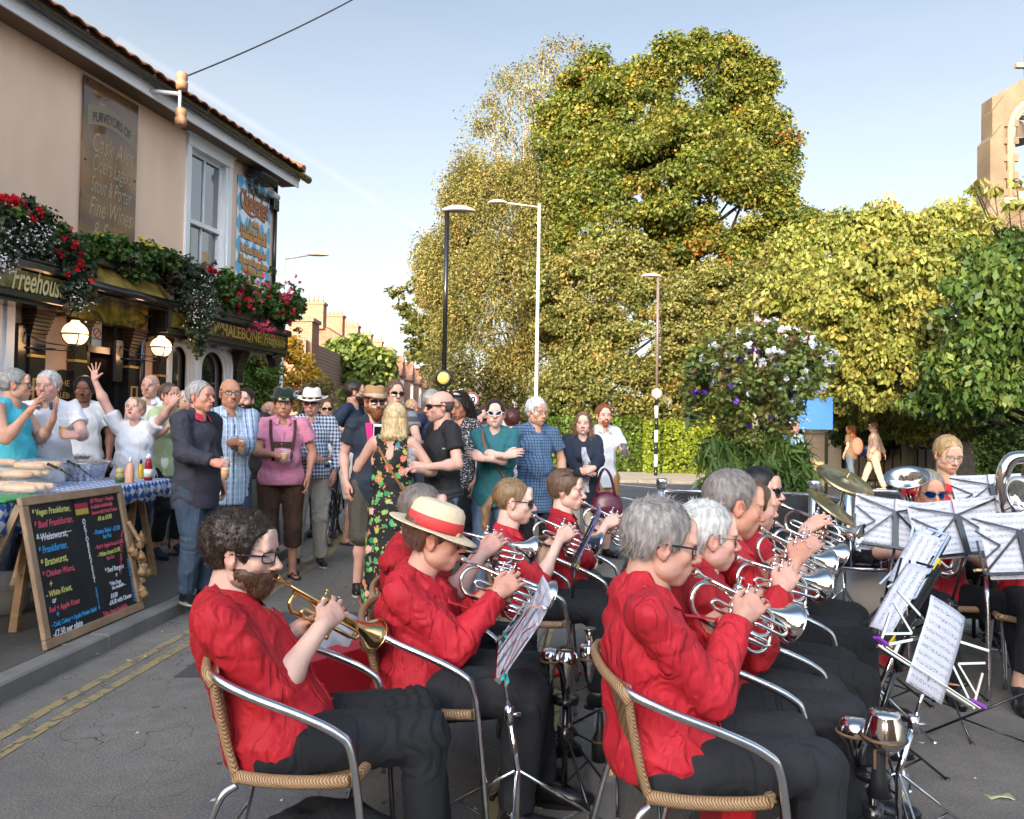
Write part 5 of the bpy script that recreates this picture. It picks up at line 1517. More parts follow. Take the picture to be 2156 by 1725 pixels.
m=MB();p=FP(553,374,.22);m.box(p,(.34,.5,.16),RW@Matrix.Rotation(.4,3,'Y'),.04);m.build('housing',BLK,r);m=MB();m.box(p-Vector((0,0,.088)),(.26,.42,.02),RW);m.build('lens',GLASS,r)
r=thing('floodlight','square floodlight hanging below the corner fascia sign','floodlight',tuple(FP(578,752,.3)))
m=MB();p=FP(577,756,.35);m.box(p,(.16,.24,.2),RW@Matrix.Rotation(.5,3,'X'),.02);m.tube([p,p+Vector((0,0,.2))],.015,6);m.build('housing',BLK,r)
r=thing('insulator_bracket','white bracket with two clay insulators on the pub eaves','bracket',tuple(FP(350,195,.4)))
m=MB();pb=FP(379,198,.62);m.tube([FP(318,192,.33),pb],.028,8);m.tube([pb+Vector((0,0,.08)),pb-Vector((0,0,.3))],.02,8);m.build('arm',WHITE,r)
for dz in(.05,-.42):
 m=MB();m.lathe([(.0,0),(.07,.0),(.075,.09),(.055,.11),(.07,.13),(.07,.2),(.05,.22),(0,.23)],pb+Vector((.03,-.02,dz)),n=14);m.build('insulator',mat('clay',(.40,.22,.12),rough=.5),r)
def cable(a,c,sag,r_,label):
 pts=[Vector(a).lerp(Vector(c),i/24)-Vector((0,0,sag*4*(i/24)*(1-i/24)))for i in range(25)]
 m=MB();m.tube(pts,r_,5);o=m.build('overhead_cable',mat('cable rubber',(.015,.015,.017),rough=.6));tag(o,label,'cable')
cable(pb+Vector((0,0,.2)),at(760,-10,11.5),.05,.011,'black overhead cable running from the insulators up across the sky')
cable(W(-8.5,ZE+2.0,-1.0),at(240,-18,7.5),.02,.008,'short piece of thin cable crossing the top left corner')
# flower boxes on the fascia
GER=[((.055,.12,.025),5),((.035,.08,.018),3),((.10,.15,.03),2)]
GRY=[((.06,.085,.045),5),((.03,.05,.025),4),((.11,.085,.06),1)]
def clump(pts,r,n,per,ls,cols,seed,flat=.8):
 rng=np.random.default_rng(seed);P=[]
 for(a,rr)in pts:
  P.append(np.array(a)+rng.normal(0,1,(n,3))*np.array(rr)*.55)
 return leaves(np.vstack(P),per,r,ls,cols,seed,flat=flat,elong=1.25)
def flowers(pts,n,r,cols,seed,petals=26,ps=.022):
 rng=np.random.default_rng(seed);C=[]
 for(a,rr)in pts:C.append(np.array(a)+rng.normal(0,1,(n,3))*np.array(rr)*.6)
 return leaves(np.vstack(C),petals,r,ps,cols,seed,elong=1.1,droop=0,jit=.2)
def fbox(label,xs,Yoff,specs,flw,trough=True):
 p0=FP(xs[0],600,OFF);root=thing('window_box',label,'flower box',tuple(p0))
 m=MB();s0,s1=fs(FP(xs[0],600,OFF)),fs(FP(xs[1],650,OFF));z=specs['z'];wbox(m,s0,s1,z,z+.16,.12,OFF+.02,.01);m.build('trough',BLK,root)
 leaf_obj('foliage',specs['leaf'],root);
 for nm,f in flw:leaf_obj(nm,[f],root,PETAL)
def q(x,y,off,rx,rz,ry=.14):
 p=FP(x,y,off);k=FOCAL/p.y;return(tuple(p),(rx/k*.8,ry+rx/k*.2,rz/k))
RED=[((.62,.01,.02),5),((.48,.01,.03),2)];PNK=[((.72,.10,.22),4),((.60,.05,.14),2)];WHF=[((.75,.76,.80),1)];YLF=[((.75,.62,.06),1)]
fbox('overflowing flower box with red geraniums above the Freehouse board',(-30,130),0,dict(z=z1b+.10,leaf=[clump([q(20,480,.38,35,50),q(70,500,.38,35,45),q(120,520,.38,30,40),q(165,560,.42,25,45),q(160,610,.48,16,40),q(0,520,.4,30,35),q(60,450,.34,30,20)],.09,55,22,.045,GRY,41),clump([q(180,540,.4,18,28),q(110,490,.38,30,25),q(25,455,.38,30,20)],.08,30,22,.055,GER,42)]),[('red_flowers',flowers([q(60,445,.45,30,22),q(30,425,.4,20,8),q(150,520,.5,22,35),q(170,570,.5,18,30),q(20,430,.42,20,10)],17,.034,RED,43)),('white_flowers',flowers([q(25,500,.55,40,35),q(80,505,.55,40,30),q(170,620,.55,14,40),q(5,550,.55,15,20)],75,.012,WHF,44,3,.016))])
fbox('sparse flower box with yellow blooms over the doorway board',(200,350),0,dict(z=FP(280,560,OFF).z-.1,leaf=[clump([q(215,515,.4,25,18),q(262,530,.4,25,14),q(310,535,.42,30,16),q(350,560,.42,28,20),q(290,560,.5,20,20)],.08,40,22,.055,GER,45),clump([q(280,555,.46,25,15),q(365,580,.5,20,20)],.07,30,20,.04,[((.10,.06,.045),1),((.06,.05,.03),1)],46)]),[('yellow_flowers',flowers([q(225,498,.45,10,6),q(290,510,.5,14,10),q(320,515,.5,10,6),q(340,530,.5,12,8)],4,.03,YLF,47))])
fbox('flower box trailing long grey stems and tiny white flowers',(372,440),0,dict(z=FP(400,600,OFF).z-.1,leaf=[clump([q(370,560,.44,22,22),q(405,580,.46,30,30),q(415,620,.52,24,40),q(425,665,.54,18,40),q(415,710,.54,9,25),q(390,620,.5,16,30)],.07,80,22,.038,GRY,48)]),[('white_flowers',flowers([q(415,660,.62,22,55),q(440,640,.6,14,40)],110,.010,WHF,49,3,.015))])
fbox('rounded flower box of pink and red geraniums on the corner board',(450,600),0,dict(z=z3b+.08,leaf=[clump([q(470,610,.45,30,38),q(515,625,.45,35,36),q(560,640,.45,35,36),q(600,650,.45,30,34),q(625,645,.45,15,22)],.08,75,22,.050,GER,50)]),[('red_flowers',flowers([q(500,620,.6,45,40),q(590,650,.6,35,32),q(450,572,.5,6,4)],26,.030,RED,51)),('pink_flowers',flowers([q(530,620,.62,55,45),q(600,635,.62,35,40),q(545,690,.62,40,14)],30,.032,PNK,52))])
# distant terraces
def simple_window(m,gm,c,w,h,ax,n,fw=.07):
 ax=Vector(ax);n=Vector(n);R=Matrix((ax,n,Vector((0,0,1)))).transposed()
 m.box(c+Vector((0,0,h/2)),(w+.1,.1,.16),R);m.box(c-Vector((0,0,h/2)),(w+.1,.14,.1),R)
 for q_ in(-1,0,1):m.box(c+ax*(w/2)*q_,(fw,.08,h),R)
 gm.add([c+ax*a*w/2+n*.02+Vector((0,0,b_*h/2))for a,b_ in((-1,-1),(1,-1),(1,1),(-1,1))],[(0,1,2,3)])
Y0=50
def terrace_house(i,label):
 y0=Y0+i*5.6;root=thing('terraced_house',label,'house',(-11,y0,0),'brick terrace across the road')
 m=MB();m.box((-13,y0+2.79,2.9),(8,5.58,5.8));m.box((-8.7,y0+1.6,2.6),(.9,2.2,5.2));m.build('wall',BRICK,root)
 r=MB();e,rd=5.75,8.3
 r.add([(-8.8,y0,e),(-8.8,y0+5.59,e),(-13,y0+5.59,rd),(-13,y0,rd),(-17.2,y0,e),(-17.2,y0+5.59,e)],[(0,1,2,3),(3,2,5,4),(0,3,4),(1,5,2)])
 r.add([(-8.1,y0+.3,5.15),(-8.1,y0+2.9,5.15),(-8.1,y0+1.6,6.7),(-10.4,y0+.3,5.15),(-10.4,y0+2.9,5.15),(-10.4,y0+1.6,6.7)],[(0,1,2),(0,2,5,3),(1,4,5,2)])
 ro=r.build('roof',SLATE,root)
 c=MB();c.box((-13,y0+.1,8.5),(1.3,.9,1.6));c.box((-13,y0+.1,9.36),(1.45,1.05,.14));ch=c.build('chimney',BRICK,ro)
 c=MB()
 for k in range(4):c.lathe([(.11,0),(.09,.5)],(-13.45+.3*k,y0+.1,9.43),n=8)
 c.build('chimney_pots',mat('pots',(.45,.30,.18)),ch)
 w=MB();g=MB()
 for(yy,zz,ww,hh,xx)in((1.6,4.0,1.5,1.6,-8.24),(1.6,1.5,1.5,1.6,-8.24),(4.3,4.0,.9,1.5,-8.98),(4.3,1.4,1.0,2.2,-8.98)):simple_window(w,g,Vector((xx,y0+yy,zz)),ww,hh,(0,1,0),(1,0,0))
 wo=w.build('window_frames',WHITE,root);g.build('panes',GLASS,wo)
for i,t_ in enumerate(('nearest brick terraced house with a gabled bay','second brick terraced house from the near end of the row','third brick terraced house from the near end of the row','fourth brick terraced house from the near end of the row','fifth brick terraced house from the near end of the row','farthest brick terraced house at the end of the row')):terrace_house(i,t_)
def block(name,label,x0,x1,y0,y1,z,m_,roofz=None,roofm=None,wins=(),axis='x'):
 root=thing(name,label,'building',((x0+x1)/2,(y0+y1)/2,0));m=MB();m.box(((x0+x1)/2,(y0+y1)/2,z/2),(x1-x0,y1-y0,z));
 if roofz and axis=='x':m.add([(x0,y0,z),(x1,y0,z),((x0+x1)/2,y0,roofz),(x0,y1,z),(x1,y1,z),((x0+x1)/2,y1,roofz)],[(0,1,2),(3,5,4)])
 m.build('wall',m_,root)
 if roofz:
  r=MB();xm=(x0+x1)/2;e=.25
  if axis=='x':r.add([(x0-e,y0-e,z-.1),(xm,y0-e,roofz+.06),(x1+e,y0-e,z-.1),(x0-e,y1+e,z-.1),(xm,y1+e,roofz+.06),(x1+e,y1+e,z-.1)],[(0,3,4,1),(1,4,5,2)])
  else:
   ym=(y0+y1)/2;r.add([(x0,y0-e,z-.1),(x0,ym,roofz),(x0,y1+e,z-.1),(x1,y0-e,z-.1),(x1,ym,roofz),(x1,y1+e,z-.1)],[(0,3,4,1),(1,4,5,2),(0,1,2),(3,5,4)])
  ro=r.build('roof',roofm or SLATE,root);md=ro.modifiers.new('s','SOLIDIFY');md.thickness=.08
 if wins:
  w=MB();g=MB()
  for(x,zz,ww,hh)in wins:simple_window(w,g,Vector((x,y0-.02,zz)),ww,hh,(1,0,0),(0,-1,0))
  wo=w.build('window_frames',WHITE,root);g.build('panes',GLASS,wo)
 return root
def bx(px_,Y):return at(px_,880,Y).x
block('brick_building','pale flat roofed brick building closing the far end of the street',bx(880,92),bx(1040,92),92,104,8.6,BRICKP,wins=[(bx(915,92),6.6,1.8,1.6),(bx(940,92),6.6,1.8,1.6),(bx(915,92),3.4,1.8,1.6),(bx(940,92),3.4,1.8,1.6)])
block('white_gable_house','white house gable behind the black beacon pole',bx(949,84),bx(985,84),84,90,5.6,mat('white wall',(.75,.70,.62)),9.0,SLATE)
block('brick_house','low red roofed brick house in the far street',bx(905,80),bx(948,80),80,86,2.8,BRICK,5.0,SLATE,axis='y')
hs_=block('brick_house','brick house wall with tall chimney showing past the pub corner',bx(585,32),bx(640,32),32,40,5.0,BRICK)
m=MB();m.box((bx(622,32),33.0,4.9),(1.0,1.2,1.9));m.box((bx(622,32),33.0,5.9),(1.15,1.35,.16));m.build('chimney',BRICK,hs_)
block('cream_house','cream gabled house end behind the round tree',bx(640,46),bx(722,46),46,54,3.4,mat('cream wall',(.45,.33,.24)),5.4,SLATE)
m=MB();m.box((bx(600,21),21.6,.75),(3.4,.2,1.5));o=m.build('garden_wall',mat('peach garden wall',(.62,.42,.28),rough=.9,var=.1));tag(o,'low peach garden wall behind the men in hats','wall')
fr=thing('wooden_fence','brown vertical board fence behind the cyclist','fence',(bx(725,18),18,0));x0,x1=bx(690,18),bx(800,18);k=0
m=MB();x=x0
while x<x1:m.box((x,18+.01*(k%2),.9+.02*(k%3)),(.14,.03,1.75+.04*(k%3)));x+=.15;k+=1
m.build('boards',mat('weathered fence wood',(.16,.11,.07),rough=.9,var=.3,vscale=5),fr);m=MB();m.box(((x0+x1)/2,18.05,1.4),(x1-x0,.06,.09));m.build('rail',BARK,fr)
# church belfry on the right
chb=thing('church_belfry','stone church bell gable with pointed arch above the cherry trees','church',(15,24,0))
Yc=24;
def cx(px_):return at(px_,500,Yc).x
def cz(py_,px_=2120):return at(px_,py_,Yc).z
m=MB();xl,xr=cx(2088),cx(2290)
AX0,AX1=cx(2124),cx(2245);az0,az1=cz(420),cz(212)
def prism(m,pts,y0,y1):
 n=len(pts);m.add([(x,y0,z)for x,z in pts]+[(x,y1,z)for x,z in pts],[tuple(range(n)),tuple(range(n,2*n))[::-1]]+[(i,n+i,n+(i+1)%n,(i+1)%n)for i in range(n)])
xm=(AX0+AX1)/2;aw_=(AX1-AX0)/2;hz=az1-aw_*1.25
def parch(w,top):return[(xm-w*math.cos(math.pi/2*t),hz+(top-hz)*math.sin(math.pi/2*t)**.8)for t in[i/8 for i in range(9)]]
L=parch(aw_,az1);gx=cz(150)
for i in range(8):
 (xa,za),(xb,zb)=L[i],L[i+1]
 def gt(x):return cz(205)+(x-xl)/(xm-xl)*(cz(148)-cz(205))
 prism(m,[(xa,za),(xb,zb),(xb,gt(xb)),(xa,gt(xa))],Yc,Yc+.55);prism(m,[(2*xm-xb,zb),(2*xm-xa,za),(2*xm-xa,gt(xa)),(2*xm-xb,gt(xb))],Yc,Yc+.55)
prism(m,[(xl,az0),(AX0,az0),(AX0,gt(AX0)),(xl,gt(xl))],Yc,Yc+.55);prism(m,[(AX1,az0),(xr,az0),(xr,gt(xl)),(AX1,gt(AX0))],Yc,Yc+.55)
m.box(((xl+xr)/2,Yc+.7,az0/2),(xr-xl-.1,.9,az0))
def but(xa,xb,yt,dy):
 z=cz(yt);a,c=cx(xa),cx(xb);m.add([(a,Yc-dy,0),(c,Yc-dy,0),(c,Yc+.4,0),(a,Yc+.4,0),(a,Yc-dy,z-.5),(c,Yc-dy,z),(c,Yc+.4,z),(a,Yc+.4,z-.5)],[(0,1,5,4),(1,2,6,5),(2,3,7,6),(3,0,4,7),(4,5,6,7)])
but(2084,2109,205,.12);but(2073,2100,268,.28);but(2048,2096,425,.42)
for k in range(5):m.box((xl+.55,Yc-.03,az0+.2+k*.55),(.5,.1,.22))
m.build('stonework',STONE,chb)
m=MB();path=[(AX0,az0)]+L+[(2*xm-x,z)for x,z in L[::-1][1:]]+[(AX1,az0)]
for e,dy in((0.0,-.05),(.10,.03)):m.tube([(x+(e if x<xm else-e),Yc+dy,z-(e if z>az0+.1 else 0))for x,z in path],.10,8)
m.box((xm,Yc-.05,az0-.08),(AX1-AX0+.5,.25,.2));m.build('arch_moulding',STONEL,chb)
m=MB();m.box((xm,Yc+.5,cz(120)),(.14,.14,1.2));m.box((xm,Yc+.5,cz(122)),(.75,.14,.15));m.build('stone_cross',STONEL,chb)
m=MB();m.lathe([(.42,0),(.40,.05),(.30,.25),(.24,.5),(.2,.62),(.1,.7),(0,.72)],(cx(2160),Yc+.5,cz(288)),n=20);m.tube([(AX0,Yc+.5,cz(288)+.82),(AX1,Yc+.5,cz(288)+.82)],.07,6);m.build('bell',mat('bronze bell',(.14,.11,.08),rough=.5,metal=.6),chb)
def pinnacle(px_,ytop,ybot,Y,label,r0):
 p,q_=at(px_,ytop,Y),at(px_,ybot,Y);root=thing('pinnacle',label,'pinnacle',(p.x,p.y,0));m=MB();m.lathe([(r0*.18,p.z),(r0*.62,q_.z+.0),(r0,q_.z-.2)],(p.x,p.y,0),n=8,smooth=False);m.build('spirelet',STONEL,root);m=MB();m.box((p.x,p.y,(q_.z-.2)/2),(r0*1.7,r0*1.7,q_.z-.2));m.build('shaft',STONE,root)
pinnacle(1873,405,470,30,'pale stone pinnacle rising over the middle of the cherry trees',.95)
pinnacle(2071,352,440,25,'tapering stone pinnacle just left of the bell gable',.6)
nv=block('church_nave','dark stone church wall with pointed doorway behind the trees at right',10.5,24,20.5,26,4.2,STONE)
m=MB()
for k in range(4):
 w=1.0-k*.13;xx=at(2100,850,20.4).x;m.tube([(xx-w,20.42-k*.03,.1),(xx-w,20.42-k*.03,1.7)]+[(xx-w*math.cos(t*math.pi/16),20.42-k*.03,1.7+w*1.25*math.sin(t*math.pi/16))for t in range(1,16)]+[(xx+w,20.42-k*.03,1.7),(xx+w,20.42-k*.03,.1)],.07,6)
m.build('doorway_arch',STONEL,nv)
r=thing('gate_pillar','pale brick gate pillar with stone cap in the sun by the hedge end','pillar',(*gnd(1745,1020)[:2],0));g0=gnd(1745,1012);k=FOCAL/g0.y;w=66/k
m=MB();m.box((g0.x,g0.y+w/2,.72),(w,w*.7,1.44));m.build('brickwork',BRICKP,r);m=MB();m.box((g0.x,g0.y+w/2,1.50),(w+.1,w*.7+.1,.14),bev=.03);m.build('cap',STONEL,r)
r=thing('iron_railings','black iron railings behind the walking couple','railings',(9.5,20.2,0));m=MB();x0,x1=at(1780,950,20).x,at(2010,950,20).x
for z_ in(.25,1.12):m.box(((x0+x1)/2,20.2,z_),(x1-x0,.05,.06))
m.build('rails',BLK,r);x=x0
while x<x1:
 m=MB();m.box((x,20.2,.62),(.03,.03,1.15));m.build('bar',BLK,r);x+=.22
m=MB();a,c=at(1985,900,18).x,at(2240,900,18).x;m.box(((a+c)/2,18.2,.7),(c-a,.35,1.4));m.box(((a+c)/2,18.2,1.45),(c-a+.1,.45,.12));o=m.build('brick_wall',mat('dark old brick',(.13,.095,.075),rough=.9,var=.3,vscale=9));tag(o,'dark old brick wall behind the drummer','wall')
r=thing('blue_board','bright blue church notice board behind the flower basket','sign',tuple(gnd(1715,1010)))
p,q_=at(1664,835,18.2),at(1752,905,18.2);m=MB();m.box(((p.x+q_.x)/2,18.2,(p.z+q_.z)/2),(q_.x-p.x,.08,p.z-q_.z));m.build('panel',mat('blue vinyl',(.04,.16,.62),rough=.5),r);m=MB();m.box((p.x+.1,18.28,.75),(.06,.06,1.5));m.box((q_.x-.1,18.28,.75),(.06,.06,1.5));m.build('posts',BLK,r)
r=thing('church_sign','small blue and white lettered sign on the railings','sign',tuple(gnd(1815,990)));p,q_=at(1808,938,20.1),at(1835,960,20.1);m=MB();m.box(((p.x+q_.x)/2,20.12,(p.z+q_.z)/2),(q_.x-p.x,.03,p.z-q_.z));m.build('panel',mat('blue sign',(.04,.12,.50)),r)
m=MB();put_text(m,'CHURCH',.11,((p.x+q_.x)/2,20.09,(p.z+q_.z)/2+.06),(1,0,0),(0,0,1));m.build('lettering',WHITE,r)
# unseen buildings behind the camera, placed and sized to shade the street
block('street_building','long brick building behind the viewer shading the street',-60,-8.2,-42,-30,11.6,BRICK)
block('street_building','lower brick building behind the viewer at the right',-8.1,-5.0,-42,-30,9.2,BRICKP)
block('street_building','tall brick building behind the viewer shading the church side',-4.9,30,-42,-30,15.6,BRICK)
# props
SILVER=mat('polished silver plate',(.74,.72,.69),rough=.13,metal=1.0,var=.08,vscale=20,rvar=.05)
BRASS=mat('lacquered brass',(.72,.50,.22),rough=.20,metal=1.0,var=.10,vscale=14,rvar=.06)
ALU=mat('brushed aluminium',(.70,.70,.71),rough=.26,metal=1.0,var=.10,vscale=30,bump=.0003,bscale=200)
CHROME=mat('chrome',(.75,.75,.76),rough=.10,metal=1.0)
PAPER=NT('sheet music paper',rough=.7)
def staff_mat(name,U_,V_,o,base=(.52,.53,.59),w=.22):
 """printed music staves: lines across V, notes as noise blots"""
 t=NT(name,rough=.7)
 def dot(v):
  n=t.n('ShaderNodeVectorMath',operation='DOT_PRODUCT');s_=t.n('ShaderNodeVectorMath',operation='SUBTRACT');t.nt.links.new(t.co,s_.inputs[0]);s_.inputs[1].default_value=o
  t.nt.links.new(s_.outputs[0],n.inputs[0]);n.inputs[1].default_value=v;return n.outputs['Value']
 u,v=dot(Vector(U_).normalized()),dot(Vector(V_).normalized())
 row=t.math('FRACT',t.math('MULTIPLY',v,1/.030));inrow=t.math('MULTIPLY',t.math('GREATER_THAN',row,.22),t.math('LESS_THAN',row,.66))
 ln=t.math('LESS_THAN',t.math('FRACT',t.math('MULTIPLY',row,11.0)),.30)
 nz=t.noise(210,1);blot=t.math('GREATER_THAN',nz,.56)
 ink=t.math('MULTIPLY',inrow,t.math('MAXIMUM',t.math('MULTIPLY',ln,.45),t.math('MULTIPLY',blot,.95)))
 edge=t.math('LESS_THAN',t.math('ABSOLUTE',u),w)
 ink=t.math('MULTIPLY',ink,edge)
 t.b.inputs['Subsurface Weight'].default_value=.0
 return t.color(t.mix(t.math('MULTIPLY',ink,.75),base,(.06,.06,.09)))
RATTAN=NT('rattan cane wrap',rough=.45)
def rattan(name,sc):
 t=NT(name,rough=.45);s=t.sep()
 w=t.n('ShaderNodeTexWave',{'Scale':sc,'Distortion':.6,'Vector':t.co},bands_direction='DIAGONAL');w.inputs['Detail Scale'].default_value=2
 c=t.ramp(w.outputs['Fac'],[(.0,(.13,.065,.03)),(.35,(.34,.20,.095)),(1,(.46,.29,.15))])
 t.bump(w.outputs['Fac'],.0015)
 return t.color(c)
CANE=rattan('rattan cane wrap',62)
WEAVE=NT('woven wicker',rough=.6)
_ck=WEAVE.n('ShaderNodeTexChecker',{'Scale':90.0,'Vector':WEAVE.co});WEAVE.bump(_ck.outputs['Fac'],.002)
WEAVE=WEAVE.color(WEAVE.mix(_ck.outputs['Fac'],(.30,.18,.09),(.10,.055,.025)))
def make_chair():
 r=thing('bistro_chair','chair','chair')
 def curve(name,pts,rr,m,n=10,sub=6,par=r):
  b=MB();b.tube(bez(pts,sub),rr,n);return b.build(name,m,par)
 for s in(-1,1):
  curve('armrest',[(s*.16,-.275,.745),(s*.235,-.235,.738),(s*.262,-.12,.700),(s*.268,.06,.645),(s*.268,.17,.600),(s*.266,.215,.55),(s*.262,.245,.38),(s*.258,.285,.012)],.0135,ALU)
  curve('rear_leg',[(s*.20,-.17,.43),(s*.225,-.215,.40),(s*.235,-.26,.28),(s*.25,-.33,.012)],.0125,ALU)
  curve('back_post',[(s*.225,-.245,.72),(s*.218,-.235,.66),(s*.205,-.205,.54),(s*.20,-.175,.455)],.0145,CANE)
  curve('side_rail',[(s*.20,-.18,.452),(s*.218,-.05,.447),(s*.222,.10,.447),(s*.21,.20,.447)],.0185,CANE)
 curve('back_rim',[(-.228,-.245,.715),(-.215,-.275,.75),(-.11,-.31,.765),(0,-.32,.77),(.11,-.31,.765),(.215,-.275,.75),(.228,-.245,.715)],.0155,CANE)
 curve('front_rail',[(-.21,.20,.447),(-.14,.232,.447),(0,.24,.447),(.14,.232,.447),(.21,.20,.447)],.0185,CANE)
 b=MB();b.grid([[Vector((x*.205,y,.448-.03*(1-x*x)*math.sin(math.pi*min(1,max(0,(y+.18)/.4)))))for y in[-.18+.41*j/8 for j in range(9)]]for x in[-1+2*i/8 for i in range(9)]])
 o=b.build('seat',WEAVE,r);md=o.modifiers.new('s','SOLIDIFY');md.thickness=.006
 b=MB();b.grid([[Vector((x*(.20+.018*z/.35),-.19-.06*z/.35-.07*(1-x*x)*(.3+z/.5),.46+z))for z in[.295*j/8 for j in range(9)]]for x in[-1+2*i/8 for i in range(9)]])
 o=b.build('backrest',WEAVE,r);md=o.modifiers.new('s','SOLIDIFY');md.thickness=.006
 b=MB();b.tube([(-.25,-.30,.16),(.25,-.30,.16)],.009,8);b.build('stretcher',ALU,r)
 return r
CH0=make_chair();_used=[]
def chair(pos,face,label):
 o=CH0 if not _used else copy_tree(CH0)
 _used.append(o);f=dirv(face);o.location=(pos[0],pos[1],pos[2]if len(pos)>2 else 0);o.scale=(1,.86,1);o.rotation_euler=(0,0,math.atan2(f[1],f[0])-math.pi/2)
 tag(o,label,'chair','aluminium and rattan chairs of the band');return o
def frame4(o,y,z):
 y=Vector(y).normalized();z=Vector(z);x=y.cross(z).normalized();z=x.cross(y)
 return Matrix(((x.x,y.x,z.x,o[0]),(x.y,y.y,z.y,o[1]),(x.z,y.z,z.z,o[2]),(0,0,0,1)))
def put(o,M):o.matrix_world=M
def cornet(label,o,d,up,m=None,trumpet=False,name='cornet'):
 m=m or SILVER;r=thing(name,label,name,(0,0,0),'brass instruments held by the band');L=.49 if trumpet else.37;x0=-.012
 b=MB();b.lathe([(.0135,-.002),(.0135,.004),(.011,.012),(.0055,.03),(.006,.06)],(0,0,0),(0,1,0),n=14);b.build('mouthpiece',m,r,False)
 bb=MB();prof=[]
 for i in range(22):
  t=i/21;y=L-(L-.10)*t;prof.append((max(.0075,.060*math.exp(-t*9.0)+.012*math.exp(-t*2.2)+.0028),y))
 prof[0]=(.061,L);prof.insert(0,(.0605,L+.001))
 n=28;bb.lathe([(p[0]-.0012,p[1]-.0005)for p in prof[::-1][14:]],(x0*2,0,0),(0,1,0),n=n)
 bb.f=bb.f[:-0 or None];bb=MB();
 V=[];F=[]
 full=prof+[]
 outer=[(p[0],p[1])for p in full];inner=[(max(.004,p[0]-.0012),p[1]+.0006)for p in full[:14]][::-1]
 ring=inner+outer
 for(rr,y)in ring:
  for k in range(n):a=2*math.pi*k/n;V.append((x0*2+rr*math.cos(a),y,rr*math.sin(a)))
 for i in range(len(ring)-1):
  for k in range(n):F.append((i*n+k,(i+1)*n+k,(i+1)*n+(k+1)%n,i*n+(k+1)%n))
 bb.add(V,F,True);bb.tube([(x0*2+.061*math.cos(2*math.pi*k/n),L,.061*math.sin(2*math.pi*k/n))for k in range(n)],.0016,6,closed=True);bb.build('bell',m,r,False)
 t=MB();br=.030 if trumpet else.052;yb=.13 if trumpet else.085;vy=.215 if trumpet else.16
 arc=[(x0*2+0,yb-br*math.sin(math.pi*i/10),-br+br*math.cos(math.pi*i/10))for i in range(11)]
 t.tube([(x0*2,.11,0)]+arc+[(x0*2,vy,-2*br)],.0072,10)
 fr=.026 if trumpet else.040;yf=.36 if trumpet else.255;
 arc=[(0,yf+fr*math.sin(math.pi*i/10),-fr+fr*math.cos(math.pi*i/10))for i in range(11)]
 t.tube([(0,.055,0)]+arc+[(0,vy+.06,-2*fr)],[.0052]*1+[.0062]*12,10)
 t.build('tubing',m,r,False)
 for k in range(3):
  y=vy+.030*k;v=MB();v.lathe([(.0125,-.092),(.0135,-.090),(.0135,-.080),(.0118,-.078),(.0118,.012),(.0135,.014),(.0135,.024),(.010,.028),(.003,.030),(.003,.046-.008*(k==1)),(.0085,.047-.008*(k==1)),(.0085,.051-.008*(k==1)),(0,.052-.008*(k==1))],(x0,y,0),n=14);v.build('valve',m,r,False)
 s=MB()
 for(ys,ye,xx,z1,z2)in((vy+.07,vy+.155,.022,-.030,-.055),(vy-.012,vy-.075,.016,-.045,-.068),(vy+.03,vy+.06,-.045,-.04,-.062)):
  mid=(z1+z2)/2;sg=1 if ye>ys else-1;s.tube([(x0,ys-sg*.03,z1),(xx,ys,z1),(xx,ye,z1),(xx,ye+sg*.010,(z1+mid)/2),(xx,ye+sg*.013,mid),(xx,ye+sg*.010,(z2+mid)/2),(xx,ye,z2),(xx,ys,z2),(x0,ys-sg*.03,z2)],.0055,8)
 if not trumpet:
  s.tube([(.004,vy+.05,-.10),(.004,yf+.03,-.10),(.004,yf+.045,-.092),(.004,yf+.03,-.084),(.004,vy+.05,-.084)],.006,8)
  ring=[(x0+.0,vy+.10+.048*math.cos(2*math.pi*i/24),-.078+.048*math.sin(2*math.pi*i/24))for i in range(24)];s.tube(ring,.0058,8,closed=True)
 s.build('slide',m,r,False)
 b=MB();b.tube([(x0,vy-.01,-.02),(x0*2,.12,.0)],.003,6);b.tube([(0,.15,0),(x0*2,.15,0)],.003,6);b.tube([(0,yf-.02,0),(x0*2,yf-.02,0)],.003,6);b.tube([(0,vy+.075,.0),(0,vy+.085,.022),(0,vy+.10,.02)],.003,6);b.build('brace',m,r,False)
 put(r,frame4(o,d,up)@Matrix.Scale(1.0 if trumpet else 1.10,4));return r
REDS=[]
def red_mat(i):
 base=[(.42,.008,.016),(.47,.012,.024),(.40,.007,.014),(.50,.018,.03)][i%4]
 return mat('red shirt cloth',base,rough=.72,var=.09,vscale=4+i%3,bump=.0005,bscale=900,wrinkle=.030,wscale=9,sheen=.0)
BLKC=mat('black trouser cloth',(.010,.011,.013),rough=.9,var=.25,vscale=5,bump=.0005,bscale=800,wrinkle=.026,wscale=6,sheen=.0)
BLKC2=mat('dark charcoal cloth',(.015,.016,.019),rough=.85,var=.25,bump=.0005,bscale=800,wrinkle=.026,wscale=6,sheen=.0)
LEATHER=mat('black leather shoe',(.012,.012,.013),rough=.3)
SPECS=mat('black spectacle frame',(.012,.013,.018),rough=.25)
WIRE=mat('thin metal spectacle frame',(.25,.22,.18),rough=.3,metal=1)
S1C,S2C,S3C,S4C=(.56,.33,.25),(.60,.37,.28),(.54,.28,.20),(.48,.26,.18)
GREY=(.30,.29,.275);WHITEH=(.52,.51,.49);DBR=(.028,.017,.011);BRN=(.10,.055,.03);BLD=(.46,.33,.17)
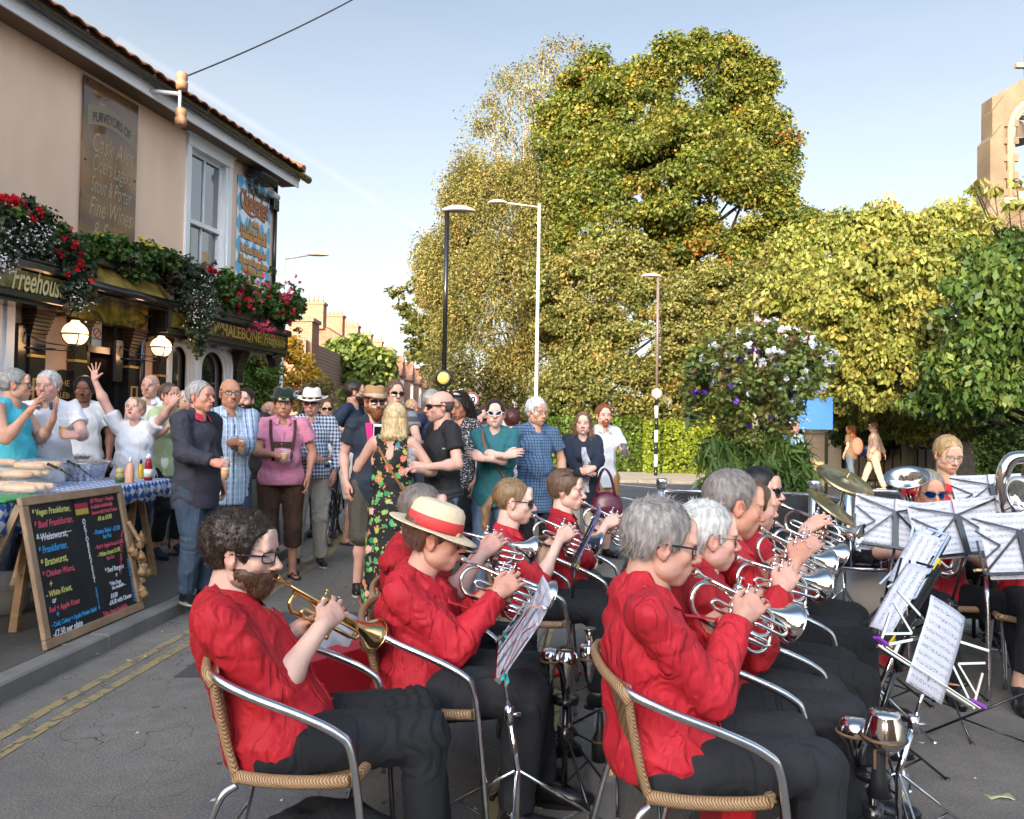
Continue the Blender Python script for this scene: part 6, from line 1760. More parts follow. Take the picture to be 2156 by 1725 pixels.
def player(label,hip,sh,hd,Y,face,hf,o,inst,dYh=0.0,dYc=0.0,dd=None,feet=(.44,.50),spread=.11,roll=.15,vox=.009,kneeR=None,arms=None,idd=None,sgn=1):
 P,C,H=at(*hip,Y),at(*sh,Y+dYc),at(*hd,Y+dYh)
 f=dirv(face);r=np.array([f[1],-f[0],0]);r=np.cross(f,(0,0,1))
 HF=head_frame(hf,o.get('tilt',0));s=o.get('s',1.0);hs=s*o.get('hs',1.0)
 mouth=np.array(H)+hs*(np.array([0,.112,-.067])@HF)
 d=U(dd);up=U(np.cross(np.cross(d,(0,0,1)),d));ir=U(np.cross(d,up));up=U(up*math.cos(roll)-ir*math.sin(roll)*1);ir=np.cross(d,up)
 tr=inst=='trumpet';vy=.245 if tr else.215
 V=mouth+d*vy-ir*.012
 if arms is None:
  arms=dict(R=dict(w=V+ir*.062-d*.045-up*.070,d=up*.72+d*.52-ir*.20,back=ir*.85-d*.35+up*.2,pose='valve',pole=r*.35+np.array([0,0,-1.0])-f*.15),L=dict(w=V-ir*.050-d*.060-up*.105,d=up*.45+d*.62+ir*.12,back=-ir*.9-d*.3,pose='grip',pole=-r*.45+np.array([0,0,-1.0])))
 z0=0.0
 legs=dict(R=dict(a=np.array([P[0],P[1],.085])+f*feet[0]+r*spread*1.15,pole=f+np.array([0,0,.8]),fd=f),L=dict(a=np.array([P[0],P[1],.085])+f*feet[1]-r*spread*1.15,pole=f+np.array([0,0,.8]),fd=f))
 per=person(label,P,C,H,face,hf,o,arms,legs,'red shirted brass players',vox)
 if inst:cornet(o['ilabel'],mouth,d,up,BRASS if tr else SILVER,tr,inst)
 return per
def redtop(i,**k):
 d=dict(mat=red_mat(i),sleeve='elbow',collar=True,buttons=True,cuffs=True,vneck=.06,amp=.010,freq=8.5,hem=.04);d.update(k);return d
TR=dict(mat=BLKC);
b1=player('person with curly dark hair and beard in a red shirt blowing a brass trumpet',(592,1555),(472,1292),(512,1162),2.40,103,(.99,-.02,-.10),dict(hair='curly',hairc=DBR,hairt=.015,nstr=5200,beard='full',beardc=(.075,.035,.018),stubble=.6,skin=(.62,.40,.32),ruddy=.35,w=1.06,belly=.03,hs=1.0,glasses=dict(mat=SPECS,t=.0022,temple=.0034),top=redtop(0,amp=.012,hem=.055),bottom=TR,shoes=dict(mat=LEATHER),ilabel='gold brass trumpet played by the curly haired man',armw=1.1),'trumpet',dd=(.55,.65,-.53),vox=.0075)
b2=player('person in a cream straw hat with a red band blowing a cornet',(880,1440),(868,1232),(915,1132),2.95,82,(.98,.05,-.12),dict(hair='short',hairc=(.12,.06,.04),nstr=1500,skin=(.60,.33,.24),fem=True,w=1.12,belly=.03,fat=.5,hs=1.0,glasses=dict(mat=WIRE,t=.0016),top=redtop(1,sleeve='long',hem=.04,amp=.014,fem=True),bottom=dict(mat=BLKC2,loose=.02),shoes=dict(mat=LEATHER),ilabel='silver cornet played by the woman in the straw hat',browamt=.3,hat=dict(kind='sun',mat=mat('cream straw',(.72,.58,.38),rough=.8,var=.08,vscale=60,bump=.001,bscale=300),band=mat('coral red hat ribbon',(.62,.05,.05),rough=.6),brim=.070,h=.10,up=.0,snap=.02,tilt=-.18,z=.035,taper=.80,dent=.0,bandh=.045)),'cornet',dd=(.86,.28,-.40),vox=.0085,feet=(.40,.46))
b3=player('person with cropped grey hair partly hidden behind the straw hat',(885,1352),(855,1165),(893,1078),3.4,84,(.97,.12,-.08),dict(hair='recede',hairc=(.16,.13,.115),nstr=2200,hairt=.004,skin=(.62,.36,.28),ruddy=.6,w=1.1,glasses=dict(mat=WIRE,t=.0014),top=redtop(2),bottom=TR,shoes=dict(mat=LEATHER),ilabel='silver cornet held up behind the straw hat'),'cornet',dd=(.95,.20,-.24),vox=.01)
b4=player('person with a long light brown ponytail, dark sunglasses and a black tie playing a cornet',(1090,1275),(1062,1138),(1083,1055),4.2,84,(.98,-.05,-.10),dict(hair='pony',hairc=(.22,.135,.065),nstr=3500,hairt=.006,skin=(.66,.44,.35),fem=True,w=.9,ruddy=.25,glasses=dict(mat=SPECS,t=.002,lens=LENS_DARK,size=(.025,.017),temple=.003),top=redtop(3,amp=.007),bottom=dict(mat=BLKC,kind='trousers',loose=.006),shoes=dict(mat=LEATHER),ilabel='silver cornet played by the ponytailed girl'),'cornet',dd=(.90,.18,-.38),vox=.011)
b5=player('boy with short brown hair and sunglasses pushed up on his head playing a cornet',(1196,1238),(1180,1100),(1194,1032),4.7,76,(.93,-.35,-.06),dict(hair='bowl',hairc=(.13,.075,.045),nstr=2600,hairt=.016,skin=(.68,.43,.34),s=.93,hs=1.05,w=.88,ruddy=.35,top=redtop(0,amp=.007),bottom=TR,shoes=dict(mat=LEATHER),ilabel='silver cornet played by the boy'),'cornet',dd=(.90,-.05,-.42),vox=.011)
b6=player('nearest person with thick grey hair and black rimmed glasses playing a silver cornet',(1390,1580),(1348,1268),(1392,1142),2.32,90,(.98,.04,-.18),dict(hair='bowl',hairdz=.016,hairc=(.30,.275,.25),nstr=6500,hairt=.012,stubble=.12,skin=(.58,.33,.25),ruddy=.45,w=1.06,belly=.04,hs=1.02,nose=1.05,glasses=dict(mat=SPECS,t=.0019,temple=.003,size=(.025,.014)),top=redtop(1,sleeve='long',amp=.012,hem=.03),bottom=dict(mat=BLKC2),shoes=dict(mat=LEATHER),ilabel='large silver cornet played by the nearest grey haired man'),'cornet',dd=(.84,.26,-.42),vox=.0075)
b7=player('person with short white hair and tinted glasses playing a cornet behind the grey haired man',(1492,1475),(1470,1232),(1490,1130),2.78,82,(.98,.10,-.08),dict(hair='short',hairc=(.55,.54,.50),nstr=3000,hairt=.014,skin=(.66,.38,.30),fem=True,fat=.5,ruddy=.6,w=1.08,browamt=.2,glasses=dict(mat=WIRE,t=.0016,lens=LENS_DARK,size=(.023,.015)),top=redtop(2,sleeve='long',amp=.012,hem=.04),bottom=dict(mat=BLKC2),shoes=dict(mat=LEATHER),ilabel='silver cornet played by the white haired woman'),'cornet',dd=(.90,.28,-.28),vox=.009)
b8=player('person with swept back grey hair and a ruddy face playing a cornet',(1552,1400),(1524,1168),(1546,1062),3.1,84,(.97,.06,-.20),dict(hair='recede',hairc=(.20,.175,.16),nstr=3200,hairt=.010,skin=(.56,.29,.20),ruddy=.7,w=1.08,hs=1.08,nose=1.1,top=redtop(3,amp=.011),bottom=TR,shoes=dict(mat=LEATHER),ilabel='silver cornet played by the ruddy faced man'),'cornet',dd=(.84,.34,-.40),vox=.0095)
b8b=player('person almost hidden behind the ruddy faced man with only hands and cornet showing',(1596,1345),(1576,1150),(1586,1066),3.65,84,(.97,.1,-.1),dict(hair='short',hairc=BRN,nstr=600,skin=S1C,top=redtop(0),bottom=TR,shoes=dict(mat=LEATHER),ilabel='silver cornet of the hidden player in the right hand row'),'cornet',dd=(.88,.20,-.40),vox=.013)
b9=player('person with straight black hair and black sunglasses playing a cornet before the flower planter',(1608,1275),(1596,1110),(1603,1032),4.15,60,(.80,-.58,-.05),dict(hair='bob',hlen=.13,hairc=(.012,.010,.011),nstr=2200,hairt=.008,skin=(.62,.37,.28),fem=True,w=.95,glasses=dict(mat=SPECS,t=.003,lens=LENS_DARK,style='cat',size=(.026,.018)),top=dict(mat=BLKC,sleeve='elbow',vneck=.08),bottom=TR,shoes=dict(mat=LEATHER),ilabel='silver cornet pointing at the viewer before the planter'),'cornet',dd=(.72,-.62,-.30),vox=.011)
d10=person('person with short fair hair and thin glasses in a sunlit red shirt at the drums',at(2000,1185,5.4)+Vector((0,0,.06)),at(1999,1052,5.4),at(1997,957,5.35),8,(-.05,-1,-.30),dict(hair='crop',hairc=(.40,.26,.12),nstr=2500,hairt=.012,skin=(.66,.40,.28),w=.95,hs=1.0,z0=.1,glasses=dict(mat=WIRE,t=.0015),top=redtop(3,sleeve='short',vneck=.12),bottom=TR,shoes=dict(mat=LEATHER)),dict(R=dict(w=at(1950,1130,5.1),pose='fist',pole=(-1,.4,-.6)),L=dict(w=at(2040,1130,5.1),pose='fist',pole=(1,.4,-.6))),dict(R=dict(a=(3.15,5.05,.18),pole=(0,-1,.5),z0=.1),L=dict(a=(3.45,5.05,.18),pole=(0,-1,.5),z0=.1)),'red shirted brass players',.013)
PB=at(1965,1262,4.75)
d11=person('person with mirrored blue sunglasses hidden behind the black music stands with a euphonium',PB,at(1962,1120,4.75),at(1955,1035,4.7),-6,(-.05,-1,-.12),dict(hair='short',hairc=(.24,.21,.17),nstr=2200,hairt=.014,skin=(.60,.32,.22),w=1.15,fem=True,ruddy=.6,glasses=dict(mat=WIRE,t=.002,style='aviator',lens=mat('blue mirror lens',(.02,.10,.45),rough=.05,metal=.9),size=(.029,.021)),top=redtop(1,sleeve='short',hem=.05),bottom=TR,shoes=dict(mat=LEATHER)),dict(R=dict(w=at(1905,1170,4.45),pose='grip',pole=(-1,0,-.4)),L=dict(w=at(2010,1160,4.45),pose='grip',pole=(1,0,-.4))),dict(R=dict(a=np.array([PB.x-.17,PB.y-.50,.085]),pole=(-.2,-1,.8),fd=(-.3,-1,0)),L=dict(a=np.array([PB.x+.26,PB.y-.46,.085]),pole=(.3,-1,.8),fd=(.3,-1,0))),'red shirted brass players',.012)
PC=at(2180,1262,4.4)
d12=person('person in black heeled shoes at the right edge, mostly cut off by the frame',PC,at(2185,1110,4.4),at(2190,1010,4.4),-30,(-.4,-1,-.1),dict(hair='short',hairc=BRN,nstr=500,skin=S2C,w=1.0,fem=True,top=redtop(2,sleeve='short',hem=.06),bottom=dict(mat=BLKC,len=.78,loose=.008),shoes=dict(mat=LEATHER,heel=.05)),dict(R=dict(w=at(2140,1190,4.1),pose='grip',pole=(-1,0,-.4)),L=dict(w=at(2220,1160,4.1),pose='grip',pole=(1,0,-.4))),dict(R=dict(a=np.array([at(2125,1465,4.2).x+.02,4.15,.12]),pole=(-.3,-1,.8),fd=(-.45,-1,0)),L=dict(a=np.array([PC.x+.1,PC.y-.5,.12]),pole=(0,-1,.8),fd=(0,-1,0))),'red shirted brass players',.012)
for hp,Y,fc,lb in(((592,1555),2.40,91,'rattan chair of the curly haired trumpeter, nearest at the left'),((880,1440),2.95,82,'rattan chair under the woman in the straw hat'),((885,1352),3.4,84,'rattan chair behind the straw hat, under the cropped grey man'),((1090,1275),4.2,84,'rattan chair under the girl with the ponytail'),((1196,1238),4.7,76,'rattan chair under the boy with the cornet'),((1390,1580),2.32,90,'rattan chair under the nearest grey haired man at the right'),((1492,1475),2.78,82,'rattan chair under the white haired cornet player'),((1552,1400),3.1,84,'rattan chair under the ruddy faced cornet player'),((1596,1345),3.65,84,'rattan chair of the hidden cornet player'),((1608,1275),4.15,60,'rattan chair under the black haired cornet player')):
 p=at(*hp,Y);f=dirv(fc);chair((p.x+f[0]*.08,p.y+f[1]*.08),fc,lb)
chair((PB.x,PB.y-.06),-6,'rattan chair under the euphonium player');chair((PC.x,PC.y-.05),-30,'rattan chair cut off by the right edge')
_M=b5.M4@Matrix.Translation((0,-.02,.075))@Matrix.Rotation(.5,4,'X');glasses(b5.root,_M,dict(mat=SPECS,t=.002,lens=LENS_DARK,size=(.028,.02),style='aviator'))
def tie(per,col=(.01,.01,.012)):
 R=per.R;rel=per.tv;m=MB();A=per.A;C=(A['R'][0]+A['L'][0])/2;lx=(rel-C)@R[0];lu=(rel-C)@R[2];lf=(rel-C)@R[1];rows=[]
 for i in range(10):
  z=.05-.34*i/9;k=(np.abs(lx)<.03)&(np.abs(lu-z)<.02);fv=lf[k].max()+.006 if k.any()else.1;w=.018+.016*i/9
  p=C+R[2]*z+R[1]*fv;rows.append([Vector(p-R[0]*w),Vector(p+R[1]*.006),Vector(p+R[0]*w)])
 m.grid(rows);o=m.build('tie',mat('black tie',col,rough=.6),per.root);md=o.modifiers.new('s','SOLIDIFY');md.thickness=.003
tie(b4);tie(b5)
# music stands
def stand(label,c,right,up,w,h,foot,m=None,pages=1,style='wire',peg=None,page_col=(.52,.53,.59),tri=.42,pagerot=0.0,ph=.30,pw=.215,group='music stands',pole_r=.009,flat_page=False):
 m=m or BLK;c,right,up=Vector(c),Vector(right).normalized(),Vector(up).normalized();up=(up-right*up.dot(right)).normalized();n=right.cross(up)
 foot=Vector((foot[0],foot[1],foot[2]if len(foot)>2 else 0));r=thing('music_stand',label,'music stand',tuple(foot),group)
 b=MB();bc=c-up*h*.5;j=Vector((foot.x,foot.y,foot.z+.30));b.tube([foot+Vector((0,0,.06)),j,j.lerp(bc,.5)],[pole_r*1.3,pole_r*1.3,pole_r*1.2],8);b.tube([j.lerp(bc,.5),bc],pole_r*.8,8);kp=j.lerp(bc,.5)
 b.lathe([(.018,-.03),(.018,.03)],kp,n=10);b.tube([kp,kp+Vector((.04,0,0))],.008,6);b.build('pole',m,r)
 for k in range(3):
  a=k*2*math.pi/3+.4;e=foot+Vector((math.cos(a)*tri,math.sin(a)*tri,.008));b=MB();b.tube([j,e],.006,6);mid=j.lerp(e,.62);b.tube([foot+Vector((0,0,.07)),mid],.0045,6);b.sphere(e,.013,8,6);b.build('leg',m,r)
 b=MB();t=.0045;back=-n*.008
 TL,TR_,BL_,BR_=c-right*w/2+up*h/2,c+right*w/2+up*h/2,c-right*w/2-up*h/2,c+right*w/2-up*h/2
 b.beam(BL_+back,BR_+back,.012,.022,n);b.beam(BL_+n*.02,BR_+n*.02,.004,.012,n)
 b.beam(bc+back*1.6,bc+back*1.6+up*h*.75,.028,.010,n)
 cc=c+up*h*.25+back
 for(p,q_)in((BL_,cc),(BR_,cc),(cc,TL-up*h*.0),(cc,TR_),(BL_,TL-up*h*.4+right*w*.0),(BR_,TR_-up*h*.4)):b.beam(p+back,q_+back,.009,.005,n)
 for q in(-1,1):
  a0=c+right*w*.25*q;b.beam(a0-up*h*.0+back,c+right*w*.5*q+up*h*.28+back,.008,.004,n);b.beam(a0+back,c+right*w*.5*q-up*h*.28+back,.008,.004,n)
 b.build('desk',m,r)
 if peg:
  for q in(-1,1):
   pb=MB();p=c+right*(w*.47)*q-up*h*.42;pb.beam(p-right*q*.01+n*.006,p+right*q*.045+n*.014,.010,.006,n);pb.beam(p-right*q*.01+n*.0,p+right*q*.045-n*.006,.010,.006,n);pb.build('clip_peg',mat('coloured peg',peg,rough=.4),r)
 for k in range(pages):
  pr=thing('sheet_music',label.replace('stand','sheet')if False else 'sheet music on the '+label,'sheet music',tuple(c),'sheets of music on the stands')
  R_=math.cos(pagerot),math.sin(pagerot);ru,uu=right*R_[0]+up*R_[1],up*R_[0]-right*R_[1]
  pc=c+ru*(pw*(k-(pages-1)/2))+n*(.004+.002*k);g=[]
  for i in range(9):
   row=[]
   for jj in range(9):
    x=(i/8-.5)*pw;y=(jj/8-.5)*ph;row.append(pc+ru*x+uu*y+n*(.010*math.sin(i/8*math.pi+k)*(jj/8)**2-.03*max(0,jj/8-.7)**2*4))
   g.append(row)
  b=MB();b.grid(g);o=b.build('page',staff_mat('printed music',ru,uu,pc,page_col,pw*.43),pr);md=o.modifiers.new('s','SOLIDIFY');md.thickness=.0008
 return r
CHS=CHROME
stand('stand with teal pegs in front of the straw hat',at(1103,1318,2.62),(0,1,0),(.55,0,.83),.48,.27,(at(1090,1600,2.6).x,2.62),CHROME,2,peg=(.03,.45,.45))
stand('stand with a purple folder before the boy',at(1238,1128,4.05),(.12,1,0),(.42,0,.9),.46,.30,(at(1197,1300,4.05).x,4.05),BLK,2,page_col=(.22,.22,.42),peg=(.5,.35,.03))
stand('stand half hidden left of the nearest grey haired man',at(1325,1190,3.3),(.15,1,0),(.35,0,.93),.46,.34,(at(1300,1400,3.3).x,3.3),BLK,1,peg=(.20,.05,.45),pw=.3)
stand('tilted black folding stand with red pegs before the drums',at(1884,1104,4.0),(-1,.15,.12),(.28,.3,.95),.40,.25,(at(1840,1400,3.95).x,3.95),BLK,2,peg=(.55,.02,.02),pw=.20,ph=.27)
stand('wide black folding stand before the euphonium player',at(2020,1112,3.9),(-1,.0,-.12),(0,.3,.95),.46,.26,(at(1990,1400,3.95).x,4.05),BLK,2,peg=(.55,.02,.02),pw=.235,ph=.29)
stand('black stand beside the drummer',at(2088,1040,4.9),(-1,0,-.06),(0,.3,.95),.50,.22,(at(2060,1400,4.9).x,4.95,.1),BLK,2,pw=.24,ph=.25)
stand('stand with wooden pegs at the right edge',at(2150,1148,3.5),(-1,0,-.05),(0,.3,.95),.40,.25,(at(2165,1400,3.5).x,3.5),BLK,1,peg=(.55,.35,.15),pw=.34,ph=.30)
stand('silver wire stand with a tilted page facing the viewer',at(1972,1366,2.75),(.80,.1,-.5),(.50,.35,.80),.42,.22,(at(1908,1600,2.6).x,2.65),CHROME,1,peg=(.22,.03,.35),pw=.16,ph=.34,tri=.40)
stand('silver stand with a long curling page before the right hand row',at(1893,1258,3.15),(.55,.3,.62),(-.35,.8,.3),.38,.16,(at(1836,1400,3.15).x,3.1),BLK,1,peg=(.6,.45,.03),pw=.34,ph=.10,tri=.40)
stand('silver stand with a folded page among the drum stands',at(1925,1178,3.5),(.52,.2,.72),(-.5,.7,.3),.34,.16,(at(1850,1400,3.5).x,3.5),CHROME,1,pw=.28,ph=.12,tri=.36)
# mutes, glasses, bags, litter
def mute(label,o,prof,m,extra=None,axis=(0,0,1)):
 r=thing('mute',label,'mute',tuple(o),'brass mutes on the stands and ground');b=MB();b.lathe(prof,o,axis,n=24);b.build('body',m,r)
 if extra:b=MB();extra(b,Vector(o));b.build('cork_and_rim',mat('cork and rubber',(.22,.11,.05),rough=.8,col2=(.02,.02,.02),vscale=9),r)
 return r
BM=mat('black mute fibre',(.015,.015,.017),rough=.45)
rim=lambda z,R_:(lambda b,o:(b.tube([o+Vector((math.cos(t*.3)*R_,math.sin(t*.3)*R_,z))for t in range(21)],.005,6,closed=True)))
def msize(px_,Y):return px_/(FOCAL/Y)
p=at(1158,1392,2.95);mute('rounded silver mute at the left of the small stand',p,[(.012,-.10),(.018,-.03),(.036,0),(.038,.01),(.034,.035),(.02,.048),(0,.05)],SILVER,rim(.004,.038))
p=at(1192,1398,2.95);mute('wide silver cup mute with a black lid on the small stand',p,[(.012,-.14),(.026,-.03),(.046,0),(.048,.012),(.040,.04),(.032,.045),(.032,.055),(0,.056)],SILVER,rim(.056,.030))
p=at(1240,1392,3.0);mute('silver wah mute with a small funnel on top',p,[(.012,-.08),(.02,-.04),(.024,-.02),(.036,.0),(.037,.014),(.037,.06),(.030,.064),(.006,.066),(.006,.095),(.010,.10),(.024,.125),(.025,.127)],SILVER,rim(.012,.037))
p=at(1862,1552,2.35);mute('large silver cup mute on the near right hand stand',p,[(.02,-.05),(.054,-.02),(.062,0),(.060,.012),(.050,.05),(.044,.066),(.043,.075),(0,.076)],SILVER,rim(.0,.062))
p=at(1800,1542,2.45);mute('second silver cup mute on the near right hand stand',p,[(.018,-.10),(.03,-.04),(.052,-.006),(.054,.004),(.048,.03),(.03,.045),(0,.046)],SILVER,rim(.0,.054))
p=at(1850,1640,2.35);mute('black straight mute standing in a silver cup',p+Vector((0,0,.0)),[(.012,.14),(.016,.09),(.022,.0),(.032,-.05),(.0,-.052)][::-1],BM,lambda b,o:(b.box(o+Vector((.018,-.012,.08)),(.008,.005,.09)),b.box(o+Vector((-.018,-.012,.08)),(.008,.005,.09))))
g0=gnd(1848,1716);mute('open silver cup on the ground holding the black mute',(g0.x,g0.y,.004),[(.034,0),(.046,.004),(.050,.06),(.052,.066),(.046,.066),(.042,.01),(0,.008)],SILVER,rim(.068,.050))
g0=gnd(1806,1700);mute('silver cone mute with a black tip standing on the ground',(g0.x,g0.y,.004),[(.042,0),(.044,.02),(.026,.06),(.014,.15),(.012,.19),(0,.192)],SILVER,lambda b,o:b.lathe([(.014,.18),(.014,.20),(0,.202)],o,n=12))
g0=gnd(1262,1610);mute('dark bottle shaped mute beside the beer glass on the kerb',(g0.x,g0.y,.014),[(.034,0),(.036,.05),(.034,.09),(.018,.13),(.012,.21),(0,.212)],BM,rim(.09,.034))
g0=gnd(1195,1545);mute('black plunger mute standing under the small stand',(g0.x,g0.y,.004),[(.05,0),(.045,.01),(.02,.04),(.014,.18),(0,.182)],BM)
def mstand(label,foot,h,n=3,sc=1.0):
 r=thing('mute_stand',label,'stand',foot);f=Vector(foot);b=MB();b.tube([f+Vector((0,0,.08)),f+Vector((0,0,h))],.012,10);b.lathe([(.05,h-.02),(.052,h),(.02,h+.005)],f,n=16);b.lathe([(.028,h*.55),(.032,h*.75)],f,n=12);b.build('pole',BLK,r)
 for k in range(n):
  a=k*2*math.pi/n+.9;e=f+Vector((math.cos(a)*.28*sc,math.sin(a)*.28*sc,.01));b=MB();b.tube([f+Vector((0,0,h*.7)),e],.006,6);b.tube([f+Vector((0,0,.09)),(f+Vector((0,0,h*.7))).lerp(e,.6)],.0045,6);b.sphere(e,.012,8,6);b.build('leg',BLK,r)
a=at(1192,1410,2.98);mstand('small black tripod holding three mutes',(a.x,a.y,0),.42)
a=at(1832,1500,2.42);mstand('black stand carrying two big silver mutes',(a.x+.01,a.y,0),.40,sc=1.2)
GL=mat('drinking glass',(.85,.87,.88),rough=.03,alpha=.10,spec=1.0)
BEER=mat('amber beer',(.62,.27,.02),rough=.15);STOUT=mat('dark stout',(.012,.006,.004),rough=.1);FOAM=mat('beer foam',(.85,.80,.68),rough=.8);LEMON=mat('lemon wedge',(.75,.62,.12),rough=.5)
def pint(label,p,h=.15,r_=.038,fill=.8,beer=None,lemon=False,mug=False,name='beer_glass'):
 p=Vector(p);r=thing(name,label,'glass',tuple(p),'drinks held and left about');b=MB()
 b.lathe([(r_*.72,0),(r_*.74,.004),(r_,h),(r_*.97,h),(r_*.70,.012),(0,.010)],p,n=20)
 b.build('glass',GL,r)
 if mug:b=MB();b.tube(bez([p+Vector((r_*.9,0,h*.85)),p+Vector((r_*1.9,0,h*.75)),p+Vector((r_*1.9,0,h*.3)),p+Vector((r_*.8,0,h*.15))],5),.006,8);b.build('handle',GL,r)
 if fill>0:
  t=fill;b=MB();b.lathe([(r_*.69,.013),(r_*(.70+.26*t),h*t),(0,h*t)],p,n=20);b.build('beer',beer or BEER,r)
  b=MB();b.lathe([(r_*(.70+.26*t),h*t+.0005),(r_*(.71+.26*t),h*t+.012),(0,h*t+.013)],p,n=20);b.build('foam',FOAM,r)
 if lemon:b=MB();b.tube([p+Vector((-.01,0,.02)),p+Vector((0,0,.045)),p+Vector((.012,0,.07))],[.006,.014,.005],8);b.build('lemon_slice',LEMON,r)
 return r
g0=gnd(1290,1652);pint('empty glass with a lemon slice on the kerb stone',(g0.x,g0.y,.016),.14,.036,0,lemon=True)
g0=gnd(1893,1705);pint('empty glass with a lemon slice among the mutes',(g0.x,g0.y,.012),.14,.036,0,lemon=True)
def blob(name,label,cat,c,r,m,seed=1,R=None,amp=.03,fr=8,parts=None,vox=.012):
 pr=[ell(c,r,R,k=.02)]+(parts or[]);V,F=sdf_mesh(pr,vox);N=vnormals(V,F);V=V+N*((1-np.abs(2*fbm(V*fr,seed)-1))*amp-amp*.5)[:,None];V[:,2]=np.maximum(V[:,2],min(V[:,2].min()+.001,c[2]-r[2]*.9));return tag(link(name,mesh_np(name,V,F,True),m),label,cat)
REDV=mat('red vinyl',(.50,.012,.02),rough=.4,var=.08,bump=.001,bscale=60);CANV=mat('grey white canvas',(.46,.45,.44),rough=.85,var=.15,vscale=8,wrinkle=.008)
a=at(768,1440,2.95);r=thing('red_bag','large stiff red instrument bag leaning behind the straw hat chair','bag',tuple(a));b=MB();b.box(a+Vector((-.02,.05,-.02)),(.40,.12,.36),Matrix.Rotation(-.25,3,'Y')@Matrix.Rotation(.2,3,'Z'),.03);b.build('body',REDV,r)
b=MB();b.box(a+Vector((.10,-.045,-.02)),(.09,.004,.05),Matrix.Rotation(-.25,3,'Y')@Matrix.Rotation(.2,3,'Z'));b.build('label_patch',WHITE,r)
a=at(725,1375,3.05);blob('canvas_bag','crumpled grey white canvas bag hanging on the chair back','bag',(a.x,a.y,a.z),(.13,.09,.13),CANV,5,amp=.05,fr=11)
g0=gnd(1145,1425);r=thing('red_folder','flat red folder lying on the road below the stand','folder',(g0.x,g0.y,0));b=MB();b.box((g0.x+.02,g0.y+.1,.02),(.38,.26,.02),Matrix.Rotation(.15,3,'Z'),.006);b.build('cover',REDV,r);b=MB();b.box((g0.x+.06,g0.y+.14,.0315),(.16,.012,.002),Matrix.Rotation(.15,3,'Z'));b.build('spine_label',WHITE,r)
g0=at(1530,1700,2.42);r=thing('red_case','upright red case under the nearest right hand chair','case',(g0.x,g0.y,0));b=MB();b.box((g0.x,g0.y,.20),(.10,.30,.40),None,.02);b.build('body',REDV,r)
a=gnd(1798,1475);r=thing('red_bag','red bag leaning by the legs of the right hand row','bag',(a.x,a.y,0));b=MB();b.box((a.x-.02,a.y+.1,.16),(.10,.34,.32),Matrix.Rotation(.4,3,'Y'),.02);b.build('body',REDV,r)
a=gnd(1860,1400);r=thing('red_folder','red folder lying near the plaza kerb','folder',(a.x,a.y,0));b=MB();b.box((a.x,a.y,.022),(.34,.24,.02),Matrix.Rotation(-.2,3,'Z'),.006);b.build('cover',REDV,r)
a=at(680,1690,2.35);blob('black_bag','slumped black cloth bag under the nearest left hand chair','bag',(a.x,a.y+.05,.13),(.22,.16,.13),BLKC,8,amp=.06,fr=7)
a=gnd(2100,1680);b=MB();b.grid([[Vector((a.x-.05+.035*i,a.y-.04+.022*j,.012+.012*math.sin(i*1.2)*math.cos(j)))for j in range(4)]for i in range(4)]);o=b.build('fallen_leaf',mat('yellow green leaf',(.48,.46,.16),rough=.6,col2=(.5,.5,.35),vscale=30));tag(o,'pale yellow green leaf lying on the asphalt at the right','leaf');md=o.modifiers.new('s','SOLIDIFY');md.thickness=.002
_rl=random.Random(5);b=MB()
for i in range(46):
 x,y=_rl.choice(((-1.3,3.2),(.1,3.0),(.3,3.6),(-1.6,6.2),(-.9,7.5),(-2.8,5.0),(1.2,8),(2.2,3.0)));x+=_rl.gauss(0,.5);y+=_rl.gauss(0,.8)
 z=.105 if x<-2.6 else.016;s=_rl.uniform(.006,.016);a=_rl.random()*6;b.add([(x+s*math.cos(a+k*1.57)*(1.6 if k%2 else.6),y+s*math.sin(a+k*1.57),z+.003*(k%2))for k in range(4)],[(0,1,2,3)])
o=b.build('litter',mat('paper scraps',(.6,.52,.42)));o['kind']='stuff';o['label']='scraps of paper and dry leaves scattered on the road'
# tables, chalkboard, food
CK=NT('blue white lozenge tablecloth',rough=.6);s_=CK.sep();pu=CK.math('MULTIPLY',CK.math('ADD',s_[1],CK.math('MULTIPLY',s_[0],.0)),15.0);pv=CK.math('MULTIPLY',CK.math('SUBTRACT',s_[2],s_[0]),12.0)
ckk=CK.math('GREATER_THAN',CK.math('MODULO',CK.math('ABSOLUTE',CK.math('ADD',CK.math('FLOOR',CK.math('ADD',pu,pv)),CK.math('FLOOR',CK.math('SUBTRACT',pu,pv)))),2.0),.5);CK.bump(CK.noise(16,3),.01)
CLOTH=CK.color(CK.mix(ckk,(.70,.74,.80),(.03,.13,.42)))
PINE=mat('pine timber',(.42,.25,.12),rough=.6,var=.2,vscale=4,stretch=(1,1,8),bump=.001,bscale=30);FRW=mat('worn oak frame',(.34,.22,.13),rough=.6,var=.25,vscale=7,bump=.001)
TZ=.945;TX0,TX1=-3.68,-3.06
def trestle(label,y0,y1):
 r=thing('trestle_table',label,'table',((TX0+TX1)/2,(y0+y1)/2,.1));b=MB();b.box(((TX0+TX1)/2,(y0+y1)/2,TZ-.02),(TX1-TX0,y1-y0,.03));b.build('tabletop',PINE,r)
 for y in(y0+.28,y1-.28):
  for sx in(-1,1):
   xc=(TX0+TX1)/2+sx*.18
   for sy in(-1,1):b=MB();b.beam((xc,y+sy*.03,TZ-.05),(xc+sx*.05,y+sy*.26,.10),.05,.03,(0,1,0));b.build('leg',PINE,r)
   b=MB();b.beam((xc+sx*.03,y-.19,.42),(xc+sx*.03,y+.19,.42),.02,.06);b.build('cross_rail',PINE,r)
 return r
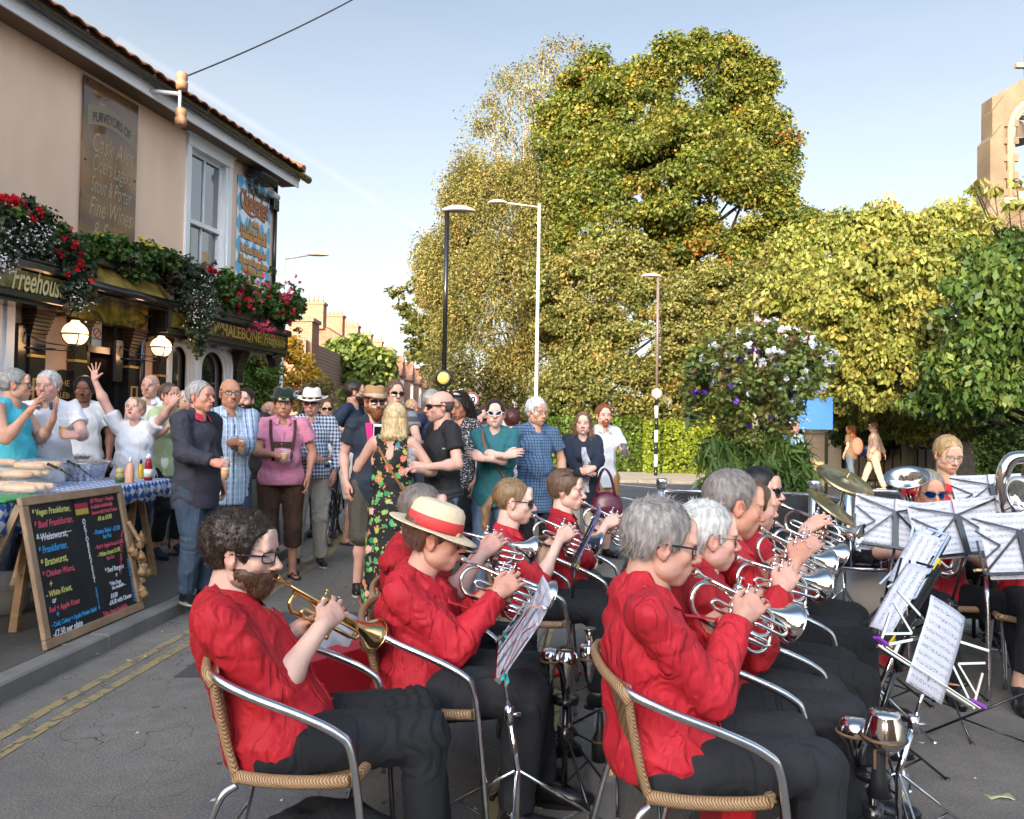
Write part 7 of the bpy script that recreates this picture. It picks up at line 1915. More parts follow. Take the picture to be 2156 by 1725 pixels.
trestle('pine trestle table at the far end behind the chalkboard',5.55,6.85);trestle('pine trestle table at the near end by the left edge',3.75,5.45)
for lb,y0,y1,dr in(('blue and white lozenge tablecloth on the far trestle table',5.5,6.9,.15),('blue and white lozenge tablecloth on the near trestle table',3.7,5.49,.20)):
 b=MB();rows=[];N=60
 for i in range(N+1):
  y=y0+(y1-y0)*i/N;w=.02*math.sin(i*.9)+.012*math.sin(i*2.3+1);rows.append([Vector((TX0-.03,y,TZ-.12)),Vector((TX0-.02,y,TZ)),Vector((TX0*.5+TX1*.5,y,TZ)),Vector((TX1+.012,y,TZ)),Vector((TX1+.022+w*.3,y,TZ-.03)),Vector((TX1+.03+w,y,TZ-dr*(1+.12*math.sin(i*.35))))])
 b.grid(rows);o=b.build('tablecloth',CLOTH);tag(o,lb,'tablecloth');md=o.modifiers.new('s','SOLIDIFY');md.thickness=.003
BL,BR,TL,TR2=Vector((-2.71,4.53,.10)),Vector((-2.64,5.58,.10)),Vector((-2.93,4.60,.985)),Vector((-2.86,5.62,.985))
cbr=thing('chalkboard','oak framed chalkboard menu with coloured chalk writing leaning at the kerb','sign',tuple((BL+BR)/2));cu=(BR-BL).normalized();cv=((TL+TR2)/2-(BL+BR)/2).normalized();cn=cu.cross(cv).normalized();cn=cn if cn.x>0 else-cn
BW,BHt=(BR-BL).length,((TL+TR2)/2-(BL+BR)/2).length
def CB(u,v,o=0.0):return BL+cu*BW*u+cv*BHt*(1-v)+cn*o
b=MB();fw=.055
for(p,q_)in((CB(0,fw/2/BHt),CB(1,fw/2/BHt)),(CB(0,1-fw/2/BHt),CB(1,1-fw/2/BHt))):b.beam(p,q_,fw,.03,cn,.004)
for u_ in(fw/2/BW,1-fw/2/BW):b.beam(CB(u_,.062,.001),CB(u_,.938,.001),fw,.03,cn,.004)
b.build('frame',FRW,cbr)
b=MB();b.add([CB(.03,.03,-.004),CB(.97,.03,-.004),CB(.97,.97,-.004),CB(.03,.97,-.004)],[(0,3,2,1)]);b.build('board',mat('chalky blackboard',(.010,.013,.014),rough=.45,col2=(.022,.028,.030),vscale=3,stretch=(1,3,1)),cbr)
for u_ in(.04,.96):b=MB();b.beam(CB(u_,.05,-.03),CB(u_,.05,-.03)+Vector((-.36,0,-.88+.02)),.04,.03,(0,1,0));b.build('prop_leg',FRW,cbr)
CK_={c:mat('chalk '+c,v,rough=.9)for c,v in dict(yellow=(.62,.60,.16),red=(.62,.10,.14),white=(.70,.72,.74),blue=(.05,.34,.66)).items()}
cm={c:MB()for c in CK_}
_rt=random.Random(3)
def chalk(c,txt,u,v,sz,al='LEFT',sq=.8):put_text(cm[c],txt,sz*1.05,CB(u,v,.002),cu,cv,bold=.0012,shear=.15,align=al,squeeze=sq,rot=_rt.uniform(-.02,.02),extrude=.0005)
for c,t_,v,sz in(('yellow','* Vegan Frankfurter,',.115,.052),('red','* Beef Frankfurter,',.20,.058),('white','* Weisswurst,',.285,.06),('blue','* Frankfurter,',.37,.058),('yellow','* Bratwurst,',.455,.06),('red','* Chicken Wurst,',.53,.05),('yellow','   +',.60,.06),('yellow','- White Kraut,',.665,.048),('white','    or',.71,.045),('red','Red + Apple Kraut',.765,.045),('blue','    +',.81,.06),('blue','- Cold, Celery + Apple Potato Salad',.865,.036),('white','-£7.50 per plate',.925,.052)):chalk(c,t_,.085,v,sz)
cm['white'].beam(CB(.085,.287,.003),CB(.40,.28,.003),.005,.001,cn)
for i,ch in enumerate('OKTOBERFEST'):chalk('white',ch,.535,.235+.043*i,.046,'CENTER')
for i,ch in enumerate('2016'):chalk('blue',ch,.535,.74+.04*i,.042,'CENTER')
for c,t_,u,v,sz in(('red','All Wurst + Franks',.63,.095,.042),('red','Available Individually',.63,.14,.036),('red','Served with Fried Onions',.63,.185,.034),('yellow','All at £4.00',.68,.235,.042),('blue','- Potato Salad - £3.00',.61,.33,.042),('blue','Per Pot',.70,.375,.038),('red','- Red + Apple Kraut £1.00',.60,.44,.036),('yellow','- White Kraut £1.00',.61,.50,.038),('red','Per Pot',.70,.54,.034),('white','* Beef Burgers',.66,.625,.044),('white','+',.76,.68,.05),('white','* Hot Dogs',.68,.73,.034),('white','No Available ...',.70,.765,.032),('white','£4.00',.67,.82,.042),('white','-£4.50 with Cheese',.64,.865,.040),('red','Take Away Available',.56,.925,.040)):chalk(c,t_,u,v,sz)
put_text(cm['blue'],'Dark Munchen Red Kolsch',.036,CB(.925,.75,.002),cu,cv,rot=math.pi/2,squeeze=.8);put_text(cm['red'],'Curried Garlic £1.50 Per Plate',.034,CB(.87,.52,.002),cu,cv,rot=math.pi/2.6,squeeze=.75)
for c in cm:cm[c].build('chalk_writing',CK_[c],cbr)
for k,c in enumerate(((.012,.012,.012),(.42,.03,.07),(.50,.38,.05))):b=MB();v0=.055+.042*k;b.add([CB(.47,v0,.003),CB(.60,v0,.003),CB(.60,v0+.042,.003),CB(.47,v0+.042,.003)],[(0,3,2,1)]);b.build('flag_stripe',mat('chalk flag',c,rough=.9),cbr)
a=CB(1.0,.58,.05);r=thing('garlic_string','bronze coloured string of onions hanging beside the chalkboard','garlic string',tuple(a));b=MB();_g=random.Random(8);GAR=mat('papery bronze skin',(.36,.21,.10),rough=.35,var=.3,vscale=30)
for i in range(17):p=a+Vector((_g.uniform(-.05,.06),_g.uniform(-.07,.07),.12-i*.026));rr=_g.uniform(.028,.036);b=MB();b.lathe([(0,-rr*.8),(rr*.8,-rr*.6),(rr,0),(rr*.7,rr*.7),(.006,rr*1.3),(.004,rr*1.9)],p,(_g.uniform(-.6,.6),_g.uniform(-.6,.6),1),n=12);b.build('onion',GAR,r)
b=MB();b.tube(bez([CB(.97,.30,.03),CB(1.0,.42,.05),a+Vector((0,0,.1))],6),.016,8);b.build('plait',GAR,r)
def tp(px_,py_):
 d=ray(px_,py_);t=(TZ+.003-CAM_H)/d.z;return Vector((0,0,CAM_H))+d*t
def bottle(label,px_,py_,prof,m,capm=None,capz=None,capr=None,lab=None):
 p=tp(px_,py_);r=thing('sauce_bottle',label,'bottle',tuple(p));b=MB();b.lathe(prof,p,n=18);b.build('bottle',m,r)
 if capm:b=MB();b.lathe([(capr,capz),(capr,capz+.03),(capr*.3,capz+.045),(0,capz+.046)],p,n=14);b.build('cap',capm,r)
 if lab:b=MB();b.lathe([(lab[2],lab[0]),(lab[2],lab[1])],p,n=18);b.build('label',lab[3],r)
 return r
sq=[(.030,0),(.033,.01),(.034,.11),(.024,.15),(.012,.17)]
bottle('tall red ketchup bottle with a white label at the right end of the sauces',312,1012,[(.030,0),(.036,.02),(.036,.08),(.024,.15),(.020,.19)],mat('ketchup',(.32,.01,.012),rough=.15),WHITE,.185,.021,(.03,.10,.0372,mat('cream label',(.7,.68,.6))))
bottle('pale pink sauce bottle in the middle of the sauces',273,1018,sq,mat('pink sauce',(.72,.36,.24),rough=.35),WHITE,.17,.012)
bottle('dark red squeezy bottle behind the pink sauce',256,1002,sq,mat('dark red sauce',(.30,.02,.04),rough=.3),WHITE,.17,.012)
bottle('squat mustard jar with a green label',252,1018,[(.030,0),(.034,.01),(.034,.07),(.030,.085)],mat('mustard glass',(.36,.28,.08),rough=.2),mat('mustard lid',(.46,.40,.2)),.083,.031,(.01,.05,.0352,mat('green label',(.02,.10,.05))))
bottle('red tub with a blue lid at the back of the sauces',286,990,[(.036,0),(.040,.02),(.040,.12),(.034,.15)],mat('red plastic',(.55,.02,.02),rough=.3),mat('blue lid',(.02,.20,.60),rough=.4),.15,.032)
bottle('slim yellow mustard bottle beside the ketchup',296,1008,[(.022,0),(.024,.01),(.024,.10),(.012,.13)],mat('yellow mustard',(.60,.38,.03),rough=.3),BLK,.13,.010)
p=tp(346,1006);r=thing('wine_glass','empty stemmed wine glass at the end of the table','glass',tuple(p));b=MB();b.lathe([(.034,0),(.004,.006),(.004,.08),(.026,.10),(.036,.135),(.032,.18),(.031,.18),(.034,.135),(.024,.104),(0,.085)],p,n=20);b.build('glass',GL,r)
FOIL=mat('aluminium foil tray',(.62,.62,.63),rough=.24,metal=1.0,bump=.006,bscale=26);FILM=mat('cling film',(.9,.92,.95),rough=.12,alpha=.16,spec=1.0,bump=.01,bscale=22)
for k,(px_,py_,w,l,h,lb)in enumerate(((205,1012,.36,.42,.12,'deep foil tray of food under crumpled film'),(128,1012,.34,.40,.11,'foil tray with black handled tongs'),(175,998,.30,.34,.13,'oval silver serving dish at the back of the trays'))):
 h*=1.25;p=tp(px_,py_);r=thing('food_tray',lb,'tray',tuple(p));b=MB();x=p.x-.12;y=p.y;N=32;rings=[]
 for(sc,z)in((.72,0),(.86,h*.9),(1.0,h),(.97,h+.004),(.82,h*.8),(.7,h*.35),(0.0,h*.35)):rings.append([Vector((x+w/2*sc*math.copysign(abs(math.cos(t))**.6,math.cos(t)),y+l/2*sc*math.copysign(abs(math.sin(t))**.6,math.sin(t)),TZ+.004+z))for t in[2*math.pi*i/N for i in range(N)]])
 b.grid([[rings[j][i]for j in range(len(rings))]for i in range(N)],closed_u=True);b.build('tray',FOIL,r)
 g=[];
 for i in range(17):
  row=[]
  for j in range(17):xx,yy=(i/8-1),(j/8-1);e=max(abs(xx),abs(yy));row.append(Vector((x+w/2*1.04*xx,y+l/2*1.04*yy,TZ+h+.02+.018*math.sin(i*2.1+j)*math.cos(j*1.7)-(.05+.03*math.sin(i*3+j*2))*max(0,e-.85)/.15)))
  g.append(row)
 b=MB();b.grid(g);b.build('film_cover',FILM,r)
for k,(a_,c_)in enumerate((((102,978),(130,990)),((144,972),(165,982)))):
 p,q_=at(*a_,5.6),at(*c_,5.5);b=MB();b.tube([p,q_],.010,8);b.tube([q_,q_+(q_-p)*1.2-Vector((0,0,.03))],.006,8);b.sphere(p,.013,8,6);tag(b.build('tongs',BLK),('left' if k==0 else 'right')+' black handled tongs resting in the foil trays','tongs')
BREAD=mat('bread roll crust',(.62,.34,.13),rough=.6,col2=(.78,.56,.34),vscale=9)
for k,(px_,py_,dz)in enumerate(((40,1032,0),(95,1036,0),(25,1022,.07),(85,1026,.07),(50,1018,.135),(110,1022,.12))):
 p=tp(px_,py_+4);lb=['near left bottom','near right bottom','left middle','right middle','topmost','rear top right'][k]+' bag of long bread rolls on the table'
 r=thing('bread_bag',lb,'bread',tuple(p),'bagged bread rolls piled on the table')
 for q in range(3):
  c=np.array([p.x-.10+.0*q,p.y-.12+.10*q,TZ+.045+dz]);V,F=sdf_mesh([cap(c+np.array([-.09,.01,0]),c+np.array([.09,0,0]),.029,.027,k=0)],.010);link('roll',mesh_np('roll',V,F,True),BREAD,r)
 c=np.array([p.x-.10,p.y-.02,TZ+.045+dz]);V,F=sdf_mesh([ell(c,(.16,.19,.052),k=0)],.014);N_=vnormals(V,F);V=V+N_*(vnoise(V*30,k)[:,None]-.5)*.014;link('clear_bag',mesh_np('bag',V,F,False),FILM,r)
p=tp(20,1052);r=thing('green_board','flat green chopping board at the left edge of the table','board',tuple(p));b=MB();b.box((p.x-.06,p.y-.05,TZ+.014),(.34,.42,.016),Matrix.Rotation(.12,3,'Z'),.006);b.build('board',mat('green plastic',(.02,.30,.08),rough=.4),r)
a=gnd(15,1290,.1);r=thing('plastic_tub','clear plastic water tub on the pavement under the near table','tub',(a.x,a.y,.1));b=MB();b.lathe([(.13,0),(.15,.26),(.155,.265),(.146,.262),(.126,.01),(0,.008)],(a.x,a.y,.1),n=24);b.build('tub',GL,r);b=MB();b.lathe([(.124,.012),(.138,.16),(0,.16)],(a.x,a.y,.1),n=24);b.build('water',mat('cloudy water',(.35,.38,.38),rough=.1,trans=.5),r)
# spectators
def cl(name,c,**k):
 d=dict(rough=.8,var=.08,vscale=5,bump=.0006,bscale=500,wrinkle=.014,wscale=8);d.update(k);return mat(name,c,**d)
def pat(name,fn,rough=.8):
 t=NT(name,rough=rough);s=t.sep();c=fn(t,s);t.bump(t.noise(8,2,dist=.9),.014);return t.color(c)
def stripe(t,v,f,w=.5):return t.math('LESS_THAN',t.math('FRACT',t.math('MULTIPLY',t.math('ADD',v,50.0),f)),w)
def gingham(f,a,b_):return lambda t,s:t.mix(t.math('MULTIPLY',t.math('ADD',stripe(t,t.math('ADD',s[0],t.math('MULTIPLY',s[1],.6)),f),stripe(t,s[2],f)),.5),a,b_)
def stripes_mix(cols,f):
 def fn(t,s):
  v=t.math('ADD',s[0],t.math('MULTIPLY',s[1],.6));c=cols[0]
  for i,k in enumerate(cols[1:]):c=t.mix(stripe(t,t.math('ADD',v,.013*i),f*(1+.37*i),.22),c,k)
  return t.mix(t.math('MULTIPLY',stripe(t,s[2],f*1.3,.25),.3),c,cols[-1])
 return fn
def floral(t,s):
 wv=t.noise(9,2,out='Color');ad=t.n('ShaderNodeMixRGB');ad.inputs[0].default_value=.06;t.nt.links.new(t.co,ad.inputs[1]);t.nt.links.new(wv,ad.inputs[2])
 def vor(sc,vec):n=t.n('ShaderNodeTexVoronoi');n.inputs['Scale'].default_value=sc;t.nt.links.new(vec,n.inputs['Vector']);return n
 a=vor(12,ad.outputs[0]);l=vor(19,ad.outputs[0]);sm=vor(30,ad.outputs[0]);pet=t.noise(75,3)
 sc=t.n('ShaderNodeSeparateColor');t.nt.links.new(a.outputs['Color'],sc.inputs[0]);sl2=t.n('ShaderNodeSeparateColor');t.nt.links.new(l.outputs['Color'],sl2.inputs[0])
 leafc=t.ramp(sl2.outputs[1],[(0,(.02,.20,.06)),(.5,(.10,.42,.12)),(.8,(.50,.48,.06)),(1,(.05,.18,.22))])
 base=t.mix(t.math('LESS_THAN',l.outputs['Distance'],t.math('ADD',.12,t.math('MULTIPLY',pet,.6))),(.010,.011,.012),leafc)
 dark=t.math('GREATER_THAN',sl2.outputs[0],.62);base=t.mix(dark,base,(.010,.011,.012))
 blo=t.ramp(sc.outputs[0],[(0,(.70,.10,.03)),(.4,(.78,.28,.18)),(.6,(.80,.45,.38)),(1,(.72,.06,.04))])
 blo=t.mix(t.math('LESS_THAN',a.outputs['Distance'],.10),blo,(.75,.50,.10))
 m=t.math('MULTIPLY',t.math('LESS_THAN',a.outputs['Distance'],t.math('ADD',.10,t.math('MULTIPLY',pet,.5))),t.math('GREATER_THAN',sc.outputs[1],.4))
 c=t.mix(m,base,blo);m2=t.math('MULTIPLY',t.math('LESS_THAN',sm.outputs['Distance'],.20),t.math('SUBTRACT',1.0,m));return t.mix(t.math('MULTIPLY',m2,.8),c,(.75,.35,.10))
DENIM=cl('blue denim',(.022,.038,.065),col2=(.05,.08,.12),vscale=4,stretch=(2,2,.5),wrinkle=.02)
DENIML=cl('light blue denim',(.07,.11,.18),col2=(.13,.18,.26),vscale=4,stretch=(2,2,.5),wrinkle=.02)
CHINO=cl('stone chinos',(.42,.37,.30));WHT_T=cl('white cotton',(.66,.66,.68));NAVY=cl('navy cotton',(.016,.026,.055));BLKT=cl('black cotton',(.013,.013,.015))
STRAW=mat('woven straw',(.38,.22,.10),rough=.8,var=.15,vscale=80,bump=.002,bscale=200);SOLE=mat('pale shoe sole',(.35,.33,.30),rough=.8)
def stander(label,x,yt,Y,face,hf,o,ra=None,la=None,z0=0.0,lean=0.0,hatz=0.0,group='people standing to watch the band',spread=.12,step=0.0,vox=None,hx=0.0,crouch=0.0):
 p=at(x,yt,Y);zc=p.z-hatz;st=zc-z0;s=st/1.76;o=dict(o);o['s']=s;o['z0']=z0;o.setdefault('nstr',1300 if Y<8.5 else 0);o.setdefault('hs',1.03)
 f=dirv(face);r=np.cross(f,(0,0,1));H=np.array([p.x,p.y,zc-.118*s*o['hs']])
 C=np.array([p.x,p.y,z0+.822*st])-f*.035+r*hx*.3;P=np.array([p.x,p.y,z0+.518*st-crouch])-f*(.03+lean)+r*hx
 if o.get('top'):o['top']=dict(o['top']);o['top'].setdefault('hang',True)
 if o.get('bottom')and o.get('top')and o['top'].get('hem',.06)>.07 and not o['top'].get('skirt'):o['bottom']=dict(o['bottom'],rise=.0)
 A={}
 for k_,a in(('R',ra),('L',la)):
  if a is None:continue
  a=dict(a);sg=1 if k_=='R' else-1
  if 'px' in a:q=a.pop('px');a['w']=np.array(at(q[0],q[1],Y+(q[2]if len(q)>2 else-.28)))
  a.setdefault('pole',r*sg*.5-f*.2+np.array([0,0,-1.0]));A[k_]=a
 L={}
 for k_,sg in(('R',1),('L',-1)):
  a=np.array([P[0],P[1],z0+.075*s])+r*sg*spread*s+f*(.02+step*sg);L[k_]=dict(a=a,fd=f+r*sg*.25,z0=z0)
 return person(label,P,C,H,face,hf,o,A,L,group,vox or(.011 if Y<7 else.013 if Y<9 else.017))
tee=lambda m,**k:dict(dict(mat=m,sleeve='short',hem=.10,amp=.008,freq=8,loose=.016),**k)
shirt=lambda m,**k:dict(dict(mat=m,sleeve='long',hem=.12,amp=.009,collar=True,buttons=True,vneck=.06,loose=.018),**k)
jn=dict(mat=DENIM,loose=.016);LS=dict(mat=LEATHER);BS=dict(mat=LEATHER,sole=SOLE);G=lambda**k:dict(mat=SPECS,t=.0022,**k)
up_=lambda px,**k:dict(dict(px=px,d=(0,0,1),pose='spread'),**k)
hold=lambda px,d=(.6,-.6,.1),**k:dict(dict(px=px,d=d,back=(0,-.6,.8),pose='grip'),**k)
s1=stander('person with grey hair in a turquoise vest gesturing with both hands at the left edge',33,778,5.95,95,(.85,.5,0),dict(hair='crop',hairc=GREY,skin=(.58,.32,.22),w=1.12,belly=.05,glasses=G(),top=dict(mat=cl('turquoise cotton',(.07,.48,.60)),sleeve='none',hem=.10,amp=.010,vneck=.05),bottom=dict(mat=NAVY),shoes=LS),up_((60,868,-.25),d=(.6,-.2,.55),back=(-.5,-.7,.5),pole=(-.4,-.2,-1)),up_((112,884,.05),d=(.15,0,1),back=(.9,.3,0),pole=(0,.3,-1)),z0=.1)
s2=stander('person with white hair in a white polo shirt holding a pint behind the food trays',102,782,6.4,12,(.15,-1,-.05),dict(hair='short',hairc=WHITEH,skin=(.62,.36,.29),w=1.2,belly=.12,fat=.6,ruddy=.6,top=tee(WHT_T,collar=True,collarmat=cl('slate collar',(.05,.07,.10)),vneck=.03),bottom=jn,shoes=LS),None,hold((160,918),(-.75,-.4,.15),back=(.2,-.9,.3)),z0=.1)
s3=stander('person with black shoulder length hair in a white tee shirt behind the raised arm',178,795,7.9,25,(.35,-1,-.1),dict(hair='bowl',hairc=(.012,.01,.01),hairt=.018,skin=(.20,.09,.055),w=1.1,beard='moustache',top=tee(WHT_T,vneck=.07),bottom=jn,shoes=LS),None,None,z0=.1)
s4=stander('person with short blonde hair in a white top raising both arms with open hands',285,838,7.12,8,(.05,-1,.32),dict(hair='short',hairc=(.36,.24,.14),hairt=.014,skin=(.66,.38,.30),fem=True,w=1.2,fat=.8,belly=.06,ruddy=.5,mouth='open',top=tee(WHT_T,vneck=.05,hem=.08),bottom=jn,shoes=LS,armw=1.15),up_((197,796,-.1),d=(-.05,0,1),back=(.1,1,.1),pole=(-.6,0,-1)),up_((362,852,-.25),d=(.45,-.1,.85),back=(-.1,1,.2),pole=(.4,0,-1)),z0=.1)
s5=stander('tall bald person in a white collared shirt at the back by the drainpipe',317,789,8.5,5,(.12,-1,0),dict(hair='bald',hairc=GREY,skin=S1C,w=1.05,ruddy=.5,top=shirt(WHT_T),bottom=jn,shoes=LS),z0=.1)
s6=stander('person in a pale green top and glasses clapping beside the navy jacket',358,808,7.75,70,(.9,-.4,.05),dict(hair='bowl',hairc=(.10,.06,.045),skin=(.62,.36,.26),fem=True,w=1.1,glasses=G(),top=tee(cl('pale green cotton',(.48,.56,.30))),bottom=dict(mat=BLKC,len=.75),shoes=dict(mat=NAVY,heel=.05)),up_((372,885,-.3),d=(.4,0,1)),up_((385,882,-.1),d=(.2,0,1)),z0=.1)
s6b=stander('person with white hair seen between the green top and the navy jacket',392,824,8.4,60,(.6,-.8,0),dict(hair='short',hairc=WHITEH,skin=S1C,w=.95,top=tee(cl('grey wool',(.2,.2,.2))),bottom=jn,shoes=LS),z0=.1)
jk=cl('navy fleece',(.035,.034,.050),bump=.002,bscale=250)
s7=stander('person with grey hair in a navy fleece jacket holding a glass on the kerb',424,804,5.85,70,(.95,-.30,0),dict(hair='crop',hairc=GREY,hairt=.012,beard='moustache',beardc=GREY,skin=(.58,.28,.20),ruddy=.7,w=1.06,belly=.04,top=dict(mat=jk,sleeve='long',hem=.16,amp=.012,vneck=.05,loose=.026,cuffs=True,collar=True,collarmat=cl('crimson collar',(.42,.02,.05)),name='jacket'),bottom=dict(mat=DENIM,loose=.022,amp=.009),shoes=BS),hold((449,974),(.8,-.3,-.05),back=(.1,-.9,.3)),None,z0=.1,spread=.10)
b=MB();_t=s7.tv;_c=s7.H+np.array([0,-.1,-.34])
s8=stander('bald person with moustache and glasses in a blue striped shirt holding a pint',486,798,6.65,35,(.55,-.85,0),dict(hair='bald',hairc=(.08,.07,.06),beard='moustache',beardc=(.06,.05,.045),skin=(.46,.23,.14),w=1.05,glasses=G(size=(.024,.012)),top=shirt(pat('blue striped cotton',stripes_mix([(.30,.40,.52),(.10,.16,.28),(.55,.60,.68)],16)),hem=.20,loose=.024),bottom=jn,shoes=BS),None,hold((484,932),(.8,-.3,.1),back=(.2,-.9,.4)))
s9=stander('person with dark beard in a black band tee shirt behind the striped shirt',517,818,8.4,10,(.05,-1,0),dict(hair='short',hairc=DBR,beard='long',skin=S2C,w=1.25,belly=.05,top=tee(BLKT),bottom=dict(mat=cl('dark green',(.03,.04,.03)),kind='shorts',len=1.0),shoes=dict(mat=WHT_T)))
tt=MB();put_text(tt,'Motorhead',.105,Vector(s9.H)+Vector((.05,-.185,-.37)),(1,0,0),(0,-.12,1),bold=.003);tt.build('shirt_lettering',WHT_T,s9.top)
tt=MB();c_=Vector(s9.H)+Vector((.04,-.205,-.53))
for i in range(9):a=i*.7;tt.sphere(c_+Vector((.05*math.cos(a)*(i%3)/2,0,.06*math.sin(a)*(i%3)/2)),.018,7,5)
tt.build('shirt_print',WHT_T,s9.top)
LEDER=mat('brown suede',(.045,.022,.012),rough=.9,col2=(.075,.038,.02),vscale=5,bump=.0012,bscale=90,wrinkle=.02)
s10=stander('person in a green felt hat, pink shirt and brown lederhosen holding a beer mug',597,824,7.3,18,(.35,-1,-.04),dict(hair='short',hairc=DBR,skin=(.50,.25,.16),ruddy=.5,w=1.14,belly=.08,fat=.5,top=shirt(pat('pink check cotton',gingham(70,(.66,.27,.36),(.58,.18,.28))),sleeve='short',hem=.03,loose=.022),bottom=dict(mat=LEDER,kind='shorts',len=1.45,loose=.022,rise=.13),shoes=dict(mat=BLKT,kind='flip'),bare_feet=True,hat=dict(kind='trilby',mat=mat('dark green felt',(.008,.022,.014),rough=.95,sheen=.2),band=mat('green band',(.01,.04,.025)),brim=.042,h=.115,up=.02,taper=.80,tilt=-.06,z=.042)),hold((577,957),(.85,-.3,0),back=(0,-.8,.5)),dict(w='hang'))
R_=s10.R;Cc=(s10.A['R'][0]+s10.A['L'][0])/2
def on_shirt(per,x,z,e=.004):
 R=per.R;C=(per.A['R'][0]+per.A['L'][0])/2;rel=per.tv-C;k=(np.abs(rel@R[0]-x)<.02)&(np.abs(rel@R[2]-z)<.02);v=(rel@R[1])[k].max()if k.any()else.12;return Vector(C+R[0]*x+R[2]*z+R[1]*(v+e))
def strap(per,pts,w,m,name='strap'):
 P_=[on_shirt(per,*p)for p in pts];b=MB();r=Vector(per.R[0]);b.grid([[p-r*w/2,p+Vector(per.R[1])*.003,p+r*w/2]for p in bez(P_,3)]);o=b.build(name,m,per.top);md=o.modifiers.new('s','SOLIDIFY');md.thickness=.004
for sx in(-1,1):strap(s10,[(sx*.11,.04),(sx*.11,-.04),(sx*.105,-.12),(sx*.09,-.22),(sx*.08,-.34)],.026,LEDER)
strap(s10,[(-.10,-.19),(-.05,-.195),(0,-.20),(.05,-.195),(.10,-.19)],.02,LEDER,'chest_strap')
bb=MB();bb.grid([[on_shirt(s10,x,z,.006)for z in(-.165,-.19,-.215)]for x in[-.09+.02*i for i in range(10)]]);bb.build('chest_bar',LEDER,s10.top)
s10b=stander('person with a cropped head showing behind the pink shirt',566,846,8.9,-10,(-.2,-1,0),dict(hair='bald',hairc=GREY,skin=S4C,w=.95,top=tee(BLKT),bottom=jn,shoes=LS))
s11=stander('person in a white panama hat and blue gingham shirt with stone trousers',657,824,7.95,12,(.12,-1,-.08),dict(hair='short',hairc=WHITEH,skin=(.62,.32,.24),ruddy=.6,w=1.10,belly=.10,glasses=dict(mat=SPECS,t=.0025,lens=mat('brown lens',(.10,.02,.01),rough=.1,spec=.8),size=(.027,.016)),top=shirt(pat('navy gingham',gingham(26,(.62,.66,.72),(.012,.03,.10))),hem=.02),bottom=dict(mat=CHINO,loose=.022,rise=.12,amp=.009),shoes=BS,hat=dict(kind='panama',mat=mat('white panama straw',(.74,.70,.60),rough=.8,bump=.001,bscale=300),band=mat('black hat band',(.012,.010,.010)),brim=.072,h=.11,up=.016,taper=.80,tilt=-.05,z=.045,bandh=.022)),hold((650,966),(.9,-.3,0),back=(0,-.8,.5),pose='relax'),dict(w='hang'))
b=MB();R_=s11.R;Pp=(s11.LG['R'][0]+s11.LG['L'][0])/2+R_[2]*.10;b.tube([Vector(Pp+R_[0]*.185*math.cos(a)+R_[1]*(.155*math.sin(a)+.02))for a in[i*math.pi/14 for i in range(28)]],.019,8,closed=True,flat=.6);b.build('belt',LEATHER,s11.root)
s12=stander('person with sunglasses in a white tee shirt leaning over a bicycle',688,840,10,-5,(.3,-.9,-.1),dict(hair='updo',hairc=BRN,skin=S2C,fem=True,w=.95,glasses=G(lens=LENS_DARK),top=tee(WHT_T),bottom=dict(mat=NAVY),shoes=LS),hold((700,985,-.3)),hold((730,985,-.3)))
s13=stander('tall bearded person in a navy tee shirt, white shorts and flip flops',748,803,9.5,75,(.9,.2,0),dict(hair='crop',hairc=DBR,hairt=.012,beard='full',skin=S4C,w=.98,glasses=dict(mat=WIRE,t=.0018),top=tee(NAVY,hem=.12),bottom=dict(mat=cl('white shorts',(.62,.56,.50)),kind='shorts',len=.98,loose=.03),shoes=dict(mat=NAVY,kind='flip'),bare_feet=True),hold((742,905,-.3),(.8,0,.3)),None)
s14=stander('person with full beard, black sunglasses and a brown straw trilby in a navy tee',790,818,6.75,25,(.45,-.9,0),dict(hair='short',hairc=(.16,.06,.025),beard='long',beardc=(.17,.06,.02),skin=(.60,.34,.26),w=1.08,glasses=G(lens=LENS_DARK,size=(.026,.018)),top=tee(cl('dark navy cotton',(.018,.026,.042)),hem=.13,vneck=.03),bottom=dict(mat=cl('brown check shorts',(.07,.06,.045)),kind='shorts',len=1.05,loose=.03),shoes=BS,hat=dict(kind='trilby',mat=STRAW,band=mat('pale hat band',(.50,.42,.33)),brim=.044,h=.10,up=.012,taper=.82,tilt=-.05,z=.045)))
s15=stander('person with short brown hair, aviator sunglasses and a grey striped tee behind the blonde bob',832,803,8.0,30,(.45,-.9,0),dict(hair='short',hairc=(.13,.075,.045),hairt=.014,skin=(.60,.37,.28),w=1.05,glasses=G(lens=LENS_DARK,style='aviator',size=(.028,.019)),top=tee(pat('grey striped jersey',lambda t,s:t.mix(stripe(t,s[2],9),(.05,.055,.065),(.20,.21,.23))),hem=.12),bottom=jn,shoes=LS),None,hold((880,945,-.3),(.6,-.4,0)))
s16=stander('person with a blonde bob in a long tropical floral dress seen from behind',833,853,5.85,172,(-.12,.98,-.05),dict(hair='bob',hlen=.155,hairc=(.62,.46,.25),hairt=.018,nstr=7000,skin=(.58,.34,.26),fem=True,w=1.16,top=dict(mat=pat('tropical floral print',floral),sleeve='none',skirt=.06,amp=.008,vneck=0,lowback=True,hem=.1,name='dress'),shoes=dict(mat=LEATHER)),dict(w=at(872,990,5.6),pole=(.5,-.4,-1)),dict(w=at(772,945,6.1),d=(.35,.2,1),back=(-.8,-.5,0),pose='grip',pole=(-.5,-.2,-1)))
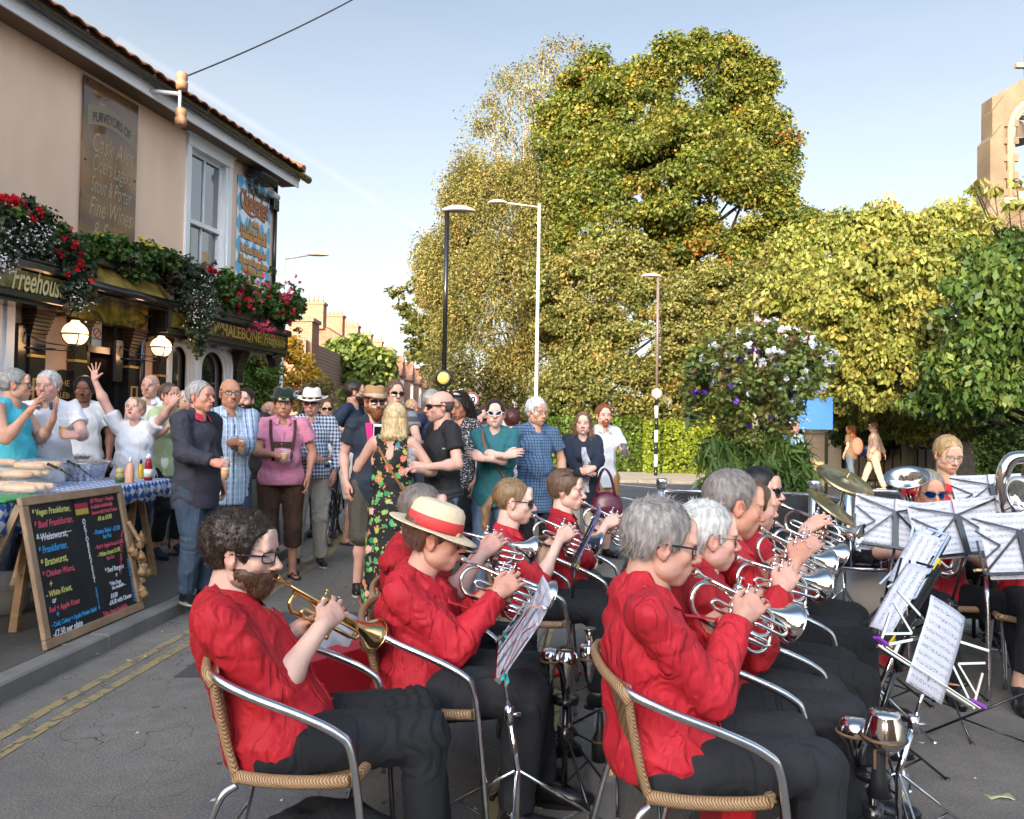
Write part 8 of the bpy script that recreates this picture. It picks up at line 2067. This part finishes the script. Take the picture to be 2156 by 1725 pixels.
b=MB();b.grid([[Vector(s16.H)+Vector((x,y-.012,z)),Vector(s16.H)+Vector((x+.022,y-.012,z-.004))]for x,y,z in((-.12,-.09,-.20),(-.08,-.135,-.26),(-.02,-.16,-.36),(.06,-.165,-.48),(.12,-.15,-.58),(.16,-.12,-.66))]);o=b.build('bag_strap',mat('tan leather',(.26,.11,.04),rough=.5),s16.root);md=o.modifiers.new('s','SOLIDIFY');md.thickness=.004
p=at(788,912,6.02);r=thing('phone','phone in an open pink wallet case held up by the blonde','phone',tuple(p));b=MB();b.box(p+Vector((.03,0,0)),(.075,.01,.14),None,.004);b.build('body',WHITE,r);b=MB();b.box(p+Vector((.03,-.006,0)),(.06,.002,.10));b.build('screen',LENS_DARK,r);b=MB();b.box(p+Vector((-.035,-.01,.005)),(.05,.008,.15),Matrix.Rotation(.5,3,'Z')@Matrix.Rotation(-.15,3,'Y'));b.build('case_flap',mat('pink leather',(.75,.04,.25),rough=.5),r)
s17=stander('small tanned person with blonde hair and glasses on head, far behind the striped tee',868,842,11.5,40,(.6,-.7,0),dict(hair='updo',hairc=(.42,.28,.14),skin=S4C,fem=True,w=.9,top=dict(mat=cl('coral',(.5,.16,.1)),sleeve='none',amp=.01),bottom=jn,shoes=LS))
s18=stander('person in a navy tee shirt turned away behind the bald man',912,822,8.3,60,(.5,.8,0),dict(hair='short',hairc=GREY,skin=S1C,w=1.25,belly=.06,top=tee(NAVY),bottom=jn,shoes=LS),dict(px=(878,930,-.3)),None)
s18b=stander('bald sunburnt person with a raised arm behind the dark haired woman',960,822,9.0,150,(.3,.9,0),dict(hair='bald',hairc=GREY,skin=(.66,.38,.30),w=1.1,top=tee(BLKT),bottom=jn,shoes=LS),dict(px=(1010,880,-.2),pole=(1,0,.2)),None)
s19=stander('bald person with wraparound sunglasses in a black tee shirt holding glasses',926,824,6.05,-62,(-.93,-.35,-.05),dict(hair='bald',hairc=(.10,.08,.07),stubble=.35,skin=(.62,.35,.27),w=1.08,glasses=G(lens=LENS_DARK,size=(.031,.015),temple=.006),top=tee(BLKT,hem=.08),bottom=dict(mat=DENIML),shoes=LS),hold((880,968,-.1),(-.6,-.4,.1)),hold((897,984,-.35),(-.85,-.2,.1),back=(0,-.9,.3)))
tt=MB();put_text(tt,'www.thetradebeer.com',.028,Vector(s19.H)+Vector((.155,-.10,-.325)),(.80,.52,0),(0,0,1));tt.build('back_lettering',WHT_T,s19.top)
b=MB();R_=s19.R;Pp=(s19.LG['R'][0]+s19.LG['L'][0])/2+R_[2]*.05
for k in range(2):b.tube([Vector(Pp-R_[2]*(.03*k)+R_[0]*(.185+.01*math.sin(3*a))*math.cos(a)+R_[1]*(.15*math.sin(a)+.01)+R_[2]*.012*math.sin(2*a))for a in[i*math.pi/14 for i in range(28)]],.030,8,closed=True)
b.tube(bez([Vector(Pp+R_[0]*-.17),Vector(Pp+R_[0]*-.21-R_[2]*.2),Vector(Pp+R_[0]*-.18-R_[2]*.42)],5),[.04]*4+[.06]*4+[.05]*3,10,flat=.5);b.build('tied_jumper',cl('charcoal jumper',(.025,.026,.03)),s19.root)
s20=stander('person with very long dark hair and sunglasses on top looking down',968,826,7.2,-30,(-.45,-.8,-.35),dict(hair='long',hlen=.42,hairc=(.018,.011,.009),nstr=3000,skin=(.42,.20,.12),fem=True,w=.95,top=tee(pat('black dotted blouse',lambda t,s:t.mix(t.math('GREATER_THAN',t.noise(90,1),.6),(.015,.015,.015),(.5,.5,.5)))),bottom=dict(mat=BLKC),shoes=LS))
glasses(s20.root,s20.M4@Matrix.Translation((0,-.03,.085))@Matrix.Rotation(.5,4,'X'),dict(mat=SPECS,t=.003,lens=LENS_DARK,size=(.03,.02)))
TEAL=cl('teal jersey',(.018,.12,.14))
s21=stander('person with dark fringe and white sunglasses in a teal top with folded arms',1043,842,6.45,-8,(0,-1,.02),dict(hair='updofringe',hairc=(.03,.015,.012),skin=(.68,.44,.36),fem=True,w=1.08,glasses=dict(mat=WHITE,t=.0035,lens=LENS_DARK,style='cat',size=(.026,.019)),top=dict(mat=TEAL,sleeve='elbow',hem=.08,amp=.007,vneck=.035),bottom=dict(mat=DENIML,loose=.006),shoes=LS),dict(px=(1065,960,-.33),d=(1,0,.3),back=(0,-1,.3),pole=(-.8,0,-.7)),dict(px=(1018,966,-.30),d=(-1,-.1,.3),back=(0,-1,.3),pole=(.8,0,-.7)))
strap(s21,[(.10,.05),(.06,-.06),(.0,-.17),(-.07,-.30),(-.12,-.40)],.02,mat('brown strap',(.20,.08,.04),rough=.5),'bag_strap')
s22=stander('person with auburn hair seen from behind between the teal top and checked shirt',1079,864,8.5,175,(.1,1,0),dict(hair='bowl',hairc=(.07,.018,.015),hairt=.02,skin=S2C,fem=True,w=.95,top=tee(pat('speckled blouse',lambda t,s:t.mix(t.math('GREATER_THAN',t.noise(80,1),.52),(.05,.06,.10),(.5,.5,.55)))),bottom=dict(mat=BLKC),shoes=LS))
s22b=stander('person with brown hair and a white jacket behind the teal top',1021,856,9.2,170,(0,1,0),dict(hair='bowl',hairc=(.05,.025,.02),skin=S4C,w=1.0,top=shirt(WHT_T),bottom=jn,shoes=LS))
s23=stander('person with thick white hair in a blue checked short sleeved shirt, arms down',1131,840,7.0,18,(.55,-.8,-.12),dict(hair='bowl',hairc=(.58,.58,.56),hairt=.018,hairdz=.012,skin=(.56,.32,.22),ruddy=.5,w=1.04,belly=.06,fat=.5,top=shirt(pat('blue check cotton',lambda t,s:t.mix(t.math('ADD',stripe(t,t.math('ADD',s[0],t.math('MULTIPLY',s[1],.6)),38,.25),stripe(t,s[2],38,.25),0,True),(.10,.18,.30),(.025,.045,.09))),sleeve='short',hem=.20,loose=.018),bottom=dict(mat=BLKC),shoes=LS),dict(w='hang'),dict(w='hang'))
s24=stander('person with long light brown hair in a navy cardigan clasping both hands',1228,868,7.65,2,(-.10,-1,-.02),dict(hair='long',hlen=.34,hairc=(.20,.11,.055),hairt=.008,nstr=3400,skin=(.68,.42,.34),fem=True,w=1.04,top=dict(mat=cl('navy knit',(.012,.018,.035),bump=.001,bscale=150),sleeve='long',hem=.16,amp=.008,vneck=.10,loose=.018),bottom=dict(mat=cl('cream trousers',(.46,.42,.34))),shoes=LS),dict(px=(1224,990,-.33),d=(.9,-.2,-.2),back=(0,-1,.3)),dict(px=(1250,986,-.36),d=(-.9,-.1,-.3),back=(0,-1,.3)))
b=MB();b.grid([[on_shirt(s24,x*w_,z,.005)for x in(-1,-.5,0,.5,1)]for z,w_ in((-.06,.02),(-.12,.028),(-.2,.036),(-.3,.042),(-.42,.05),(-.5,.056))]);b.build('white_print_top',cl('white print',(.64,.64,.66),col2=(.15,.17,.25),vscale=40),s24.top)
p=at(1277,1062,7.45);BURG=mat('burgundy leather',(.085,.012,.03),rough=.3,bump=.002,bscale=30)
r=thing('handbag','burgundy leather handbag hanging from the forearm in the navy cardigan','handbag',tuple(p));V,F=sdf_mesh([ell(p,(.15,.075,.125),k=0),ell(np.array(p)-np.array([0,0,.05]),(.16,.08,.08),k=.04)],.010);link('body',mesh_np('bag',V,F,True),BURG,r)
for sy in(-.04,.04):b=MB();b.tube(bez([p+Vector((-.10,sy,.08)),p+Vector((-.07,sy,.27)),p+Vector((-.02,sy,.34)),p+Vector((.04,sy,.26)),p+Vector((.08,sy,.09))],5),.010,8);b.build('handle',BURG,r)
s25=stander('person with red hair and beard walking in a white polo and tan shorts with stout',1272,853,8.7,18,(.15,-1,0),dict(hair='short',hairc=(.20,.06,.022),hairt=.016,beard='short',beardc=(.28,.08,.03),skin=(.70,.42,.33),w=1.02,top=tee(WHT_T,collar=True,vneck=.05),bottom=dict(mat=cl('tan shorts',(.36,.20,.075)),kind='shorts',len=.98,loose=.028),shoes=LS),None,hold((1318,950,-.25),(-.2,-.7,.5)),step=.14)
s26=stander('person in a blue plaid shirt mostly hidden behind the flower planter',1672,884,12.6,20,(.2,-1,0),dict(hair='short',hairc=BRN,skin=S1C,top=tee(pat('blue plaid',gingham(10,(.10,.32,.42),(.5,.52,.5))),collar=True),bottom=dict(mat=NAVY),shoes=LS))
s27=stander('person with long curly red hair and a small backpack walking on the far pavement',1790,895,19.2,-150,(-.55,.8,0),dict(hair='curlylong',hairc=(.30,.10,.04),skin=S2C,fem=True,top=tee(cl('taupe cotton',(.20,.14,.10))),bottom=dict(mat=DENIML),shoes=LS),z0=.1,step=.22,vox=.022,group='people walking on the far pavement')
b=MB();fw_=Vector(s27.R[1]);c_=Vector((s27.A['R'][0]+s27.A['L'][0])/2)-fw_*.17-Vector((0,0,.24));V,F=sdf_mesh([ell(c_,(.14,.11,.22),k=0)],.02);tag(link('backpack',mesh_np('pack',V,F,True),mat('pink grey backpack',(.45,.22,.16),rough=.8)),'small dusty pink backpack worn by the curly haired walker','backpack')
s28=stander('person with red hair in a pale hooded top and cream trousers walking past the railings',1838,889,18.6,-120,(-.85,.3,-.1),dict(hair='short',hairc=(.32,.10,.05),skin=S2C,w=1.05,top=dict(mat=cl('pale pink hoodie',(.56,.38,.30)),sleeve='long',hem=.14,amp=.012,loose=.03),bottom=dict(mat=cl('cream chinos',(.60,.50,.36)),loose=.02),shoes=dict(mat=SOLE)),dict(px=(1875,985,.1)),None,z0=.1,step=.26,vox=.022,group='people walking on the far pavement')
def pb_(per,k,dz=-.07,dx=0,dy=0):v=per.palm[k];return(v[0]+dx,v[1]+dy,v[2]+dz)
pint('pint of lager held by the white haired person behind the food',pb_(s2,'L',-.04),.16,.038,.62);pint('tall glass of lager held by the navy jacket',pb_(s7,'R',-.11),.17,.034,.45);pint('pint of lager held by the striped shirt',pb_(s8,'L',-.10),.18,.036,.62);pint('handled beer mug held by the lederhosen wearer',pb_(s10,'R',-.06),.13,.045,.62,mug=True)
pint('pint of black stout carried by the red bearded walker',pb_(s25,'L',-.08),.15,.040,.92,STOUT);pint('empty pint glass held up by the bald man in black',pb_(s19,'L',-.02,-.02),.16,.038,0);pint('half drunk beer glass held low by the bald man in black',pb_(s19,'R',-.16,-.02),.16,.036,.4)
tag(link('cigarette',(lambda m:(m.tube([Vector(s10.palm['L']),Vector(s10.palm['L'])+Vector((.03,-.05,-.04))],.004,6),m)[1])(MB()).build('c',WHT_T).data,None),'lit cigarette in the hand beside the lederhosen','cigarette');bpy.data.objects.remove(bpy.data.objects['c'])
p=gnd(722,1090);Y=p.y;r=thing('bicycle','dark bicycle held by the person in the white tee shirt','bicycle',(p.x,10.0,0));x0=at(715,1000,9.8).x;wy=9.75
for(yy,xx)in((wy-.50,x0+.02),(wy+.52,x0-.05)):
 w_=MB();w_.tube([(xx+.10*math.sin(0),yy+.33*math.cos(t*.2618),.35+.33*math.sin(t*.2618))for t in range(24)],.018,8,closed=True);wo=w_.build('wheel',BLK,r);w_=MB()
 for t in range(12):w_.tube([(xx,yy,.35),(xx,yy+.32*math.cos(t*.5236),.35+.32*math.sin(t*.5236))],.0025,4)
 w_.build('spokes',CHROME,wo)
b=MB()
for a,c in(((x0+.02,wy-.5,.35),(x0,wy-.36,.95)),((x0,wy-.38,.85),(x0,wy+.02,.32)),((x0,wy-.36,.88),(x0,wy+.20,.85)),((x0,wy+.02,.32),(x0,wy+.22,.92)),((x0-.04,wy+.52,.35),(x0,wy+.02,.32)),((x0-.04,wy+.52,.35),(x0,wy+.20,.85))):b.tube([a,c],.015,8)
b.build('frame',BLK,r);b=MB();b.tube(bez([(x0-.28,wy-.25,1.02),(x0-.2,wy-.36,1.02),(x0,wy-.36,1.0),(x0+.2,wy-.36,1.02),(x0+.28,wy-.25,1.02)],5),.012,8);b.build('handlebar',CHROME,r);b=MB();b.lathe([(.09,0),(.07,.03),(0,.05)],(x0,wy+.24,.93),n=12);b.build('saddle',BLK,r)
p=gnd(697,1058);r=thing('bollard','grey wooden bollard with a red reflector behind the panama hat','bollard',tuple(p));b=MB();b.box((p.x,p.y,.36),(.16,.16,.72),None,.02);b.build('post',mat('grey timber',(.22,.19,.16),rough=.9,var=.2),r);b=MB();b.box((p.x+.02,p.y-.083,.52),(.05,.006,.16));b.build('reflector',REDV,r)
# street furniture
def beacon(label,x,ytop,yglobe,Y,gr,zs,yellow,stripes,arm):
 p=at(x,880,Y);zt=at(x,ytop,Y).z;zg=at(x,yglobe,Y).z;r=thing('belisha_beacon',label,'beacon',(p.x,Y,0));b=MB()
 b.tube([(p.x,Y,zg+gr),(p.x,Y,zt)],.045,12);b.build('upper_pole',BLK if arm>0 else mat('grey lamp pole',(.16,.13,.12),rough=.4),r)
 n=7;z=0
 for i in range(n):b=MB();b.tube([(p.x,Y,zg*i/n),(p.x,Y,zg*(i+1)/n)],.055,14);b.build('pole_band',(BLK,WHITE)[i%2],r)
 b=MB();b.sphere((p.x,Y-.03,zg),gr*.74,20,14);b.build('globe',yellow,r);b=MB();b.lathe([(gr*.4,-.05),(gr*.85,-.06),(gr,.0),(gr*.9,.06),(gr*.3,.08)],(p.x,Y-.03,zg),(0,1,0),n=24);b.build('backing_disc',stripes,r)
 lamp_head((p.x,Y,zt),arm,r)
LAMPG=mat('pale grey lamp housing',(.42,.38,.33),rough=.4)
def lamp_head(p,arm,r,al=0.0,sc=1.0):
 x,y,z=p;b=MB()
 if al:b.tube([(x,y,z-.1),(x+al*.9,y,z+.02)],.03,8);x+=al
 s=1 if arm>0 else-1;pts=[]
 for i in range(9):
  t=i/8;wv=math.sin(math.pi*(t*.93+.05))**.6*.13*sc;pts.append([Vector((x+s*(t-.15)*.62*sc,y+wv*math.cos(a),z+.02+(wv*.75*max(0,math.sin(a))+wv*.25*min(0,math.sin(a)))+.05*t*(1-t)))for a in[k*math.pi/6 for k in range(12)]])
 b.grid([pts[i]+[pts[i][0]]for i in range(9)]);b.build('lamp_head',LAMPG,r)
beacon('black and white pole with amber globe and street lamp above the crowd',933,446,797,14.2,.17,0,mat('amber globe',(.62,.42,.12),rough=.3),BLK,1)
beacon('striped pole with a glowing white globe before the sunny hedge',1382,584,829,23.2,.17,0,mat('pale lit globe',(.9,.8,.6),emit=(1,.8,.5),estr=.35),mat('pinkish disc',(.35,.24,.20)),-1)
def lamp_post(label,x,ytop,Y,al,m=None,rr=.06):
 p=at(x,880,Y);zt=at(x,ytop,Y).z;r=thing('street_lamp',label,'street lamp',(p.x,Y,0),'tall street lamp posts');b=MB();b.tube([(p.x,Y,0),(p.x,Y,1.5),(p.x,Y,zt)],[rr*1.35,rr,rr*.75],12);b.build('pole',m or mat('galvanised pole',(.62,.60,.56),rough=.45),r)
 if al:lamp_head((p.x,Y,zt),1 if al>0 else-1,r,al)
lamp_post('tall white street lamp with arm to the left before the birches',1128,430,24,-1.1);lamp_post('white street lamp with arm to the right behind the pub corner',590,538,22,.75,rr=.05);lamp_post('distant street lamp in front of the terrace',808,700,55,.9);lamp_post('thin distant pole among the birch leaves',1006,690,42,0);lamp_post('grey pole rising above the flower planter',1590,585,19,0,mat('dull steel pole',(.22,.20,.18),rough=.5),.07)
def speed(label,x,y,Y,rr):
 p=at(x,y,Y);r=thing('speed_sign',label,'road sign',(p.x,Y,0));b=MB();b.tube([(p.x,Y+.03,0),(p.x,Y+.03,p.z+rr)],.03,8);b.build('post',LAMPG,r)
 b=MB();b.lathe([(rr,0),(rr,.015)],(p.x,Y,p.z),(0,-1,0),n=32,smooth=False);b.build('disc',WHITE,r);b=MB();b.tube([(p.x+rr*.88*math.cos(t*.1963),Y-.018,p.z+rr*.88*math.sin(t*.1963))for t in range(32)],rr*.10,6,closed=True);b.build('red_ring',REDV,r)
 b=MB();put_text(b,'30',rr*1.05,(p.x,Y-.02,p.z),(1,0,0),(0,0,1),bold=.01);b.build('number',BLK,r)
speed('30 speed sign beside the white panama hat',629,832,22,.19);speed('30 speed sign above the dark haired people',992,842,24,.24)
CANVAS=mat('black canvas',(.012,.012,.013),rough=.85,wrinkle=.01)
def post(x,y_top,Y,label):
 p=at(x,y_top,Y);r=thing('barrier_post',label,'post',(p.x,Y,.1),'steel barrier posts round the plaza');b=MB();b.tube([(p.x,Y,.1),(p.x,Y,p.z-.06)],.035,12);b.lathe([(.045,0),(.058,.09),(.05,.10),(0,.105)],(p.x,Y,p.z-.07),n=16);b.build('tube',ALU,r);b=MB();b.lathe([(.16,0),(.15,.03),(.04,.05)],(p.x,Y,.1),n=20);b.build('foot',BLK,r);return p
pa=post(1393,1014,7.6,'steel barrier post at the left end of the black canvas');pm=post(1714,1018,7.5,'steel barrier post behind the planter');pc=post(1787,1010,6.6,'steel barrier post behind the cymbals');pd=post(1925,1010,6.5,'steel barrier post left of the drummer')
for a,c,lb in((pa,pm,'long black canvas barrier panel behind the players'),(pm,pc,'short black canvas barrier panel right of the planter'),(pc,pd,'black canvas barrier panel behind the cymbals')):
 r=thing('canvas_barrier',lb,'barrier',(a.x,a.y,.1));z=min(a.z,c.z)-.09;b=MB();b.tube([(a.x,a.y,z),(c.x,c.y,z)],.014,8);b.build('rail',ALU,r);b=MB();b.grid([[Vector((a.x+.06+(c.x-a.x-.12)*i/12,a.y+(c.y-a.y)*i/12+.01*math.sin(i),z-.02-(z-.25)*j/4))for j in range(5)]for i in range(13)]);o=b.build('canvas',CANVAS,r);md=o.modifiers.new('s','SOLIDIFY');md.thickness=.004
YP=9.0;p=at(1605,1000,YP);r=thing('flower_planter','tall tiered flower tower with white and purple petunias over strappy leaves','planter',(p.x,YP,.1));b=MB();b.lathe([(.26,.1),(.30,.55),(.27,.6)],(p.x,YP,0),n=24);b.tube([(p.x,YP,.5),(p.x,YP,2.5)],.04,10);b.build('pot_and_post',BLK,r)
b=MB();b.lathe([(.14,0),(.30,.28),(.32,.34),(.28,.34)],(p.x+.02,YP,at(1600,860,YP).z),n=20);b.build('hanging_basket',mat('rusty basket liner',(.20,.09,.045),rough=.95,bump=.01,bscale=40),r)
def pe(x,y,rx,rz,ry=None):e=E(x,y,YP,rx,rz,ry);return e
PG=[((.22,.27,.06),5),((.11,.16,.04),3),((.22,.20,.07),2),((.20,.11,.05),1)]
C1=shell_points([pe(1590,780,135,95),pe(1680,770,70,65),pe(1510,800,65,75),pe(1590,880,90,60),pe(1620,720,70,40)],.15,61,.5,False);C2=shell_points([pe(1560,1000,90,80,70),pe(1640,990,60,70,60),pe(1590,1060,80,70,60)],.16,62,.6,False);C3=shell_points([pe(1470,830,30,70,30)],.16,64,.6,False)
leaf_obj('foliage',[leaves(C1,34,.11,.045,PG,61),leaves(C3,30,.12,.05,[((.10,.15,.05),1)],64,elong=4)],r);leaf_obj('strap_leaves',[leaves(C2,22,.15,.038,[((.07,.13,.03),4),((.12,.19,.04),2)],62,elong=9,droop=1.0,up=.2)],r)
def pf(c,n,rr,cols,seed,pet=9,ps=.05):return leaves(shell_points(c,.12,seed,.2,False)[:n]if False else np.random.default_rng(seed).permutation(shell_points(c,.1,seed,.08,True))[:n],pet,rr,ps,cols,seed,elong=1.1,droop=0)
leaf_obj('white_flowers',[pf([pe(1600,770,125,95),pe(1690,770,70,70)],95,.035,WHF,65),pf([pe(1630,885,70,50)],50,.012,WHF,66,4,.022),pf([pe(1625,715,80,40)],26,.04,[((.76,.66,.74),1)],68)],r,PETAL);leaf_obj('purple_flowers',[pf([pe(1560,820,110,85)],34,.04,[((.10,.03,.34),1),((.20,.08,.45),1)],67)],r,PETAL);leaf_obj('yellow_flowers',[pf([pe(1480,850,30,60)],9,.02,YLF,69,6,.03)],r,PETAL)
# drum kit, low brass
def drum(label,c,R_,h,ax,shell,skin):
 r=thing('drum',label,'drum',tuple(c),'drums and cymbals of the kit');c=Vector(c);ax=Vector(ax).normalized();b=MB();b.lathe([(R_,0),(R_,h)],c,ax,n=32);b.build('shell',shell,r)
 for q,z in enumerate((0,h)):b=MB();x=ax.orthogonal().normalized();y=ax.cross(x);b.tube([c+ax*z+(x*math.cos(t*.2244)+y*math.sin(t*.2244))*(R_+.006)for t in range(28)],.011,6,closed=True);b.build('hoop',CHROME,r);b=MB();b.lathe([(R_-.004,z-.001 if q==0 else z+.002),(0,z-.002 if q==0 else z+.003)],c,ax,n=32);b.build('drum_head',skin,r)
 for t in range(6):a=t*math.pi/3;x=ax.orthogonal().normalized();y=ax.cross(x);d=x*math.cos(a)+y*math.sin(a);b=MB();b.tube([c+d*(R_+.016)+ax*h*.05,c+d*(R_+.016)+ax*h*.95],.005,6);b.build('tension_rod',CHROME,r)
DSH=mat('black drum shell',(.010,.011,.013),rough=.12,coat=.6);SKN=mat('white drum head',(.62,.60,.56),rough=.6)
q=lambda x,y,Y:at(x,y,Y)
drum('black rack tom under the two cymbals',q(1815,1195,4.75),.15,.20,(0,.1,1),DSH,SKN);drum('bass drum of the kit standing on the plaza',q(1850,1248,4.95),.27,.36,(.2,1,0),DSH,SKN);drum('floor tom half hidden behind the euphonium player',q(2092,1270,5.2),.18,.36,(0,0,1),DSH,SKN);drum('chrome snare drum seen between the stands',q(1975,1205,5.15),.17,.13,(.1,0,1),CHROME,SKN)
CYM=mat('bronze cymbal',(.52,.40,.20),rough=.30,metal=1.0,var=.1,vscale=30)
def cymbal(label,x,y,Y,R_,ax,foot):
 c=q(x,y,Y);r=thing('cymbal',label,'cymbal',tuple(c),'drums and cymbals of the kit');b=MB();b.lathe([(R_,-.008),(R_*.6,-.001),(R_*.24,.004),(R_*.2,.016),(.012,.024),(.004,.026),(.004,.06)],c,ax,n=40);b.build('plate',CYM,r);f=Vector((foot[0],foot[1],.1));m_=Vector((f.x,f.y,c.z*.62));b=MB();b.tube([f+Vector((0,0,.15)),m_],.013,8);b.tube([m_,c],.009,8);b.lathe([(.02,-.03),(.02,.03)],m_,n=10);b.build('stand_pole',CHROME,r)
 for k in range(3):a=k*2.09+.5;b=MB();b.tube([f+Vector((0,0,.38)),f+Vector((math.cos(a)*.3,math.sin(a)*.3,.01))],.008,6);b.build('stand_leg',CHROME,r)
cymbal('large bronze crash cymbal tilted highest over the kit',1780,1011,5.1,.195,(.30,-.55,1),(q(1752,1100,5.0).x,5.0));cymbal('paler cymbal hanging steeply below the crash cymbal',1757,1070,4.9,.20,(.62,-.42,1),(q(1748,1100,5.0).x+.05,4.9));cymbal('small cymbal beside the drummer',1930,1012,5.5,.17,(0,-.02,1),(q(1915,1100,5.5).x,5.5))
def lowbrass(label,c,ax,R_,L,tube_,name='euphonium',rr=.026):
 r=thing(name,label,name,tuple(c),'brass instruments held by the band');c=Vector(c);ax=Vector(ax).normalized();b=MB();n=32;V=[];F=[];prof=[(max(rr*.8,R_*math.exp(-t*3.8)+rr*.7),-L*t)for t in[i/14 for i in range(15)]];ring=[(p_[0]-.003,p_[1]+.002)for p_ in prof][::-1]+prof;x=ax.orthogonal().normalized();y=ax.cross(x)
 for a_,z in ring:
  for k in range(n):V.append(c+x*a_*math.cos(2*math.pi*k/n)+y*a_*math.sin(2*math.pi*k/n)+ax*z)
 for i in range(len(ring)-1):
  for k in range(n):F.append((i*n+k,i*n+(k+1)%n,(i+1)*n+(k+1)%n,(i+1)*n+k))
 b.add(V,F,True);b.build('bell',SILVER,r);b=MB();
 for t,q_ in tube_:b.tube(bez(t,6),q_,12)
 b.build('tubing',SILVER,r)
c=q(1909,1004,4.5);e=Vector(c)+Vector((.12,.02,-.42));lowbrass('silver euphonium with its bell raised beside the mirrored sunglasses',c,(-.35,-.45,1),.105,.36,[([e,e+Vector((.05,0,-.12)),e+Vector((.16,0,-.14)),e+Vector((.20,0,.02)),e+Vector((.14,0,.16))],.024),([e+Vector((.04,-.05,-.05)),e+Vector((.12,-.05,-.1)),e+Vector((.18,-.05,.05))],.015)])
t0=[q(2160,962,3.9),q(2128,968,3.9),q(2112,1000,3.9),q(2112,1050,3.9),q(2122,1100,3.9),q(2135,1150,3.9)];lowbrass('large silver tuba whose big tubes curve in at the right edge',q(2165,1052,3.8),(.3,-.9,.5),.11,.3,[(t0,.034),([q(2180,1005,3.92),q(2150,1012,3.92),q(2133,1030,3.92)],.020)],'tuba')
